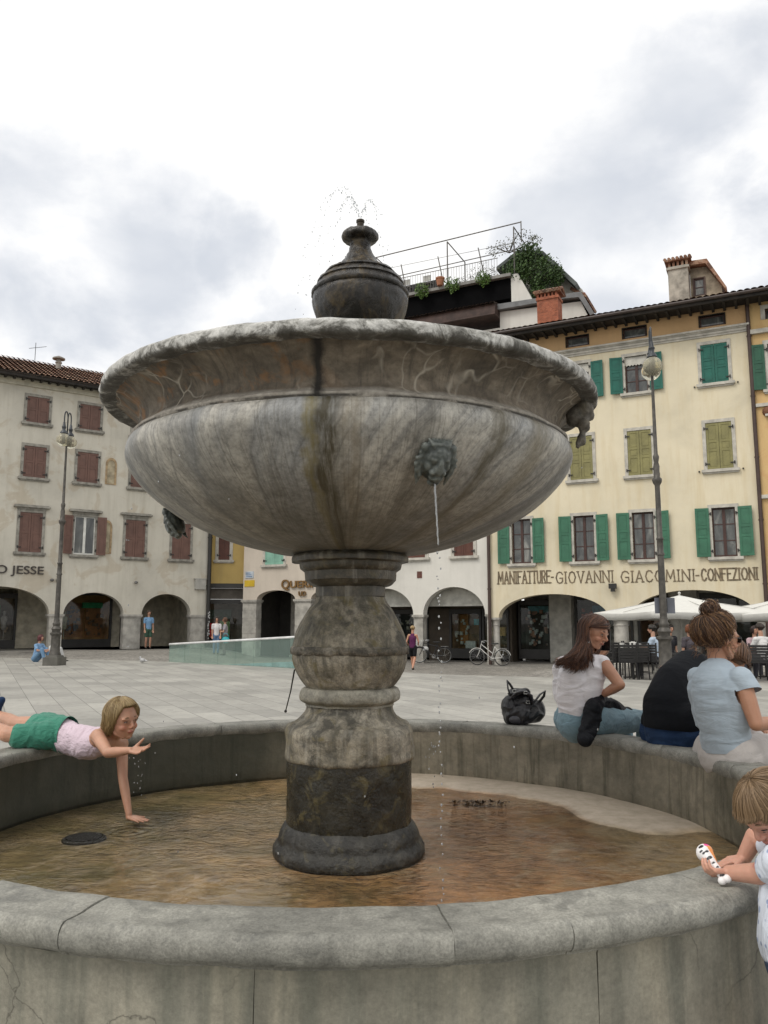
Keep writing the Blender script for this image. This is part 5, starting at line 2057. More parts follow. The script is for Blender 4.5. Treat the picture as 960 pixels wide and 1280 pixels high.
# ---- chimneys on the cream-yellow palace roof ---------------------------------------------
FC3 = FR.back(3)
def m_brick():
    t = NT('red_brick')
    v = t.tc.outputs['Object']
    mv = t.mapv(v, rot=(PI / 2, 0, 0))
    br = t.n('ShaderNodeTexBrick')
    t.l(mv, br.inputs['Vector'])
    br.inputs['Scale'].default_value = 4.2
    br.inputs['Color1'].default_value = (.36, .11, .055, 1)
    br.inputs['Color2'].default_value = (.25, .075, .04, 1)
    br.inputs['Mortar'].default_value = (.30, .20, .14, 1)
    br.inputs['Mortar Size'].default_value = .012
    c = t.mix(1, br.outputs['Color'], t.ramp(t.noise(v, 5, 6), [(.3, .7), (.7, 1.2)]), 'MULTIPLY')
    t.l(c, t.b.inputs['Base Color'])
    t.b.inputs['Roughness'].default_value = .9
    t.l(t.bump(br.outputs['Fac'], -.4, .01), t.b.inputs['Normal'])
    return t.m
BRICK = m_brick()
bc = thing('chimney', 'stout red brick chimney with a tiled cap on the roof of the cream-yellow palace', 'chimney')
mb = MB()
fbox(mb, FC3, 1.66, 2.66, -.5, .3, 14.9, 16.60)
fbox(mb, FC3, 1.62, 2.70, -.54, .34, 16.55, 16.68)
mb.build('stack', BRICK, bc)
mb = MB()
for k in range(6):
    fbox(mb, FC3, 1.66 + .175 * k, 1.75 + .175 * k, -.5, .3, 16.682, 16.86)
mb.build('vent_bricks', BRICK, bc)
mb = MB()
fbox(mb, FC3, 1.55, 2.80, -.6, .4, 16.862, 16.91)
for k in range(8):
    mb.tube([FC3(1.58 + .17 * k, .44, 16.93), FC3(1.58 + .17 * k, -.1, 17.16)], .075, 7)
    mb.tube([FC3(1.58 + .17 * k, -.64, 16.93), FC3(1.58 + .17 * k, -.1, 17.16)], .075, 7)
mb.build('tiled_cap', TILES, bc)
settle(bc, FC3(2.1, 0, 14.9))
dm = thing('dormer', 'plastered chimney tower with a small dormer window on the palace roof at the right', 'dormer')
mb = MB()
fbox(mb, FC3, 7.62, 8.45, -.4, .45, 14.8, 16.95)
fbox(mb, FC3, 7.56, 8.51, -.46, .51, 16.80, 16.90)
mb.build('chimney_stack', mat('grey_stucco', (.38, .35, .30), .9, .2, 3), dm)
mb = MB()
for k in range(5):
    fbox(mb, FC3, 7.64 + .18 * k, 7.74 + .18 * k, -.4, .45, 16.952, 17.16)
fbox(mb, FC3, 7.50, 8.60, -.52, .58, 17.162, 17.22)
for k in range(7):
    mb.tube([FC3(7.53 + .17 * k, .62, 17.25), FC3(7.53 + .17 * k, .0, 17.42)], .07, 7)
mb.build('tiled_cap', m_tiles('brown_cap_tiles'), dm)
mb = MB()
h = [(8.62, 15.65), (9.05, 15.65), (9.05, 16.45), (8.62, 16.45)]
mb.prism([(8.47, 14.8), (9.75, 14.8), (9.75, 15.9), (9.15, 16.95), (8.47, 16.98)], -.2, -.35, FC3, holes=[h])
mb.build('dormer_wall', mat('dormer_stucco', (.33, .28, .21), .9, .2, 3), dm)
window(dm, Wall2D(FC3(0, -.2, 0), FC3.d), 8.62, 9.05, 15.65, 16.45, 'none', None, mat('dormer_trim', (.10, .06, .045), .6), cols=1, rows=2, sill=False, tw=.05, depth=.08)
mb = MB()
mb.prism([(8.45, 17.0), (9.15, 16.97), (9.95, 15.55), (9.95, 15.72), (9.22, 17.16), (8.45, 17.20)], .15, -2.2, FC3)
mb.build('dormer_roof', m_tiles('dormer_tiles'), dm)
settle(dm, FC3(8.5, 0, 14.8))

# ---- tall house behind with the roof terrace -------------------------------------------------
FT = FR.back(5)
TB = thing('building', 'tall white house behind with a dark-fronted roof terrace and grey sloping roof edge', 'building')
WHITE_W = m_plaster('white_rear_plaster', (.62, .61, .57), (.45, .43, .38), .3)
mb = MB()
mb.prism([(-7.5, 10), (4.6, 10), (3.9, 15.5), (3.25, 17.1), (-.92, 17.3), (-.92, 16.45), (-7.5, 16.45)], 0, -5, FT)
mb.build('main_wall', WHITE_W, TB)
mb = MB()
mb.prism([(-.93, 17.32), (2.3, 17.30), (3.22, 17.22), (4.2, 15.3), (4.35, 15.4), (3.34, 17.48), (2.3, 17.52), (-1.0, 17.62)], .30, -5, FT)
mb.build('grey_roof', mat('grey_roof_sheet', (.16, .165, .17), .6), TB)
mb = MB()
fbox(mb, FT, -8.2, -.94, -2, .75, 16.95, 17.05)
mb.prism([(-8.2, 17.06), (-.94, 17.06), (-.94, 17.5), (-8.2, 17.5)], .74, -1.9, FT)
mb.build('eave', mat('brown_eave', (.060, .035, .028), .7, .2), TB)
tile_roof(FT, -8.2, -.94, .85, 17.50, 1.2, math.radians(14), parent=TB, m=mat('grey_brown_roof', (.13, .11, .10), .8))
mb = MB()
mb.prism([(-8.4, 17.9), (-.25, 17.9), (-.25, 18.98), (-8.4, 18.98)], .1, -3.2, FT)
mb.build('terrace_front', mat('black_cladding', (.003, .003, .0035), .95, bump=0, spec=.1), TB)
mb = MB()
mb.prism([(-8.5, 19.0), (-.2, 19.0), (-.2, 19.16), (-8.5, 19.16)], .35, -3.4, FT)
mb.build('terrace_slab', mat('slab_grey', (.24, .235, .22), .8), TB)
mb = MB()
mb.prism([(-.245, 17.6), (.85, 17.6), (.12, 19.15), (-.245, 19.15)], .12, -4.8, FT)
mb.build('gable_wall', WHITE_W, TB)
# hut on the terrace, mostly hidden by the creeper
mb = MB()
mb.prism([(-.6, 19.17), (3.0, 17.5), (3.0, 18.4), (1.3, 20.3), (-.6, 20.3)], -1.6, -4.6, FT)
mb.build('hut_wall', mat('hut_wall', (.50, .49, .45), .85, .12), TB)
mb = MB()
mb.prism([(-1.35, 20.22), (-.15, 20.92), (1.2, 20.58), (2.9, 18.52), (2.8, 18.34), (1.1, 20.38), (-.15, 20.70), (-1.35, 20.05)], -.9, -4.9, FT)
mb.build('hut_roof', mat('hut_roof_sheet', (.085, .10, .095), .6), TB)
mb = MB()
fbox(mb, FT, 2.62, 3.1, -1.8, -3.8, 17.5, 18.3)
mb.build('brick_pier', BRICK, TB)
mb = MB()
mb.prism([(2.45, 18.62), (3.25, 18.02), (3.2, 17.9), (2.40, 18.46)], -1.5, -4.0, FT)
mb.build('pier_tiles', TILES, TB)
mb = MB()
fbox(mb, FT, -8.3, -4.6, -1.2, -.4, 19.17, 19.95)
mb.build('bench_wall', mat('dark_planter_wall', (.03, .03, .03), .8), TB)
settle(TB, FT(-2, 0, 10))
# railing
METAL = mat('rusty_grey_steel', (.16, .15, .14), .6, .2, 6, metal=.4)
rl = thing('railing', 'thin grey vertical-bar railing along the front of the roof terrace', 'railing')
mb = MB()
mb.tube([FT(-8.3, .2, 20.16), FT(-.9, .2, 20.16)], .022, 6)
mb.tube([FT(-8.3, .2, 19.22), FT(-.9, .2, 19.22)], .018, 6)
mb.build('rail', METAL, rl)
mb = MB()
k = -8.3
while k < -.9:
    mb.tube([FT(k, .2, 19.16), FT(k, .2, 20.15)], .010, 5)
    k += .15
mb.build('bars', METAL, rl)
settle(rl, FT(-5, .2, 19.16))
# pergola
pg = thing('pergola', 'bare thin metal pergola frame standing on the roof terrace', 'pergola')
def bar(name, a, b, r=.03):
    mb = MB()
    mb.tube([a, b], r, 6)
    mb.build(name, METAL, pg)
for s in (-8.05, -3.75, -.05):
    bar('post', FT(s, .1, 19.16), FT(s, .1, 21.72), .035)
    bar('post', FT(s, -2.6, 19.16), FT(s, -2.6, 21.70), .035)
    bar('cross_beam', FT(s, .1, 21.73), FT(s, -2.6, 21.70), .03)
bar('beam', FT(-8.1, .1, 21.74), FT(.35, .1, 21.90), .035)
bar('beam', FT(-8.1, -2.6, 21.72), FT(.35, -2.6, 21.86), .03)
bar('post', FT(.35, .1, 20.8), FT(.35, .1, 21.95), .03)
for s in (-6.5, -4.3, -2.0):
    bar('stake', FT(s, .1, 21.0), FT(s + .35, .1, 19.2), .03)
bar('brace', FT(-8.0, .1, 20.95), FT(-.2, .1, 20.85), .012)
settle(pg, FT(-4, -1, 19.16))

# ---- foliage --------------------------------------------------------------------------
def m_leaf(name, c0, c1):
    t = NT(name)
    gi = t.n('ShaderNodeNewGeometry')
    t.l(t.ramp(gi.outputs['Random Per Island'], [(0, c0), (1, c1)]), t.b.inputs['Base Color'])
    t.b.inputs['Roughness'].default_value = .6
    return t.m
LEAF = m_leaf('creeper_leaves', (.018, .045, .010), (.07, .13, .03))
LEAF2 = m_leaf('light_leaves', (.05, .11, .02), (.14, .24, .05))
LEAF3 = m_leaf('dry_leaves', (.06, .07, .03), (.13, .13, .07))
def leaf(mb, p, size, rng):
    d = Vector((rng.gauss(0, 1), rng.gauss(0, 1), rng.gauss(0, 1))).normalized()
    e = d.orthogonal().normalized()
    f = d.cross(e)
    a, b = e * size, f * size * .55
    mb.add([p - a, p + b * .9, p + a, p - b * .9], [(0, 1, 2, 3)])
def bush(name, F, pts, n, size, leafm, label, cat, seed, stems=True, spread=1.0, parent=None):
    rng = random.Random(seed)
    root = thing(name, label, cat)
    mb = MB()
    for k in range(n):
        s, y, z, rs, rz = pts[rng.randrange(len(pts))]
        q = Vector((rng.gauss(0, 1), rng.gauss(0, 1), rng.gauss(0, 1))).normalized() * (rng.random() ** .4)
        leaf(mb, F(s + q.x * rs, y + q.y * rs * spread, z + q.z * rz), size * rng.uniform(.6, 1.3), rng)
    mb.build('foliage', leafm, root, fix=False)
    if stems:
        mb = MB()
        s, y, z, rs, rz = pts[0]
        base = F(s, y, z - rz * .9)
        for p in pts:
            for q in range(3):
                e = F(p[0] + rng.gauss(0, p[3] * .4), p[1] + rng.gauss(0, .1), p[2] + rng.uniform(0, p[4]))
                mid = (base + e) / 2 + Vector((rng.gauss(0, .1), 0, rng.uniform(0, .1)))
                mb.tube([base, mid, e], [.02, .014, .004], 5)
        mb.build('stem', mat('twig', (.06, .045, .03), .8), root)
    p = pts[0]
    settle(root, F(p[0], p[1], p[2] - p[4]))
    return root
bush('creeper', FT, [(.9, -.5, 19.3, .85, .9), (.3, -.4, 19.9, .8, .8), (1.5, -.5, 19.2, .8, .9), (.2, -.2, 19.2, .6, .6), (1.0, -.4, 18.4, .45, .8), (1.25, -.2, 17.9, .28, .5), (-.3, -.4, 19.6, .6, .5), (1.9, -.6, 18.9, .5, .6), (.6, -.5, 20.4, .7, .5)],
     6500, .075, LEAF, 'dense green creeper smothering the hut on the roof terrace', 'creeper', 3)
bush('shrub', FT, [(-.4, -.2, 20.9, .75, .45), (.3, -.3, 21.3, .6, .4), (-1.2, -.2, 20.8, .5, .35), (.9, -.4, 21.0, .4, .3)], 620, .05, LEAF3, 'sparse twiggy shrub rising above the hut roof on the terrace', 'shrub', 5)
bush('shrub', FT, [(-2.6, -.4, 19.7, .55, .5), (-1.8, -.3, 19.9, .5, .5), (-1.2, -.3, 19.6, .4, .4), (-3.2, -.4, 19.5, .3, .3)], 420, .045, LEAF3, 'thin grey-green shrub behind the railing near the terrace hut', 'shrub', 6)
bush('shrub', FT, [(-7.6, -.4, 19.8, .5, .5), (-6.9, -.4, 19.7, .4, .4)], 300, .045, LEAF3, 'thin grey-green shrub at the far left end of the roof terrace', 'shrub', 8)
for k, (px, py, lab) in enumerate(((533.5, 365, 'leftmost of the three trailing plants hanging over the terrace edge'), (570, 360, 'middle of the three trailing plants hanging over the terrace edge'), (604, 350, 'rightmost of the three trailing plants, next to the creeper on the terrace edge'))):
    s = [-5.1, -3.35, -1.62][k]
    r = bush('hanging_plant', FT, [(s, .5, 19.25, .42, .22), (s - .2, .5, 19.05, .22, .28), (s + .25, .5, 19.0, .16, .34), (s, .5, 18.85, .14, .3)], 520, .055, LEAF2, lab, 'hanging plant', 20 + k, stems=False)
    r['group'] = 'trailing plants along the terrace edge'
pot = MB()
pp = FT(-4.05, .42, 0)
pot.lathe([(.16, 19.17), (.22, 19.5), (.25, 19.52), (.25, 19.60), (.20, 19.60), (.18, 19.5)], 18, (pp.x, pp.y, 0))
tag(pot.build('flower_pot', mat('terracotta', (.36, .15, .08), .8), smooth=math.radians(40)), 'terracotta pot on the terrace edge between two trailing plants', 'flower pot')
for k in range(2):
    ch = thing('terrace_chair', ['left one of two white-backed chairs behind the terrace railing', 'right one of two white-backed chairs behind the terrace railing'][k], 'chair', group='chairs on the roof terrace')
    s = -6.2 + k * 1.25
    mb = MB()
    fbox(mb, FT, s - .22, s + .22, -.3, .1, 19.62, 19.66)
    mb.build('seat', METAL, ch)
    mb = MB()
    fbox(mb, FT, s - .22, s + .22, .06, .1, 19.75, 20.05)
    mb.build('backrest', mat('pale_canvas', (.5, .5, .47), .8), ch)
    for a in (-.2, .2):
        for b in (-.28, .08):
            mb = MB()
            mb.tube([FT(s + a, b, 19.16), FT(s + a, b, 20.05 if b > 0 else 19.62)], .015, 5)
            mb.build('leg', METAL, ch)
    settle(ch, FT(s, -.1, 19.16))

# ------------------------------------------------------------------ street lamps
def m_globe():
    t = NT('lamp_globe_glass')
    t.b.inputs['Base Color'].default_value = (.86, .82, .66, 1)
    t.b.inputs['Roughness'].default_value = .12
    t.b.inputs['Transmission Weight'].default_value = .75
    t.b.inputs['IOR'].default_value = 1.18
    return t.m
GLOBE = m_globe()
LAMP_M = mat('lamp_grey_iron', (.085, .078, .068), .5, .2, 8, .2, 40, metal=.3)
LAMP_T = mat('lamp_dark_top', (.05, .055, .062), .45, .2, metal=.4)
def lamp(label, scale=1.0):
    r = thing('street_lamp', label, 'street lamp', group='tall double-globe street lamps')
    mb = MB()
    mb.box((0, 0, .13), (.52, .52, .26))
    mb.box((0, 0, .29), (.42, .42, .06), None, 0, .9)
    mb.build('plinth', mat('lamp_stone_plinth', (.12, .115, .10), .8), r, bevel=.01)
    mb = MB()
    mb.lathe([(.19, .32), (.185, .36), (.15, .42), (.14, .92), (.15, .96), (.19, .99), (.19, 1.03), (.13, 1.06), (.13, 1.12), (.155, 1.16), (.135, 1.21), (.10, 1.25), (.115, 1.30), (.12, 1.34), (.09, 1.38), (.092, 1.45), (.078, 1.5)], 16, (0, 0, 0))
    mb.build('pedestal', LAMP_M, r, smooth=math.radians(50))
    mb = MB()
    mb.lathe([(.080, 1.5), (.072, 2.9), (.090, 2.91), (.090, 2.95), (.072, 2.97), (.068, 3.25), (.085, 3.27), (.085, 3.30), (.064, 3.33), (.058, 4.5), (.062, 4.55), (.095, 4.60), (.112, 4.66), (.11, 4.70), (.07, 4.74), (.075, 4.83), (.066, 4.88), (.072, 5.0), (.05, 5.1), (.07, 5.2), (.07, 5.24), (.045, 5.3), (.038, 6.4), (.03, 7.5)], 14, (0, 0, 0))
    mb.build('pole', LAMP_M, r, smooth=math.radians(50))
    for s in (-1, 1):
        # crozier arm rising behind the globe and curling over
        mb = MB()
        pts = [(0, 0, 7.4)]
        for k in range(11):
            a = PI * k / 10
            pts.append((s * (.10 - .10 * math.cos(a)), 0, 8.15 + .22 * math.sin(a)))
        pts.append((s * .20, 0, 7.95))
        mb.tube(pts, .022, 7)
        mb.build('arm', LAMP_T, r)
        mb = MB()
        c = (s * .20, 0, 0)
        mb.lathe([(.015, 8.0), (.035, 7.98), (.05, 7.86), (.075, 7.82), (.06, 7.78), (.05, 7.72), (.10, 7.66), (.12, 7.60), (.10, 7.585)], 14, c)
        h = mb.build('lamp_cap', LAMP_T, r, smooth=math.radians(50))
        mb = MB()
        mb.ell((s * .20, 0, 7.38), (.225, .225, .225), nu=24, nv=16)
        g = mb.build('lamp_globe', GLOBE, r, smooth=True)
        mb = MB()
        mb.lathe([(.04, 7.60), (.05, 7.45), (.045, 7.30), (.01, 7.26)], 10, c)
        mb.build('bulb', mat('frosted_bulb', (.75, .70, .5), .4), g, smooth=True)
    return r
l1 = lamp('tall double-globe street lamp standing before the cream palace on the left')
l1.location = (-10.62, 26.2, 0)
l1.rotation_euler = (0, 0, math.radians(80))
l2 = dup(l1, (6.41, 18.5, 0), math.radians(77), 'tall double-globe street lamp on the right, behind the seated people')
# grey notice panels strapped to the right lamp
np_ = thing('notice_board', 'grey notice panel strapped to the pole of the right street lamp', 'notice board')
mb = MB()
b = at(831, 757, 18.62)
mb.box((b.x, b.y, b.z), (.46, .03, .36))
mb.build('panel', mat('grey_panel', (.14, .15, .18), .4), np_)
mb = MB()
mb.box((b.x, 18.56, b.z), (.05, .08, .30))
mb.build('clamp', IRON, np_)
settle(np_, (b.x, 18.4, b.z - .2))

# ------------------------------------------------------------------ people
def m_skin(name='skin', tone=(.50, .30, .21)):
    t = NT(name)
    at_ = t.n('ShaderNodeAttribute', attribute_name='Col')
    v = t.tc.outputs['Object']
    c = t.mix(1, at_.outputs['Color'], t.ramp(t.noise(v, 14, 5), [(.3, (.93, .88, .86)), (.7, (1.05, 1.04, 1.03))]), 'MULTIPLY')
    c = t.mix(1, c, t.ramp(t.noise(v, 3.5, 4), [(.3, (.90, .86, .84)), (.7, (1.08, 1.04, 1.02))]), 'MULTIPLY')
    t.l(c, t.b.inputs['Base Color'])
    t.b.inputs['Roughness'].default_value = .5
    t.b.inputs['Subsurface Weight'].default_value = .12
    t.b.inputs['Subsurface Radius'].default_value = (.012, .004, .002)
    t.b.inputs['Subsurface Scale'].default_value = .6
    t.l(t.bump(t.noise(v, 260, 3), .10, .001), t.b.inputs['Normal'])
    return t.m
SKIN = m_skin()

def m_cloth(name, col, fold=.5, scale=(4, 4, 14), rough=.85, var=.1, weave=500):
    t = NT(name)
    v = t.tc.outputs['Object']
    n1 = t.noise(v, 6, 4)
    t.l(t.ramp(n1, [(.3, tuple(c * (1 - var) for c in col)), (.7, tuple(min(1, c * (1 + var)) for c in col))]), t.b.inputs['Base Color'])
    t.b.inputs['Roughness'].default_value = rough
    t.b.inputs['Sheen Weight'].default_value = .12 if sum(col) > .3 else 0
    t.b.inputs['Specular IOR Level'].default_value = .5 if sum(col) > .3 else .22
    n = t.noise(t.mapv(v, scale), 1.6, 5, .55, 1.6)
    b = t.bump(n, fold, .03)
    t.l(t.bump(t.noise(v, weave, 2), .12, .001, b), t.b.inputs['Normal'])
    return t.m

def m_hair(name, c0, c1, c2=None, rough=.42):
    t = NT(name)
    gi = t.n('ShaderNodeNewGeometry')
    st = [(0, c0), (.6, c1), (1, c2 or c1)]
    t.l(t.ramp(gi.outputs['Random Per Island'], st), t.b.inputs['Base Color'])
    t.b.inputs['Roughness'].default_value = rough
    return t.m

def cone(mb, a, b, ra, rb, n=14, flat=None):
    a, b = Vector(a), Vector(b)
    mb.tube([a, b], [ra, rb], n)
    mb.ell(a, ra, nu=n, nv=8)
    mb.ell(b, rb, nu=n, nv=8)

def limb(mb, pts, rads, n=14):
    for (a, b), (ra, rb) in zip(zip(pts, pts[1:]), zip(rads, rads[1:])):
        cone(mb, a, b, ra, rb, n)

def frame(f, u=(0, 0, 1)):
    """columns: right, forward, up"""
    f = Vector(f).normalized()
    u = Vector(u)
    r = f.cross(u).normalized()
    u = r.cross(f).normalized()
    return Matrix((r, f, u)).transposed()

class Head:
    def __init__(s, c, f, h, u=(0, 0, 1), child=False):
        s.c = Vector(c)
        s.M = frame(f, u)
        s.h = h
        s.child = child
    def p(s, x, y, z):
        return s.c + s.M @ (Vector((x, y, z)) * s.h)
    def build(s, mb):
        h = s.h
        def E(x, y, z, a, b, c, rot=None):
            M = s.M if rot is None else s.M @ rot
            mb.ell(s.p(x, y, z), (a * h, b * h, c * h), M, nu=18, nv=12)
        ck = 1.12 if s.child else 1.0
        E(0, -.06, .12, .345, .43, .385)
        E(0, .05, .05, .315, .36, .34)
        E(0, .09, -.12, .265 * ck, .285, .33)
        E(0, .13, -.28, .20 * ck, .205, .17)
        E(0, .235, -.395, .085, .085, .07)
        # jaw line
        for q in (-1, 1):
            mb.tube([s.p(q * .26, -.04, -.12), s.p(q * .22, .06, -.30), s.p(q * .08, .22, -.41)], [.07 * h, .07 * h, .06 * h], 10)
            E(q * .145, .245, -.145, .105 * ck, .10, .095)
            E(q * .13, .335, .085, .115, .045, .035)
            E(q * .115, .315, .0, .062, .062, .05)
            E(q * .335, -.03, -.05, .028, .065, .10)
            E(q * .045, .405, -.135, .030, .035, .026)
        nl = .045 if s.child else .09
        mb.tube([s.p(0, .355, .06), s.p(0, .395 + nl * .4, -.03), s.p(0, .40 + nl, -.115)], [.030 * h, .033 * h, .046 * h], 10)
        E(0, .40 + nl * .6, -.125, .045, .045, .036)
        # lips
        E(0, .370, -.235, .085, .035, .020)
        E(0, .362, -.275, .072, .035, .022)
        return s
    def eyes(s, parent, iris=(.10, .06, .03), brow=(.10, .06, .03), look=(0, 0), op=.7):
        white = mat('eye_white', (.42, .38, .35), .3, .02, bump=0)
        ir = mat('iris_%02d' % int(iris[2] * 99), iris, .2, .02, bump=0)
        lash = mat('lash', (.03, .02, .015), .6, bump=0)
        bm_ = mat('brow_%02d' % int(brow[0] * 99), brow, .8, bump=0)
        h = s.h
        for q in (-1, 1):
            mb = MB()
            mb.ell(s.p(q * .118, .322, .002), (.060 * h, .050 * h, .034 * op * h), s.M, 14, 10, 0)
            mb.ell(s.p(q * .118 + look[0], .360, .000 + look[1]), (.028 * h, .016 * h, .030 * op * h), s.M, 10, 8, 1)
            mb.tube([s.p(q * .055, .350, .012), s.p(q * .09, .372, .034 * op + .004), s.p(q * .145, .368, .034 * op + .004), s.p(q * .185, .335, .008)], [.006 * h, .011 * h, .011 * h, .006 * h], 6, 2)
            mb.build('eye', [white, ir, lash], parent, smooth=True)
            mb = MB()
            mb.tube([s.p(q * .05, .378, .098), s.p(q * .12, .385, .125), s.p(q * .20, .335, .10)], [.010 * h, .014 * h, .006 * h], 6)
            mb.build('eyebrow', bm_, parent, smooth=True)
    def colour(s, tone, lip=(.45, .16, .13), blush=.5):
        tone = Vector(tone)
        lipv = Vector(lip)
        bl = Vector((tone.x * 1.08, tone.y * .72, tone.z * .70))
        def f(co):
            d = s.M.transposed() @ (co - s.c) / s.h
            c = tone.copy()
            if d.length < .9 and d.y > 0:
                k = max(math.exp(-((abs(d.x) - .17) ** 2 / .008 + (d.z + .13) ** 2 / .008)) * blush, math.exp(-(d.x ** 2 / .003 + (d.z + .12) ** 2 / .004)) * blush * .7)
                c = c.lerp(bl, min(1, k))
                w = .088 * (1 - min(1, abs(d.z + .253) / .05) ** 2)
                if d.y > .30 and abs(d.x) < w and abs(d.z + .253) < .045:
                    c = c.lerp(lipv, .75)
                if d.y > .32 and abs(d.x) < .075 and abs(d.z + .253) < .007:
                    c = c * .35
                if math.hypot((abs(d.x) - .118) / .085, (d.z - .005) / .06) < 1:
                    c = c * .80
            return c
        return f

def hand(mb, wrist, fdir, nrm, L=.17, r=.0085, curl=(.3, .3, .35, .4), spread=.10, thumb=(.6, .35), thumbside=1, tcurl=.3):
    """fdir along the fingers, nrm out of the palm; thumbside +1 puts the thumb towards fdir x nrm"""
    f = Vector(fdir).normalized()
    nrm = Vector(nrm)
    nrm = (nrm - f * nrm.dot(f)).normalized()
    side = f.cross(nrm) * thumbside
    w = Vector(wrist)
    pl_ = L * .50
    M = Matrix((side, f, nrm)).transposed()
    # palm as four metacarpal rays plus heel
    base = []
    for i in range(4):
        o = (.5 - i / 3 + 0.0)
        b = w + f * pl_ * (1.0 - .06 * abs(i - 1)) + side * o * L * .40
        base.append(b)
        cone(mb, w + side * o * L * .20 + f * L * .06, b, r * 1.45, r * 1.25, 10)
    mb.ell(w + f * pl_ * .5, (L * .20, pl_ * .52, r * 1.35), M)
    lens = (.46, .51, .47, .37)
    for i in range(4):
        o = (.5 - i / 3)
        d = (f + side * o * 2 * spread).normalized()
        cur = curl[i]
        p = base[i]
        seg = (.42, .32, .26)
        rr = r * (1.0, 1.04, 1.0, .88)[i]
        ang = 0
        for k in range(3):
            ang += cur * (1, 1.15, .8)[k]
            dd = (d * math.cos(ang) + nrm * math.sin(ang)).normalized()
            q = p + dd * L * lens[i] * seg[k]
            cone(mb, p, q, rr * (1 - .10 * k), rr * (.93 - .10 * k), 10)
            p = q
    a = w + side * L * .16 + f * L * .12
    td = (side * math.sin(thumb[0]) + f * math.cos(thumb[0]) + nrm * thumb[1]).normalized()
    b = a + td * L * .24
    cone(mb, a, b, r * 1.75, r * 1.30, 10)
    td2 = (td + f * tcurl * .6 - side * tcurl * .5 + nrm * tcurl * .4).normalized()
    c = b + td2 * L * .18
    cone(mb, b, c, r * 1.22, r * 1.08, 10)
    d = c + (td2 + f * tcurl * .2).normalized() * L * .14
    cone(mb, c, d, r * 1.08, r * .85, 10)

def hairdo(hd, n, seed, theta_end, hang, out=1.0, rad=.0022, wave=0.0, pull=None, start=(0.02, .35), gravity=(0, 0, -1), centre=(0, -.05, .10), radii=(.385, .475, .42), part=None, nseg=9, jitter=.03, clump=0.0, curl_in=0.0, sweep=0.0):
    """strands running down the skull from crown to theta_end(phi) and then hanging by hang(phi) (in head heights)"""
    rng = random.Random(seed)
    mb = MB()
    g = Vector(gravity).normalized()
    h = hd.h
    def S(th, ph, k=1.0):
        return hd.p(centre[0] + radii[0] * k * math.sin(th) * math.sin(ph), centre[1] + radii[1] * k * math.sin(th) * math.cos(ph), centre[2] + radii[2] * k * math.cos(th))
    for i in range(n):
        ph = rng.uniform(-PI, PI)
        te = theta_end(ph)
        lay = (rng.uniform(.97, 1.05) if rng.random() < .82 else rng.uniform(1.03, 1.12)) * out
        t0 = rng.uniform(*start) if rng.random() < .6 else rng.uniform(start[0], te * .8)
        p0 = ph + (part * (1 - abs(ph) / PI) if part else 0) + rng.gauss(0, .12)
        pts = []
        for k in range(nseg):
            t = k / (nseg - 1)
            th = t0 + (te - t0) * t
            pp = p0 + (ph - p0) * min(1, t * 2)
            if sweep and abs(ph) < sweep:
                pp = pp + ((1 if ph > 0 else -1) * sweep - pp) * t ** 1.3
            pts.append(S(th, pp, lay))
        L = hang(ph) * h * (rng.uniform(.80, 1.08) if rng.random() < .8 else rng.uniform(.5, 1.3))
        if L > .001:
            e = pts[-1]
            d0 = (pts[-1] - pts[-2]).normalized()
            m = max(3, int(L / (.035 * h / .22)) + 2)
            ax = Vector((rng.gauss(0, 1), rng.gauss(0, 1), 0)).normalized()
            phs = rng.uniform(0, 6)
            cen = hd.p(0, -.05, -.2)
            tgt = pull(ph, rng) if pull else None
            for k in range(1, m + 1):
                t = k / m
                d = d0.lerp(g, min(1, t * 2.2)).normalized()
                if tgt is not None:
                    c1 = e + g * (tgt - e).length * .55 + d0 * .01
                    q = e * (1 - t) ** 2 + c1 * 2 * t * (1 - t) + tgt * t * t
                else:
                    q = pts[-1] + d * L / m
                    if curl_in:
                        cc = (cen - q)
                        cc.z = 0
                        q += cc.normalized() * curl_in * h * t * t / m * 3
                pts.append(q)
            if wave:
                for k in range(nseg, len(pts)):
                    t = (k - nseg + 1) / m
                    pts[k] = pts[k] + ax * wave * h * math.sin(phs + t * 9) * t
        r = rad * rng.uniform(.7, 1.4)
        N = len(pts)
        mb.tube(pts, [r * (.5 if k == 0 else 1.0 if k < N * .7 else 1 - .75 * (k - N * .7) / (N * .3)) for k in range(N)], 5)
    return mb

def skull_cap(mb, hd, centre=(0, -.05, .10), radii=(.375, .465, .41), front=.16):
    pass

def wrinkle(amp, freq, stretch=(1, 1, 2.5), seed=0):
    def f(c, n):
        q = Vector((c.x * stretch[0] * freq + seed, c.y * stretch[1] * freq, c.z * stretch[2] * freq))
        a = noise.noise(q + Vector((noise.noise(q * .7), 0, noise.noise(q * .9 + Vector((3, 1, 2))))) * 1.2)
        return c + n * amp * (1 - abs(a) * 2.2)
    return f

def person_root(label, base, cat='person', group=None):
    return thing('person', label, cat, (0, 0, 0), group)

# ---- girl lying on the rim ------------------------------------------------------------
g = person_root('blond girl in lilac tank top and green shorts lying face down on the rim', None)
hd = Head(at(153, 899, 4.86), (.80, -.60, -.10), .232, (-.16, 0, 1), child=True)
chest = at(124, 928, 4.93)
mb = MB()
hd.build(mb)
sh_r = at(122, 920, 4.82)       # shoulder nearer the camera
sh_l = at(152, 930, 5.02)
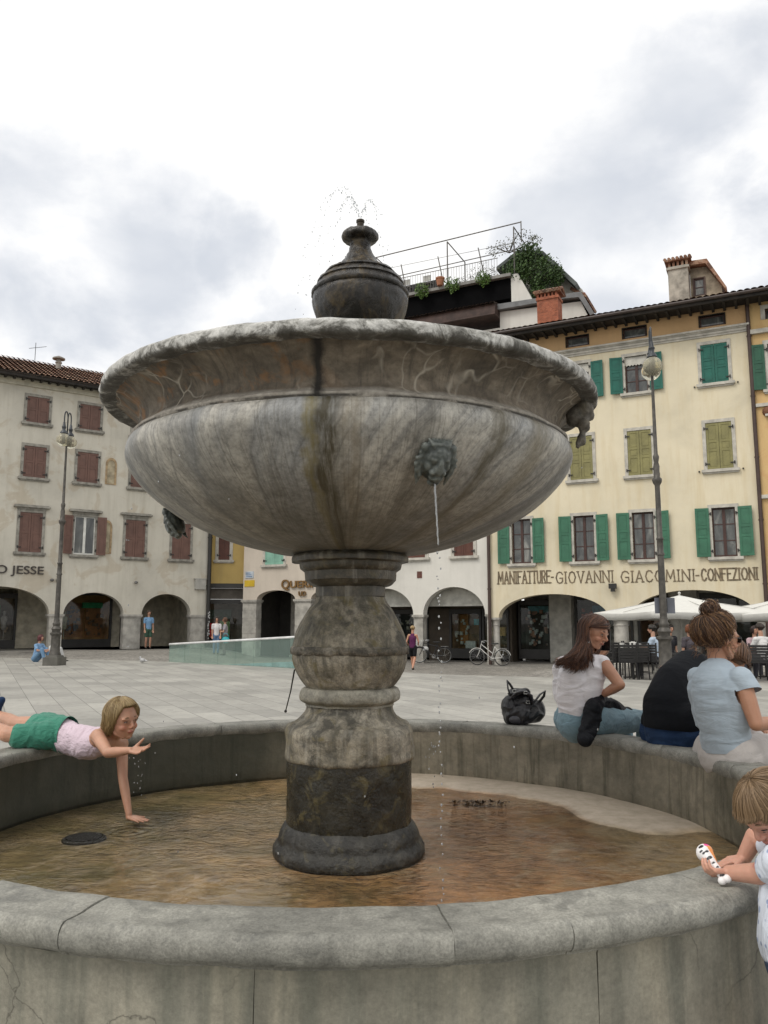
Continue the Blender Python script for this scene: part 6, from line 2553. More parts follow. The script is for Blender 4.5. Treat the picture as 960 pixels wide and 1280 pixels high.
# neck reaching forward to the raised head
cone(mb, at(139, 920, 4.93), hd.p(0, -.08, -.22), .048, .044)
limb(mb, [at(134, 924, 4.93), at(112, 928, 4.96), at(90, 923, 5.02), at(68, 915, 5.10)], [.075, .086, .080, .092])
cone(mb, sh_r, sh_l, .042, .042)
cone(mb, at(124, 924, 4.86), at(146, 930, 5.0), .062, .06)
el_r = at(135, 941, 4.66)
wr_r = at(163, 938, 4.55)
limb(mb, [sh_r, sh_r.lerp(el_r, .5), el_r, el_r.lerp(wr_r, .35), wr_r], [.040, .036, .029, .029, .0185])
hand(mb, wr_r, Vector((.96, -.25, .02)), Vector((-.05, -.45, .90)), .125, .0070, (.22, .20, .22, .30), .06, (.75, .62), 1 if False else -1, .1)
el_l = at(153.5, 972, 4.93)
wr_l = at(161, 1017, 4.86)
limb(mb, [sh_l, sh_l.lerp(el_l, .5), el_l, el_l.lerp(wr_l, .35), wr_l], [.038, .034, .028, .028, .019])
fl = Vector((wr_l.x + .01, wr_l.y - .015, FLZ + .014))
hand(mb, Vector((wr_l.x, wr_l.y, FLZ + .03)), Vector((.93, -.36, -.10)), Vector((0, 0, -1)), .125, .0070, (.03, .02, .03, .05), .22, (1.0, .10), 1, 0)
cone(mb, wr_l, (wr_l.x, wr_l.y, FLZ + .03), .019, .017)
# legs: thighs along the rim, shins bent back up
hipn, hipf = at(60, 920, 5.02), at(58, 909, 5.20)
kn, kf = at(10, 918, 4.98), at(20, 905, 5.38)
an, af = at(-22, 905, 5.20), at(-4, 893, 5.62)
limb(mb, [hipn, kn, kn.lerp(an, .4), an], [.070, .048, .046, .028])
limb(mb, [hipf, kf, kf.lerp(af, .4), af], [.070, .048, .046, .028])
base_tone = (.50, .29, .20)
blobject('body', mb, .0042, SKIN, g, 2, colour=hd.colour(base_tone, (.42, .14, .11), .55))
hd.eyes(g, (.05, .05, .05), (.24, .15, .08), (.0, 0), .62)
# tank top
mb = MB()
limb(mb, [at(130, 926, 4.94), at(112, 929, 4.96), at(90, 924, 5.02), at(76, 918, 5.08)], [.079, .097, .092, .100], 18)
cone(mb, at(122, 928, 4.88), at(140, 933, 4.98), .068, .062, 18)
cone(mb, at(118, 930, 4.90), at(104, 933, 4.94), .074, .074, 18)
for a, b, c in ((at(129, 921, 4.87), at(137, 914, 4.90), at(133, 909, 5.0)), (at(149, 934, 4.98), at(151, 922, 5.02), at(142, 911, 5.06))):
    mb.tube([a, b, c], [.020, .017, .020], 10)
TANK = m_cloth('lilac_cotton', (.62, .50, .57), .55, (9, 9, 16))
d0 = (at(150, 928, 4.9) - at(90, 924, 5.0)).normalized()
blobject('tank_top', mb, .006, TANK, g, 3, disp=wrinkle(.0045, 9, (2.2, 1, 1)), cut=[(at(74, 917, 5.1), -d0)])
# shorts
mb = MB()
limb(mb, [at(84, 917, 5.06), at(66, 915, 5.10), at(50, 914, 5.12)], [.100, .106, .098], 18)
limb(mb, [at(90, 921, 5.04), at(80, 918, 5.07)], [.102, .105], 18)
cone(mb, at(62, 919, 5.02), at(26, 920, 5.00), .082, .072, 18)
cone(mb, at(60, 908, 5.20), at(34, 906, 5.32), .082, .070, 18)
SHORT = m_cloth('green_jersey', (.035, .20, .135), .6, (8, 8, 14))
blobject('shorts', mb, .007, SHORT, g, 3, disp=wrinkle(.008, 8, (1.8, 1, 1)), cut=[(at(87, 917, 5.06), d0), (at(19, 914, 5.1), -d0)])
for a, k in ((an, 0), (af, 1)):
    mb = MB()
    cone(mb, a + Vector((-.02, 0, -.01)), a + Vector((.02, -.03, .07)), .042, .030)
    cone(mb, a + Vector((.02, -.03, .07)), a + Vector((.05, -.05, .10)), .034, .026)
    blobject('sandal', mb, .008, m_cloth('navy_trainer', (.015, .035, .085), .3), g, 2)
# hair: shoulder-less bob, swept back
HB = m_hair('blond_hair', (.20, .135, .058), (.34, .24, .115), (.50, .38, .20))
def te(ph):
    a = abs(ph)
    return 0.86 if a < .55 else .86 + (a - .55) * 1.0 if a < 1.4 else 1.70
def hg(ph):
    a = abs(ph)
    return 0.05 if a < .5 else .05 + (a - .5) * .6 if a < 1.1 else .40 if a < 2.4 else .32
mb = hairdo(hd, 2900, 3, te, hg, rad=.00105, part=.5, curl_in=.10, wave=.045, out=1.02, gravity=(-.35, .15, -1))
mb.ell(hd.p(0, -.12, .12), (.352 * hd.h, .39 * hd.h, .40 * hd.h), hd.M, 24, 16)
mb.build('hair', HB, g, smooth=True)
settle(g, at(60, 930, 5.1))

# ---- woman with long auburn hair ----------------------------------------------------------
g = person_root('woman with long auburn hair and white top, looking over her shoulder at a phone', None)
hd = Head(at(743, 791, 5.70), (.66, -.68, -.26), .228, (.12, .1, 1))
mb = MB()
hd.build(mb)
pel = at(722, 893, 5.72)
cone(mb, at(731, 826, 5.74), hd.p(0, -.1, -.3), .052, .050)
limb(mb, [pel, at(719, 872, 5.71), at(721, 848, 5.70), at(726, 828, 5.72)], [.120, .115, .120, .075], 18)
shr, shl = at(754, 829, 5.60), at(702, 829, 5.86)
cone(mb, shr, shl, .048, .048)
elr = at(775, 856, 5.50)
wrr = at(754, 868, 5.62)
limb(mb, [shr, shr.lerp(elr, .45), elr, elr.lerp(wrr, .4), wrr], [.048, .043, .035, .035, .024])
hand(mb, wrr, Vector((-.80, .25, .30)), Vector((.1, 1, -.1)), .165, .0085, (.45, .5, .55, .6), .05, (.7, .2), -1, .3)
ell_ = at(722, 850, 6.05)
wrl = at(751, 818, 6.0)
ph_c = at(756.5, 800, 5.78)
limb(mb, [shl, ell_, wrl], [.045, .035, .024])
hand(mb, wrl, Vector((.12, -.55, .80)), Vector((-.5, -.7, .1)), .16, .0085, (.5, .55, .6, .6), .05, (.6, .4), 1, .3)
hipr, hipl = at(742, 900, 5.64), at(712, 899, 5.82)
knr, knl = at(805, 901, 6.02), at(778, 896, 6.22)
limb(mb, [hipr, knr, knr + Vector((.05, .06, -.42)), knr + Vector((.07, .03, -.50))], [.085, .060, .040, .034])
limb(mb, [hipl, knl, knl + Vector((.05, .06, -.42)), knl + Vector((.07, .03, -.50))], [.085, .060, .040, .034])
blobject('body', mb, .0048, SKIN, g, 2, colour=hd.colour((.46, .255, .17), (.38, .12, .09), .35))
hd.eyes(g, (.05, .03, .02), (.05, .03, .02), (0, -.012))
mb = MB()
limb(mb, [at(722, 892, 5.72), at(719, 872, 5.71), at(721, 850, 5.70), at(726, 833, 5.71)], [.128, .126, .132, .095], 20)
cone(mb, at(750, 830, 5.62), at(705, 830, 5.85), .058, .058, 18)
cone(mb, at(742, 834, 5.64), at(735, 866, 5.66), .085, .095, 18)
cone(mb, at(706, 838, 5.80), at(708, 868, 5.78), .085, .09, 18)
cone(mb, at(750, 829, 5.62), at(754, 830, 5.60), .054, .052, 16)
WTOP = m_cloth('white_cotton', (.72, .70, .73), .35, (3, 3, 9))
blobject('top', mb, .0065, WTOP, g, 3, disp=wrinkle(.0065, 4.5, (1, 1, 2.6), 2), cut=[(at(722, 897, 5.72), Vector((0, 0, -1)))])
mb = MB()
limb(mb, [at(722, 903, 5.72), at(722, 892, 5.72)], [.142, .128], 20)
limb(mb, [hipr, hipr.lerp(knr, .5), knr, knr + Vector((.05, .06, -.42))], [.112, .094, .072, .05], 18)
limb(mb, [hipl, hipl.lerp(knl, .5), knl, knl + Vector((.05, .06, -.42))], [.112, .094, .072, .05], 18)
JEANL = m_cloth('light_blue_denim', (.17, .265, .315), .4, (6, 6, 8), var=.18)
blobject('jeans', mb, .008, JEANL, g, 3, disp=wrinkle(.004, 7), cut=[(Vector((0, 0, RIMZ + .001)), Vector((0, 0, -1)))] if False else None)
for k in (knr, knl):
    mb = MB()
    a = k + Vector((.07, .03, -.50))
    cone(mb, a + Vector((0, 0, -.03)), a + Vector((.10, .12, -.06)), .042, .030)
    blobject('shoe', mb, .01, m_cloth('grey_shoe', (.1, .1, .1)), g, 2)
HA = m_hair('auburn_hair', (.022, .010, .007), (.085, .034, .018), (.24, .105, .050))
def te(ph):
    a = abs(ph)
    return 1.5 if a < 1.3 else 1.62
def hg(ph):
    a = abs(ph)
    return .25 if a < .5 else .9 if a < 1.2 else 1.15
LOCKS = [(random.Random(40 + k).uniform(692, 736), random.Random(60 + k).uniform(824, 838), 0) for k in range(17)]
LOCKS += [(x_, y_, 0) for x_, y_ in ((712, 836), (719, 838), (726, 835), (733, 831), (705, 834), (722, 828))]
def pull(ph, rng):
    # locks gather over the back and the left shoulder
    if ph < -.2 and ph > -2.2:
        return at(rng.uniform(724, 744), rng.uniform(810, 828), rng.uniform(5.84, 5.92))
    x, y, Y = LOCKS[rng.randrange(len(LOCKS))]
    Y = 5.49 + abs(x - 722) * .0045 + rng.uniform(0, .03)
    if .5 < ph < 1.5:
        x = max(x, 716)
        x = min(x + 8, 742)
    return at(x + rng.gauss(0, 1.6), y - abs(x - 712) * .12 + rng.gauss(0, 2.5), Y + rng.gauss(0, .01))
mb = hairdo(hd, 3000, 11, te, hg, out=1.03, rad=.00135, part=-.4, wave=.03, pull=pull, sweep=1.45)
mb.ell(hd.p(0, -.12, .12), (.355 * hd.h, .40 * hd.h, .40 * hd.h), hd.M, 24, 16)
mb.build('hair', HA, g, smooth=True)
settle(g, (1.45, 5.75, RIMZ))
mb = MB()
M = frame((.75, -.45, 0), (.22, -.1, 1))
mb.box(ph_c, (.010, .075, .150), M)
tag(mb.build('phone', mat('black_phone', (.01, .01, .012), .15), bevel=.003), 'black mobile phone held up by the woman with long auburn hair', 'phone')
# dark jacket thrown over her thigh, one sleeve hanging into the basin
mb = MB()
def sheet(pts, rads, n=16, flat=.45, up=(0, 1, 0)):
    mb.tube(pts, rads, n, flat=flat, up=up)
    mb.ell(pts[0], rads[0] * .9)
    mb.ell(pts[-1], rads[-1] * .9)
sheet([at(746, 880, 5.58), at(741, 892, 5.54), at(737, 905, 5.52), at(733, 918, 5.48), at(731, 924, 5.47)], [.050, .070, .066, .056, .050], flat=.35)
sheet([at(745, 879, 5.60), at(757, 881, 5.68), at(772, 888, 5.78), at(788, 899, 5.9), at(799, 906, 6.0)], [.055, .055, .060, .066, .050], flat=.6)
sheet([at(748, 876, 5.62), at(742, 884, 5.56)], [.05, .06])
o = blobject('jacket', mb, .008, m_cloth('black_jacket_cloth', (.007, .008, .011), .4, (7, 7, 10), .6), None, 3, disp=wrinkle(.009, 8, (1, 1, 1.6), 5))
tag(o, 'black jacket lying across the lap of the auburn-haired woman, sleeve hanging over the rim', 'jacket')

# ---- man in black -----------------------------------------------------------------------
g = person_root('man in a black shirt and blue jeans sitting bent forward between the two women', None)
hd = Head(at(917, 824, 5.62), (.62, .70, -.35), .235, (.3, .2, 1))
mb = MB()
hd.build(mb)
cone(mb, at(884, 836, 5.50), hd.p(0, -.1, -.25), .060, .058)
limb(mb, [at(840, 912, 5.22), at(838, 885, 5.26), at(848, 855, 5.36), at(866, 834, 5.46)], [.15, .15, .155, .10], 18)
shl, shr = at(850, 838, 5.62), at(892, 850, 5.34)
cone(mb, shl, shr, .06, .06)
ell_, elr = at(862, 880, 5.95), at(905, 895, 5.62)
limb(mb, [shl, ell_, at(885, 868, 6.05)], [.052, .040, .028])
limb(mb, [shr, elr, at(915, 880, 5.80)], [.052, .040, .028])
hand(mb, at(885, 868, 6.05), (.8, -.2, .1), (0, 0, 1), .18, .0095, (.4, .4, .4, .4))
hand(mb, at(915, 880, 5.80), (.1, .8, .1), (0, 0, 1), .18, .0095, (.4, .4, .4, .4))
hips = (at(822, 915, 5.36), at(862, 917, 5.12))
kns = (at(858, 905, 5.78), at(905, 912, 5.55))
for a, b in zip(hips, kns):
    limb(mb, [a, b, b + Vector((.03, .02, -.46)), b + Vector((.05, .03, -.50))], [.09, .065, .045, .04])
blobject('body', mb, .007, SKIN, g, 2, colour=hd.colour((.42, .23, .15)))
mb = MB()
limb(mb, [at(839, 905, 5.21), at(836, 884, 5.24), at(847, 856, 5.33), at(862, 834, 5.45)], [.172, .162, .152, .120], 22)
cone(mb, shl, shr, .086, .088, 18)
limb(mb, [at(862, 834, 5.45), at(884, 836, 5.50)], [.105, .085], 18)
cone(mb, at(824, 893, 5.30), at(852, 838, 5.48), .10, .075, 18)
cone(mb, at(819, 902, 5.34), at(860, 903, 5.12), .09, .12, 18)
limb(mb, [shl, ell_, ell_.lerp(at(885, 868, 6.05), .6)], [.08, .066, .05], 16)
limb(mb, [shr, elr, elr.lerp(at(915, 880, 5.80), .5)], [.08, .066, .05], 16)
blobject('shirt', mb, .009, m_cloth('black_shirt_cotton', (.004, .005, .0075), .3, (3, 3, 5)), g, 3, disp=wrinkle(.006, 3.5, (1, 1, 1.3), 4), cut=[(at(840, 910, 5.2), Vector((-.05, 0, -1)))])
mb = MB()
limb(mb, [at(826, 919, 5.34), at(858, 922, 5.14)], [.112, .118], 20)
cone(mb, at(840, 915, 5.22), at(840, 905, 5.24), .168, .150, 20)
for a, b in zip(hips, kns):
    limb(mb, [a, b, b + Vector((.03, .02, -.44))], [.115, .082, .06], 18)
blobject('jeans', mb, .009, m_cloth('dark_blue_denim', (.018, .040, .095), .5, (6, 6, 8), var=.2), g, 3, disp=wrinkle(.005, 7))
for b in kns:
    mb = MB()
    a = b + Vector((.05, .03, -.50))
    cone(mb, a + Vector((0, 0, -.03)), a + Vector((.12, .14, -.06)), .045, .034)
    blobject('shoe', mb, .01, m_cloth('black_shoe', (.02, .02, .02)), g, 2)
mb = hairdo(hd, 600, 21, lambda ph: 1.1 if abs(ph) < .9 else 1.75, lambda ph: .15, out=1.08, rad=.003, wave=.06)
mb.ell(hd.p(0, -.07, .13), (.39 * hd.h, .46 * hd.h, .42 * hd.h), hd.M, 20, 14)
mb.build('hair', m_hair('brown_hair', (.04, .02, .012), (.12, .06, .03), (.2, .11, .06)), g, smooth=True)
settle(g, (1.82, 5.2, RIMZ))

# ---- woman with the bun -------------------------------------------------------------------
g = person_root('woman with a messy brown bun, sunglasses, pale blue-grey T-shirt and beige trousers on the rim', None)
hd = Head(at(900, 799, 4.68), (.97, .12, -.04), .245, (-.02, 0, 1))
mb = MB()
hd.build(mb)
cone(mb, at(898, 834, 4.66), hd.p(0, -.10, -.22), .054, .052)
limb(mb, [at(908, 930, 4.66), at(905, 908, 4.64), at(899, 880, 4.64), at(896, 855, 4.64), at(897, 840, 4.65)], [.125, .112, .125, .125, .085], 20)
shl, shr = at(872, 846, 4.83), at(926, 848, 4.52)
cone(mb, shl, shr, .052, .052)
elr, wrr = at(945, 905, 4.42), at(985, 903, 4.62)
limb(mb, [shr, shr.lerp(elr, .5), elr, elr.lerp(wrr, .35), wrr], [.052, .046, .038, .037, .026])
hand(mb, wrr, (.7, .6, 0), (0, 0, 1), .165, .0085, (.4, .4, .5, .5))
ell_ = at(905, 890, 5.05)
limb(mb, [shl, ell_, at(940, 898, 5.0), at(946, 905, 4.85)], [.05, .037, .030, .025])
hand(mb, at(944, 905, 4.86), (.35, -.5, -.35), (-.3, 0, -1), .16, .0085, (.3, .35, .4, .4), .08, (.6, .3))
hips = (at(893, 940, 4.84), at(925, 946, 4.60))
kns = (at(968, 925, 5.20), at(1015, 935, 4.95))
for a, b in zip(hips, kns):
    limb(mb, [a, b, b + Vector((.03, .02, -.46)), b + Vector((.05, .03, -.50))], [.09, .062, .042, .036])
blobject('body', mb, .0048, SKIN, g, 2, colour=hd.colour((.40, .215, .135), (.35, .11, .09), .3))
hd.eyes(g, (.05, .03, .02), (.05, .03, .02))
mb = MB()
limb(mb, [at(908, 930, 4.66), at(905, 910, 4.64), at(900, 882, 4.64), at(896, 858, 4.64), at(897, 846, 4.65)], [.138, .130, .142, .140, .110], 22)
cone(mb, at(875, 848, 4.80), at(923, 850, 4.55), .058, .060, 20)
cone(mb, at(880, 862, 4.78), at(888, 900, 4.74), .090, .085, 18)
cone(mb, at(918, 862, 4.56), at(917, 900, 4.58), .092, .088, 18)
limb(mb, [shr, at(937, 864, 4.49)], [.066, .062], 18)
limb(mb, [shl, shl.lerp(ell_, .35)], [.057, .055], 18)
TEE = m_cloth('pale_blue_grey_cotton', (.37, .44, .505), .35, (3, 3, 9))
blobject('t_shirt', mb, .0065, TEE, g, 3, disp=wrinkle(.0055, 4.2, (1, 1, 2.6), 8), cut=[(at(908, 937, 4.66), Vector((.1, 0, -1))), (at(937, 864, 4.49), (elr - shr).normalized(), .085)])
mb = MB()
cone(mb, at(908, 944, 4.68), at(907, 938, 4.67), .150, .136, 22)
cone(mb, at(893, 941, 4.84), at(926, 945, 4.60), .112, .116, 20)
for a, b in zip(hips, kns):
    limb(mb, [a, a.lerp(b, .5), b, b + Vector((.03, .02, -.44))], [.118, .105, .082, .06], 18)
blobject('trousers', mb, .008, m_cloth('beige_linen', (.46, .43, .41), .4, (5, 5, 6)), g, 3, disp=wrinkle(.006, 5, (1, 1, 1.5), 3))
for b in kns:
    mb = MB()
    a = b + Vector((.05, .03, -.50))
    cone(mb, a + Vector((0, 0, -.03)), a + Vector((.12, .10, -.06)), .042, .030)
    blobject('shoe', mb, .01, m_cloth('tan_shoe', (.2, .12, .07)), g, 2)
# hair drawn up to a knot
HC = m_hair('brown_highlighted_hair', (.025, .013, .008), (.11, .052, .026), (.36, .21, .10))
rng = random.Random(5)
mb = MB()
mb.ell(hd.p(0, -.09, .12), (.365 * hd.h, .43 * hd.h, .40 * hd.h), hd.M, 24, 16)
knot = hd.p(0, -.22, .62)
for i in range(2700):
    ph = rng.uniform(-PI, PI)
    a = abs(ph)
    th = (.95 if a < .7 else .95 + (a - .7) * 1.35 if a < 1.6 else 2.25) * rng.uniform(.5, 1.0)
    p0 = Vector((.375 * math.sin(th) * math.sin(ph), -.06 + .455 * math.sin(th) * math.cos(ph), .11 + .41 * math.cos(th)))
    pts = []
    k0 = rng.uniform(1.0, 1.20)
    wv_ = Vector((rng.gauss(0, .04), rng.gauss(0, .04), rng.gauss(0, .03)))
    for k in range(9):
        t = k / 8
        v = (p0 - Vector((0, -.06, .11))).lerp(Vector((rng.gauss(0, .02), -.26 * 1, .36)), t)
        # keep outside the skull
        L = math.sqrt((v.x / .375) ** 2 + (v.y / .455) ** 2 + (v.z / .41) ** 2)
        v = v / max(L, .01) * (k0 * (1 + .13 * math.sin(PI * t)))
        v += wv_ * math.sin(PI * t) + Vector((rng.gauss(0, .006), rng.gauss(0, .006), rng.gauss(0, .006)))
        v += Vector((0, -.06, .11))
        pts.append(hd.p(*v))
    pts.append(knot + Vector((rng.gauss(0, .012), rng.gauss(0, .012), rng.gauss(0, .010))))
    r = .0012 * rng.uniform(.6, 1.4)
    mb.tube(pts, [r] * len(pts), 5)
for i in range(420):
    # curls of the knot
    c = knot + Vector((rng.gauss(0, .010), rng.gauss(0, .010), .012 + rng.gauss(0, .008)))
    R1 = rng.uniform(.018, .042)
    ax = Vector((rng.gauss(0, 1), rng.gauss(0, 1), rng.gauss(0, .6))).normalized()
    e = ax.orthogonal().normalized()
    f = ax.cross(e)
    a0 = rng.uniform(0, 6)
    pts = [c + (e * math.cos(a0 + k * .45) + f * math.sin(a0 + k * .45)) * R1 * (1 + .03 * k) for k in range(12)]
    mb.tube(pts, .0015, 5)
for i in range(240):
    # loose wisps round the nape and the crown
    ph = rng.uniform(-PI, PI)
    p = hd.p(.36 * math.sin(ph) * .9, -.06 + .43 * math.cos(ph) * (1 if math.cos(ph) < 0 else .3), rng.uniform(-.25, .45))
    d = (p - hd.c).normalized()
    pts = [p]
    for k in range(5):
        pts.append(pts[-1] + (d * .010 + Vector((rng.gauss(0, .007), rng.gauss(0, .007), rng.gauss(-.006, .008)))))
    mb.tube(pts, .0011, 4)
mb.build('hair', HC, g, smooth=True)
mb = MB()
tor = []
for k in range(13):
    a = 2 * PI * k / 12
    tor.append(knot + Vector((math.cos(a) * .028, math.sin(a) * .024, -.014 + .006 * math.sin(a))))
mb.tube(tor, .009, 8)
mb.build('hair_tie', mat('black_elastic', (.01, .01, .01), .7), g, smooth=True)
# sunglasses
mb = MB()
for q in (-1, 1):
    mb.ell(hd.p(q * .135, .40, .01), (.115 * hd.h, .022 * hd.h, .085 * hd.h), hd.M, 16, 10)
    mb.tube([hd.p(q * .23, .40, .04), hd.p(q * .335, .26, .045), hd.p(q * .375, .0, .04), hd.p(q * .37, -.06, .0)], .0022, 6)
mb.tube([hd.p(-.04, .425, .03), hd.p(.04, .425, .03)], .0022, 6)
mb.build('sunglasses', mat('black_gloss_plastic', (.012, .010, .010), .12), g, smooth=True)
settle(g, (1.98, 4.66, RIMZ))

# ---- toddler at the right edge ---------------------------------------------------------------
g = person_root('fair-haired toddler in a white shirt reaching over the rim with a spotted toy', None)
hd = Head(at(963, 1013, 2.36), (-.66, -.25, -.60), .195, (-.40, -.1, 1), child=True)
mb = MB()
hd.build(mb)
neck = at(990, 1055, 2.38)
cone(mb, neck, hd.p(0, -.12, -.25), .036, .036)
tor_t, tor_b = at(992, 1078, 2.34), at(998, 1180, 2.30)
limb(mb, [tor_t, tor_t.lerp(tor_b, .5), tor_b], [.070, .082, .085], 18)
sh1 = at(974, 1078, 2.26)
e1 = at(950, 1092, 2.34)
w1 = at(912, 1091, 2.44)
limb(mb, [sh1, e1, w1], [.034, .030, .0215])
hand(mb, w1, Vector((-.90, .10, -.02)), Vector((.0, .5, .85)), .095, .0066, (.55, .6, .6, .6), .05, (.55, .7), 1, .5)
sh2 = at(975, 1062, 2.50)
e2 = at(944, 1046, 2.58)
w2 = at(930, 1072, 2.60)
limb(mb, [sh2, e2, w2], [.034, .029, .022])
hand(mb, w2, Vector((-.93, .12, -.22)), Vector((0, 0, -1)), .095, .0066, (.10, .12, .14, .2), .16, (.8, .1), 1, .2)
for q in (-1, 1):
    a = tor_b + Vector((q * .03, q * .045, -.02))
    limb(mb, [a, a + Vector((-.01, 0, -.18)), a + Vector((.01, 0, Vector(a).z * -1 + .05))], [.06, .045, .032])
blobject('body', mb, .0036, SKIN, g, 2, colour=hd.colour((.56, .32, .24), (.50, .20, .17), .6))
hd.eyes(g, (.06, .05, .04), (.30, .19, .12), (0, -.02), .4)
mb = MB()
limb(mb, [tor_t + Vector((0, 0, -.005)), tor_t.lerp(tor_b, .5), tor_b], [.080, .092, .10], 20)
cone(mb, sh1, sh1.lerp(e1, .4), .046, .044, 16)
cone(mb, sh2, sh2.lerp(e2, .35), .044, .042, 16)
def m_print():
    t = NT('white_printed_cotton')
    v = t.tc.outputs['Object']
    vo = t.n('ShaderNodeTexVoronoi')
    t.l(v, vo.inputs['Vector'])
    vo.inputs['Scale'].default_value = 42
    c = t.mix(t.ramp(vo.outputs[0], [(.22, 1), (.34, 0)]), (.60, .64, .72), (.26, .32, .46))
    t.l(c, t.b.inputs['Base Color'])
    t.b.inputs['Roughness'].default_value = .85
    t.l(t.bump(t.noise(t.mapv(v, (8, 8, 4)), 1.6, 5, .5, 1.5), .7, .02), t.b.inputs['Normal'])
    return t.m
blobject('shirt', mb, .0055, m_print(), g, 3, disp=wrinkle(.004, 12, (1, 1, .7), 3))
mb = MB()
cone(mb, tor_b + Vector((0, 0, .0)), tor_b + Vector((0, 0, -.05)), .095, .09)
for q in (-1, 1):
    a = tor_b + Vector((q * .03, q * .045, -.04))
    cone(mb, a, a + Vector((-.01, 0, -.13)), .066, .060)
blobject('shorts', mb, .008, m_cloth('denim_shorts', (.06, .09, .15)), g, 3)
for q in (-1, 1):
    mb = MB()
    a = tor_b + Vector((q * .03, q * .045, 0))
    cone(mb, Vector((a.x + .02, a.y, .03)), Vector((a.x - .07, a.y + .02, .025)), .034, .028)
    blobject('shoe', mb, .008, m_cloth('blue_shoe', (.05, .08, .2)), g, 2)
HT = m_hair('light_brown_child_hair', (.13, .082, .042), (.20, .130, .070), (.27, .18, .10))
def te(ph):
    a = abs(ph)
    return 1.15 if a < .8 else 1.15 + (a - .8) * .9 if a < 1.5 else 1.85
mb = hairdo(hd, 3600, 31, te, lambda ph: .14 if abs(ph) > .8 else .09, rad=.0008, out=1.015, gravity=(-.25, -.1, -1), start=(.02, .3), nseg=11, wave=.01)
mb.ell(hd.p(0, -.09, .12), (.365 * hd.h, .43 * hd.h, .40 * hd.h), hd.M, 28, 18)
mb.build('hair', HT, g, smooth=True)
settle(g, (tor_b.x, tor_b.y, 0))
# toy
mb = MB()
ta, tb_ = at(881, 1066, 2.50), at(906, 1100, 2.42)
tm = ta.lerp(tb_, .5)
mb.ell(ta, (.026, .018, .026), nu=16, nv=10)
cone(mb, ta, ta.lerp(tb_, .35), .025, .016)
cone(mb, ta.lerp(tb_, .35), ta.lerp(tb_, .85), .0135, .011)
mb.ell(tb_ + Vector((-.008, 0, -.002)), .012)
mb.ell(tb_ + Vector((.008, 0, .004)), .012)
rng = random.Random(9)
ax = (tb_ - ta).normalized()
perp = Vector((ax.z, 0, -ax.x))
if perp.x < 0:
    perp = -perp
spots = [ta + ax * t + perp * s_ for t, s_ in ((-.008, -.008), (.012, .004), (.012, -.014), (.030, -.004), (.046, .0), (.062, .004), (.088, .0), (.004, -.020))]
def toyc(co):
    d = co - ta
    t, s_ = d.dot(ax), d.dot(perp)
    if s_ > .004 and -.028 < t < -.004:
        return (.75, .05, .28)
    if s_ > .006 and -.004 <= t < .060:
        return (.85, .30, .06)
    for k, sp in enumerate(spots):
        e = co - sp
        if math.hypot(e.dot(ax), e.dot(perp)) < (.0030 if k % 3 else .0048):
            return (.02, .02, .025)
    return (.80, .78, .78)
def m_col(name, rough=.35):
    t = NT(name)
    a_ = t.n('ShaderNodeAttribute', attribute_name='Col')
    t.l(a_.outputs['Color'], t.b.inputs['Base Color'])
    t.b.inputs['Roughness'].default_value = rough
    return t.m
o = blobject('toy', mb, .0022, m_col('toy_plastic'), None, 2, colour=toyc)
tag(o, 'white bone-shaped toy with black spots and a pink and orange edge, in the toddler\'s hand', 'toy')

# ------------------------------------------------------------------ figures further away
def ground_z(x, y):
    ye = edge_y(x)
    return 0.0 if y < ye else street_height(x, y, ye)

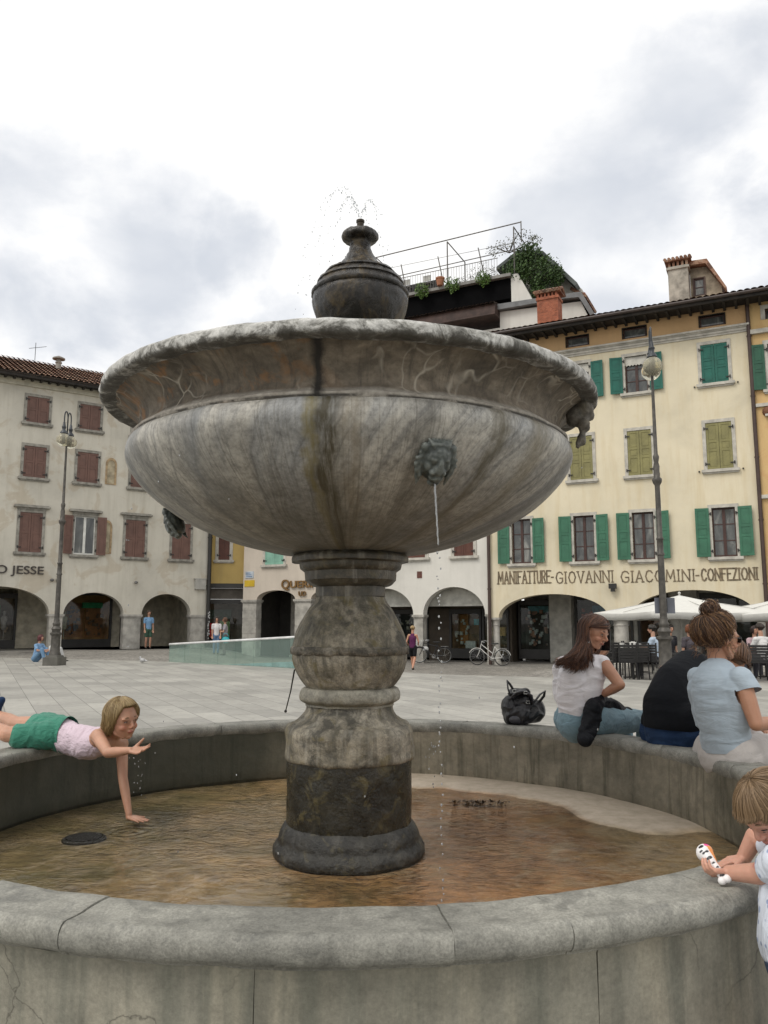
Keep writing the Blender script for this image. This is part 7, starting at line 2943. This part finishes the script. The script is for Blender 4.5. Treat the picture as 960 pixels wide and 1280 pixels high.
def figure(label, pos, H, face, shirt, legs, hair, tone=(.45, .27, .19), pose='stand', sleeves=.4, shorts=False, arm=None, voxel=.014, cat='person', hairlen=.0, group=None, tank=False):
    g = thing('person', label, cat, group=group)
    k = H / 1.7
    f = Vector((math.sin(face), math.cos(face), 0))
    r = Vector((f.y, -f.x, 0))
    U = Vector((0, 0, 1))
    def P(x, y, z):
        return Vector(pos) + (r * x + f * y + U * z) * k
    mb = MB()
    sit = {'stand': 0, 'walk': 0, 'sit': 1, 'ground': 2}[pose]
    zh = (.90, .50, .12)[sit]
    lean = (.0, .04, .12)[sit]
    hipz, chz, shz = zh, zh + .36, zh + .50
    hd = Head(P(0, lean * 1.3 + .02, shz + .25), f, .225 * k)
    hd.build(mb)
    cone(mb, P(0, lean, shz + .02), P(0, lean * 1.2, shz + .16), .055 * k, .052 * k)
    limb(mb, [P(0, 0, hipz), P(0, lean * .4, hipz + .18), P(0, lean * .8, chz), P(0, lean, shz - .04)], [.12 * k, .105 * k, .125 * k, .09 * k])
    cone(mb, P(-.16, lean, shz - .02), P(.16, lean, shz - .02), .05 * k, .05 * k)
    arms = arm or (((-.20, .02, shz - .30), (-.19, .10, shz - .54)), ((.20, .02, shz - .30), (.19, .10, shz - .54)))
    for q, (e, w) in zip((-1, 1), arms):
        s0 = P(q * .17, lean, shz - .02)
        e_, w_ = P(*e), P(*w)
        limb(mb, [s0, e_, w_], [.045 * k, .036 * k, .026 * k])
        d = (w_ - e_).normalized()
        hand(mb, w_, d, f if abs(d.dot(f)) < .9 else U, .17 * k, .011 * k, (.3, .3, .3, .3))
    if sit == 0:
        st_ = .16 if pose == 'walk' else .02
        L = [[P(-.09, 0, hipz), P(-.09, st_ + .03, .48), P(-.09, st_ * 1.6, .09)], [P(.09, 0, hipz), P(.09, -st_ * .2 + .03, .48), P(.09, -st_ * 1.9, .09)]]
    elif sit == 1:
        L = [[P(q * .10, 0, hipz), P(q * .13, .42, .50), P(q * .13, .44, .09)] for q in (-1, 1)]
    else:
        L = [[P(q * .10, 0, .12), P(q * .12, .36, .46), P(q * .12, .50, .06)] for q in (-1, 1)]
    for l in L:
        limb(mb, [l[0], l[1], l[1].lerp(l[2], .4), l[2]], [.085 * k, .056 * k, .055 * k, .036 * k])
    blobject('body', mb, voxel * .7, SKIN, g, 1, colour=hd.colour(tone))
    mb = MB()
    limb(mb, [P(0, 0, hipz + .02), P(0, lean * .4, hipz + .18), P(0, lean * .8, chz), P(0, lean, shz - .03)], [.135 * k, .13 * k, .145 * k, .10 * k], 16)
    if not tank:
        cone(mb, P(-.16, lean, shz - .02), P(.16, lean, shz - .02), .066 * k, .066 * k)
        for q, (e, w) in zip((-1, 1), arms):
            s0 = P(q * .17, lean, shz - .02)
            cone(mb, s0, s0.lerp(P(*e), sleeves + .2), .064 * k, .058 * k)
    blobject('shirt', mb, voxel, m_cloth('cloth_%02d%02d%02d' % tuple(int(c * 99) for c in shirt), shirt, .5), g, 2, disp=wrinkle(.006, 7))
    mb = MB()
    cone(mb, P(0, 0, hipz + .04), P(0, 0, hipz - .02), .128 * k, .135 * k)
    for l in L:
        if shorts:
            cone(mb, l[0], l[0].lerp(l[1], .75), .10 * k, .082 * k)
        else:
            limb(mb, [l[0], l[1], l[2]], [.10 * k, .072 * k, .055 * k])
    blobject('trousers', mb, voxel, m_cloth('trouser_%02d%02d%02d' % tuple(int(c * 99) for c in legs), legs, .5), g, 2)
    for l in L:
        mb = MB()
        cone(mb, l[2] + U * -.04 * k, l[2] + f * .14 * k + U * -.055 * k, .040 * k, .030 * k)
        blobject('shoe', mb, voxel, m_cloth('far_shoe', (.06, .055, .05)), g, 1)
    mb = hairdo(hd, 170, int(pos[0] * 10) + 60, lambda ph: .95 if abs(ph) < .8 else 1.7, lambda ph: hairlen if abs(ph) > .8 else 0, out=1.0, rad=.008 * k, nseg=6)
    mb.ell(hd.p(0, -.07, .13), (.37 * hd.h, .455 * hd.h, .41 * hd.h), hd.M, 16, 10)
    mb.build('hair', m_hair('hair_%02d%02d' % (int(hair[0] * 99), int(hair[1] * 99)), tuple(c * .6 for c in hair), hair), g, smooth=True)
    settle(g, pos)
    return g

def ground_at(px, py, Y):
    p = at(px, py, Y)
    return Vector((p.x, p.y, ground_z(p.x, p.y)))

p = FL(.62, .35, .15)
figure('man in a blue shirt and dark green shorts standing behind the left arcade pillar', p, 1.72, 2.6, (.16, .30, .48), (.05, .10, .07), (.05, .03, .02), shorts=True)
p = ground_at(270, 810, 37.0)
figure('person in a white top and jeans standing behind the glass barrier', p, 1.62, 2.9, (.62, .60, .60), (.10, .17, .30), (.04, .025, .02), hairlen=.3, group='two people by the yellow house')
p = ground_at(280.5, 810, 37.2)
figure('person in a grey top with a turquoise bag, leaning towards the one in white', p, 1.66, -1.9, (.30, .28, .30), (.12, .10, .10), (.12, .06, .035), hairlen=.4, group='two people by the yellow house',
       arm=(((-.22, .10, 1.10), (-.10, .30, 1.12)), ((.22, .10, 1.10), (.10, .30, 1.12))))
mb = MB()
mb.ell((0, 0, 0), (.19, .10, .15), nu=14, nv=9)
mb.tube([(-.16, 0, .08), (-.08, 0, .28), (.08, 0, .28), (.16, 0, .08)], .012, 6)
o = mb.build('handbag', mat('turquoise_bag', (.02, .35, .40), .5), smooth=True)
o.location = at(282, 800, 36.9)
tag(o, 'turquoise bag held by the person leaning towards the one in white', 'bag')
p = ground_at(516, 838, 31.2)
figure('woman in a purple tank top and black shorts walking away beside the pedestal', p, 1.60, .35, (.10, .022, .075), (.012, .012, .014), (.40, .27, .13), tone=(.50, .27, .18), pose='walk', shorts=True, tank=True,
       arm=(((-.24, -.06, 1.12), (-.20, .10, .98)), ((.24, .04, 1.12), (.16, .24, 1.02))))
p = Vector((at(45, 820, 28.5).x, 28.5, 0.0))
figure('person in a pale blue jacket with dark red hair sitting by the left street lamp', p, 1.62, 1.9, (.17, .30, .48), (.13, .24, .38), (.10, .02, .025), pose='ground', hairlen=.5,
       arm=(((-.22, .25, .42), (-.08, .42, .42)), ((.22, .25, .42), (.08, .42, .42))))
p = Vector((at(62, 820, 28.9).x, 28.9, 0.0))
figure('black-haired person in white sitting on the ground, half hidden by the left street lamp', p, 1.62, 1.2, (.60, .60, .58), (.5, .5, .5), (.012, .01, .01), pose='ground', hairlen=.3)

# ------------------------------------------------------------------ glass barrier
def m_green_glass():
    t = NT('green_barrier_glass')
    t.t.nodes.remove(t.b)
    gl = t.n('ShaderNodeBsdfGlossy')
    gl.inputs['Roughness'].default_value = .05
    tr = t.n('ShaderNodeBsdfTransparent')
    tr.inputs['Color'].default_value = (.82, .92, .88, 1)
    df = t.n('ShaderNodeBsdfDiffuse')
    df.inputs['Color'].default_value = (.50, .62, .58, 1)
    m1 = t.n('ShaderNodeMixShader')
    m1.inputs[0].default_value = .14
    t.l(tr.outputs[0], m1.inputs[1])
    t.l(df.outputs[0], m1.inputs[2])
    fr = t.n('ShaderNodeFresnel')
    fr.inputs['IOR'].default_value = 1.45
    mx = t.n('ShaderNodeMixShader')
    gg = t.n('ShaderNodeNewGeometry')
    t.l(t.math('MULTIPLY', fr.outputs[0], t.math('SUBTRACT', 1.0, gg.outputs['Backfacing'])), mx.inputs[0])
    t.l(m1.outputs[0], mx.inputs[1])
    t.l(gl.outputs[0], mx.inputs[2])
    t.l(mx.outputs[0], t.out.inputs['Surface'])
    return t.m
gb = thing('glass_barrier', 'low green glass barrier with a white sloping handrail, left of the pedestal', 'barrier')
A = at(212, 806, 28.6)
B = at(372, 797, 24.4)
A0 = Vector((A.x, A.y, 0.0))
B0 = Vector((B.x, B.y, 0.0))
ext = 1.25
GG = m_green_glass()
nP = 9
for k in range(nP):
    t0, t1 = ext * k / nP + .001, ext * (k + 1) / nP - .001
    mb = MB()
    q = [A0.lerp(B0, t0), A0.lerp(B0, t1), A.lerp(B, t1), A.lerp(B, t0)]
    nn = Vector((.006, .014, 0))
    mb.add([v - nn for v in q] + [v + nn for v in q], [(0, 1, 2, 3), (7, 6, 5, 4), (0, 4, 5, 1), (1, 5, 6, 2), (2, 6, 7, 3), (3, 7, 4, 0)])
    mb.build('glass_panel', GG, gb)
mb = MB()
mb.tube([A + Vector((0, 0, .02)), A.lerp(B, ext) + Vector((0, 0, .02))], .035, 8)
mb.build('handrail', mat('white_rail', (.70, .70, .70), .35), gb)
mb = MB()
P0, P1 = A0.lerp(B0, .5), A0.lerp(B0, ext)
mb.add([P0 + Vector((0, .03, .01)), P1 + Vector((0, .03, .01)), P1 + Vector((0, .03, .30)), P0 + Vector((0, .10, .01)), P1 + Vector((0, .10, .01)), P1 + Vector((0, .10, .30))], [(0, 1, 2), (5, 4, 3), (0, 3, 4, 1), (1, 4, 5, 2), (2, 5, 3, 0)])
mb.build('ramp_cheek', mat('pale_blue_cheek', (.42, .48, .56), .6), gb)
settle(gb, A0)

# thin rod standing off the pedestal
mb = MB()
a_, b_ = at(368, 838, 4.30), at(357, 889, 4.42)
mb.tube([at(373, 833, 4.28), a_, a_.lerp(b_, .5) + Vector((.004, 0, 0)), b_], [.006, .0045, .0035, .003], 6)
mb.ell(b_, .008)
mb.ell(at(373, 833, 4.28), .012)
o = mb.build('overflow_rod', IRON, fountain, smooth=True)
o.location = -FC

# ------------------------------------------------------------------ bicycles
def bicycle(label, pos, rz, mframe, step=True, extras=False):
    g = thing('bicycle', label, 'bicycle', group='bicycles parked by the white house')
    M = Matrix.Rotation(rz, 3, 'Z')
    def P(x, y, z):
        return M @ Vector((x, y, z))
    tyre = mat('tyre_rubber', (.02, .02, .02), .8)
    chrome = mat('chrome_steel', (.5, .5, .5), .25, metal=.9)
    for x in (-.54, .54):
        mb = MB()
        pts = [P(x + .33 * math.cos(a), 0, .35 + .33 * math.sin(a)) for a in [2 * PI * k / 28 for k in range(29)]]
        mb.tube(pts, .019, 6)
        w = mb.build('wheel', tyre, g)
        mb = MB()
        pts = [P(x + .305 * math.cos(a), 0, .35 + .305 * math.sin(a)) for a in [2 * PI * k / 28 for k in range(29)]]
        mb.tube(pts, .010, 5)
        for k in range(14):
            a = 2 * PI * k / 14
            mb.tube([P(x, (-1) ** k * .02, .35), P(x + .305 * math.cos(a), 0, .35 + .305 * math.sin(a))], .0022, 4)
        mb.tube([P(x, -.04, .35), P(x, .04, .35)], .02, 8)
        mb.build('rim', chrome, w)
        mb = MB()
        rg = (.55, 2.7) if x < 0 else (.3, 2.6)
        mb.tube([P(x + .365 * math.cos(a), 0, .35 + .365 * math.sin(a)) for a in [rg[0] + (rg[1] - rg[0]) * k / 12 for k in range(13)]], .016, 6)
        mb.build('mudguard', mframe, g)
    mb = MB()
    bb, rear, seat, head, head2 = (.08, 0, .30), (.54, 0, .35), (.22, 0, .80), (-.36, 0, .88), (-.40, 0, .70)
    bars = [(bb, seat), (bb, rear), (rear, seat), (head, head2), (bb, head2)]
    if step:
        bars.append(((.14, 0, .50), head))
    else:
        bars.append(((.20, 0, .74), head))
    for a, b in bars:
        mb.tube([P(*a), P(*b)], .018, 7)
    mb.tube([P(*head2), P(-.46, .0, .52), P(-.54, .0, .35)], .016, 7)
    mb.tube([P(*head), P(-.33, 0, .98)], .014, 7)
    mb.build('frame', mframe, g)
    mb = MB()
    mb.tube([P(-.14, -.30, .98), P(-.28, -.26, 1.02), P(-.34, -.05, 1.0), P(-.34, .05, 1.0), P(-.28, .26, 1.02), P(-.14, .30, .98)], .014, 7)
    mb.build('handlebar', chrome, g)
    mb = MB()
    mb.ell(P(.27, 0, .92), (.13, .09, .035), M, 12, 8)
    mb.ell(P(.16, 0, .92), (.12, .035, .025), M, 12, 8)
    mb.tube([P(.22, 0, .78), P(.24, 0, .91)], .012, 6)
    mb.build('saddle', mat('black_saddle', (.02, .02, .02), .6), g, smooth=True)
    mb = MB()
    mb.lathe([(.001, -.01), (.09, -.01), (.09, .01), (.001, .01)], 16, (0, 0, 0))
    for v in mb.v:
        v.xyz = P(.08 + v.x, v.z + .03, .30 + v.y)
    mb.tube([P(.08, .05, .30), P(.20, .06, .20)], .010, 6)
    mb.tube([P(.08, -.05, .30), P(-.04, -.06, .40)], .010, 6)
    mb.box(P(.20, .10, .20), (.09, .07, .02), M)
    mb.box(P(-.04, -.10, .40), (.09, .07, .02), M)
    mb.build('crank', chrome, g)
    mb = MB()
    mb.box(P(.56, 0, .74), (.34, .12, .015), M)
    mb.tube([P(.60, .05, .74), P(.54, .04, .36)], .007, 5)
    mb.tube([P(.60, -.05, .74), P(.54, -.04, .36)], .007, 5)
    if extras:
        mb.tube([P(-.54, .0, .72), P(-.42, 0, .90)], .01, 5)
    mb.build('carrier', chrome, g)
    if extras:
        mb = MB()
        for k in range(6):
            w = .15 + .02 * k
            z = .76 + .045 * k
            mb.tube([P(-.52 - w, -w, z), P(-.52 + w * .6, -w, z), P(-.52 + w * .6, w, z), P(-.52 - w, w, z), P(-.52 - w, -w, z)], .006, 5)
        for k in range(10):
            a = 2 * PI * k / 10
            mb.tube([P(-.54 + .14 * math.cos(a), .14 * math.sin(a), .75), P(-.58 + .22 * math.cos(a), .24 * math.sin(a), 1.0)], .005, 4)
        mb.build('basket', mat('white_wire', (.55, .55, .53), .5), g)
        mb = MB()
        mb.ell(P(-.30, .05, .62), (.16, .07, .12), M, 12, 8)
        mb.build('child_seat', mat('white_plastic', (.55, .55, .54), .4), g, smooth=True)
    g.location = pos
    g.rotation_euler = (math.radians(3), 0, 0)
    return g
p = FR(.12, .62, 0)
bicycle('white step-through bicycle leaning by the column between the white house and the palace', Vector((p.x, p.y, ground_z(p.x, p.y))), math.atan2(FR.d.y, FR.d.x) + .10, mat('white_bike_paint', (.62, .61, .58), .3))
p = FR(-2.72, .12, 0)
bicycle('black bicycle with a white wire basket parked in the white house arcade', Vector((p.x, p.y, ground_z(p.x, p.y) + .02)), math.atan2(FR.d.y, FR.d.x) + .35, mat('black_bike_paint', (.015, .015, .017), .3), False, True)

# ------------------------------------------------------------------ café: parasols, chairs, tables
CANVAS = m_cloth('white_canvas', (.66, .655, .62), .25, (2, 2, 2), .8, .05)
def parasol(label, x, y, half, rz, z0):
    g = thing('parasol', label, 'parasol', group='white square parasols of the café')
    M = Matrix.Rotation(rz, 3, 'Z')
    za, ze = z0 + 2.58, z0 + 2.06
    top = Vector((x, y, za))
    n = 10
    vs, fs = [], []
    mb = MB()
    for side in range(4):
        c0 = M @ Vector(((-1, 1, 1, -1)[side] * half, (-1, -1, 1, 1)[side] * half, 0))
        c1 = M @ Vector(((-1, 1, 1, -1)[(side + 1) % 4] * half, (-1, -1, 1, 1)[(side + 1) % 4] * half, 0))
        rows = []
        for i in range(7):
            t = i / 6
            row = []
            for j in range(n + 1):
                e = c0.lerp(c1, j / n) * t
                sag = -.05 * math.sin(PI * j / n) * t - .05 * math.sin(PI * t)
                row.append(Vector((x, y, 0)) + e + Vector((0, 0, za + (ze - za) * t + sag)))
            rows.append(row)
        val = [v - Vector((0, 0, .20 + .012 * math.sin(k * 2.2))) for k, v in enumerate(rows[-1])]
        rows.append(val)
        flat = [v for r in rows for v in r]
        mb.add(flat, [(r * (n + 1) + j, r * (n + 1) + j + 1, (r + 1) * (n + 1) + j + 1, (r + 1) * (n + 1) + j) for r in range(7) for j in range(n)])
    o = mb.build('canopy', CANVAS, g, smooth=math.radians(25), fix=False)
    so = o.modifiers.new('thick', 'SOLIDIFY')
    so.thickness = .006
    mb = MB()
    mb.tube([(x, y, z0), (x, y, za + .05)], .03, 10)
    mb.ell((x, y, za + .07), .045)
    mb.build('pole', mat('white_pole', (.5, .49, .46), .4), g, smooth=math.radians(40))
    mb = MB()
    for k in range(8):
        a = rz + PI / 4 * k + (0 if k % 2 else 0)
        R_ = half * (1.40 if k % 2 else 1.0)
        d = Vector((math.cos(a), math.sin(a), 0))
        mb.tube([Vector((x, y, za - .06)), Vector((x, y, ze + .0)) + d * R_ * .97], .012, 5)
    mb.build('ribs', mat('white_pole', (.5, .49, .46), .4), g)
    mb = MB()
    mb.lathe([(.30, z0), (.30, z0 + .06), (.05, z0 + .10), (.04, z0 + .3)], 16, (x, y, 0))
    mb.build('base', mat('concrete_base', (.25, .25, .24), .8), g)
    settle(g, (x, y, z0))
    return g
for lab, px, Yp, hf, rz in (('left white parasol beside the right street lamp', 850, 25.0, 1.95, .18), ('right white parasol cut by the edge of the view', 990, 24.0, 1.95, .18)):
    p = at(px, 760, Yp)
    parasol(lab, p.x, p.y, hf, rz, ground_z(p.x, p.y) - .12)

BLK = mat('black_rattan', (.014, .013, .013), .55, .2, 20, .4, 80)
def cafe_chair():
    g = thing('cafe_chair', '', 'chair', group='black café chairs')
    mb = MB()
    mb.box((0, 0, .45), (.44, .44, .05))
    mb.build('seat', BLK, g, bevel=.012)
    mb = MB()
    for k in range(6):
        mb.box((0, -.215 - .008 * k, .50 + .066 * k), (.42, .022, .056))
    mb.box((-.21, -.23, .68), (.035, .035, .44))
    mb.box((.21, -.23, .68), (.035, .035, .44))
    mb.build('backrest', BLK, g, bevel=.005)
    for a in (-.20, .20):
        for b in (-.20, .20):
            mb = MB()
            mb.tube([(a, b, .43), (a * 1.08, b * 1.1, 0)], .017, 6)
            mb.build('leg', BLK, g)
        mb = MB()
        mb.tube([(a, -.22, .66), (a * 1.1, 0, .67), (a * 1.05, .20, .64), (a, .20, .45)], .017, 6)
        mb.build('armrest', BLK, g)
    return g
ch0 = cafe_chair()
first = True
names = ['black café chair at the near left corner of the terrace', 'second black café chair from the left in the near row', 'third black café chair from the left in the near row', 'black café chair beside the pole of the right street lamp',
         'black café chair behind the table with white cups', 'black café chair behind the auburn-haired woman\'s elbow, far row', 'black café chair in the far row under the left parasol', 'black café chair under the person in white at the right edge',
         'black café chair at the right edge, turned to the table', 'black café chair in the far row at the right']
spots = [(771, 19.9, .2), (783, 19.8, -.1), (796, 20.0, .15), (812, 20.1, -.5), (790, 21.6, 3.0), (776, 21.8, 3.3), (806, 22.2, 2.9), (948, 19.6, -.3), (966, 20.3, .6), (930, 22.0, 3.1)]
for nme, (px, Y, rz) in zip(names, spots):
    p = at(px, 830, Y)
    loc = Vector((p.x, p.y, ground_z(p.x, p.y)))
    if first:
        ch0.location = loc
        ch0.rotation_euler = (0, 0, rz)
        ch0['label'] = nme
        first = False
    else:
        dup(ch0, loc, rz, nme)
CUP = mat('white_china', (.72, .71, .68), .25)
def cafe_table(label, px, Y, items):
    p = at(px, 825, Y)
    loc = Vector((p.x, p.y, ground_z(p.x, p.y)))
    g = thing('cafe_table', label, 'table', loc, 'café tables')
    mb = MB()
    mb.box((0, 0, .735), (.78, .70, .03))
    mb.build('tabletop', BLK, g, bevel=.006)
    mb = MB()
    mb.tube([(0, 0, .72), (0, 0, .03)], .03, 8)
    mb.build('column', IRON, g)
    mb = MB()
    mb.box((0, 0, .02), (.42, .05, .03))
    mb.box((0, 0, .0205), (.05, .42, .028))
    mb.build('foot', IRON, g)
    return loc
def cup(loc, dx, dy, lab, r=.045, h=.09):
    c = MB()
    c.lathe([(.09, 0), (.10, .008), (.02, .009)], 14, (0, 0, 0))
    c.lathe([(r * .6, .01), (r, h), (r * .92, h), (r * .5, .02)], 14, (0, 0, 0))
    c.tube([(r, 0, h * .85), (r + .03, 0, h * .6), (r * .8, 0, h * .3)], .006, 5)
    o = c.build('cup', CUP, smooth=math.radians(40))
    o.location = loc + Vector((dx, dy, .751))
    tag(o, lab, 'cup', 'white crockery on the café tables')
t1 = cafe_table('black café table with white crockery left of the right street lamp', 789, 20.7, 0)
cup(t1, -.25, -.1, 'white cup at the left end of the café table', .06, .13)
cup(t1, .0, -.15, 'white saucer and cup in the middle of the café table')
cup(t1, .2, -.05, 'white cup nearest the street lamp on the café table', .05, .11)
t2 = cafe_table('black café table under the left parasol behind the first one', 800, 22.9, 0)
t3 = cafe_table('black café table at the right edge by the person in white', 957, 20.9, 0)
mb = MB()
mb.box((0, 0, .07), (.16, .10, .14))
mb.box((0, 0, .145), (.10, .03, .02))
o = mb.build('napkin_holder', CUP, bevel=.008)
o.location = t1 + Vector((.12, .2, .751))
tag(o, 'white napkin holder behind the cups on the café table', 'napkin holder')
def seated(label, px, Y, H, face, **k):
    p = at(px, 830, Y)
    figure(label, Vector((p.x, p.y, ground_z(p.x, p.y))), H, face, pose='sit', **k)
seated('café guest in a pale blue shirt sitting behind the right street lamp', 820, 20.6, 1.66, -1.0, shirt=(.40, .48, .58), legs=(.02, .02, .025), hair=(.02, .015, .01),
       arm=(((-.22, .14, .74), (-.15, .38, .78)), ((.22, .14, .74), (.15, .38, .78))))
seated('café guest in a white shirt at the right edge, sitting in a black chair', 955, 19.9, 1.70, -.3, shirt=(.62, .61, .60), legs=(.05, .05, .06), hair=(.03, .018, .012),
       arm=(((-.22, .14, .74), (-.15, .38, .78)), ((.22, .14, .74), (.15, .38, .78))))
seated('café guest in a pinkish top facing us beside the bun-haired woman\'s face', 944, 21.3, 1.62, 3.0, shirt=(.42, .30, .32), legs=(.05, .05, .06), hair=(.03, .015, .012), hairlen=.4,
       arm=(((-.22, .14, .74), (-.10, .34, .95)), ((.22, .14, .74), (.10, .34, .95))))
seated('red-haired café guest seen just left of the bun-haired woman', 862, 21.0, 1.66, 2.8, shirt=(.08, .07, .08), legs=(.03, .03, .03), hair=(.24, .085, .035), hairlen=.4)
seated('dark-haired café guest under the left parasol in a black top', 838, 23.0, 1.66, 2.8, shirt=(.03, .03, .035), legs=(.03, .03, .03), hair=(.03, .02, .015), hairlen=.2)

# ------------------------------------------------------------------ bag on the rim
bg_ = thing('backpack', 'black leather backpack with upright strap loops standing alone on the rim', 'backpack')
LEATHER = mat('black_leather', (.016, .016, .019), .36, .3, 8, .5, 45, .01)
c = at(655, 884, 6.15)
YB_ = 6.15
mb = MB()
limb(mb, [at(640, 893, YB_), at(652, 893, YB_ - .02), at(668, 893, YB_)], [.075, .085, .070], 16)
limb(mb, [at(643, 878, YB_ + .02), at(655, 876, YB_), at(665, 884, YB_)], [.062, .066, .05], 16)
cone(mb, at(642, 868, YB_ + .02), at(656, 866, YB_), .040, .036)
mb.ell(at(636, 884, YB_), (.05, .07, .085))
mb.ell(at(672, 889, YB_ + .02), (.05, .07, .085))
o = blobject('bag_body', mb, .007, LEATHER, bg_, 2, disp=wrinkle(.010, 11, (1, 1, 1), 7), cut=[(Vector((0, 0, RIMZ + .003)), Vector((0, 0, -1)))])
mb = MB()
mb.tube([at(637, 874, YB_ - .05), at(645, 866, YB_ - .06), at(655, 864, YB_ - .06), at(664, 870, YB_ - .05), at(666, 880, YB_ - .07)], [.020, .030, .034, .030, .02], 12, flat=.35)
mb.build('flap', mat('worn_grey_leather', (.055, .055, .065), .4, .3, 8, .5, 40), bg_, smooth=True)
for pts in ([(638, 870), (635, 861), (634, 851), (638, 856), (644, 866)], [(660, 892), (666, 880), (675, 868), (681, 864), (680, 870), (672, 880), (664, 893)]):
    mb = MB()
    mb.tube([at(x, y, YB_ - .07 + .01 * k) for k, (x, y) in enumerate(pts)], .013, 8, flat=.5)
    mb.build('strap', LEATHER, bg_, smooth=True)
mb = MB()
for x, y in ((643, 864), (660, 878), (657, 866)):
    q = at(x, y, YB_ - .105)
    mb.tube([q + Vector((-.012, 0, -.008)), q + Vector((.012, 0, -.008)), q + Vector((.012, 0, .010)), q + Vector((-.012, 0, .010)), q + Vector((-.012, 0, -.008))], .003, 6)
mb.build('buckles', mat('silver_metal', (.6, .6, .58), .25, metal=.9), bg_)
mb = MB()
mb.ell(at(646, 899, YB_ - .065), (.06, .03, .035), nu=14, nv=9)
mb.build('side_pocket', mat('worn_grey_leather', (.055, .055, .065), .4), bg_, smooth=True)
settle(bg_, at(655, 906, YB_))
# pigeon-size white paper scraps far left
mb = MB()
p = Vector((at(178, 829, 27.5).x, 27.5, 0.0))
mb.ell((0, 0, .10), (.07, .13, .07), nu=10, nv=7)
mb.ell((0, .12, .19), (.035, .04, .04), nu=8, nv=6)
mb.tube([(0, .09, .13), (0, .12, .19)], [.04, .03], 8)
mb.tube([(0, -.10, .10), (0, -.24, .08)], [.04, .015], 6)
mb.tube([(0, .16, .19), (0, .19, .18)], [.01, .003], 5)
mb.tube([(.03, 0, .05), (.03, .01, 0)], .006, 5)
mb.tube([(-.03, 0, .05), (-.03, .01, 0)], .006, 5)
o = mb.build('pigeon', mat('pale_feathers', (.5, .5, .5), .8, .3, 20), smooth=True)
o.location = p
o.rotation_euler = (0, 0, 1.0)
tag(o, 'pale pigeon standing on the paving left of the glass barrier', 'pigeon')

bpy.data.scenes.remove(TMP)
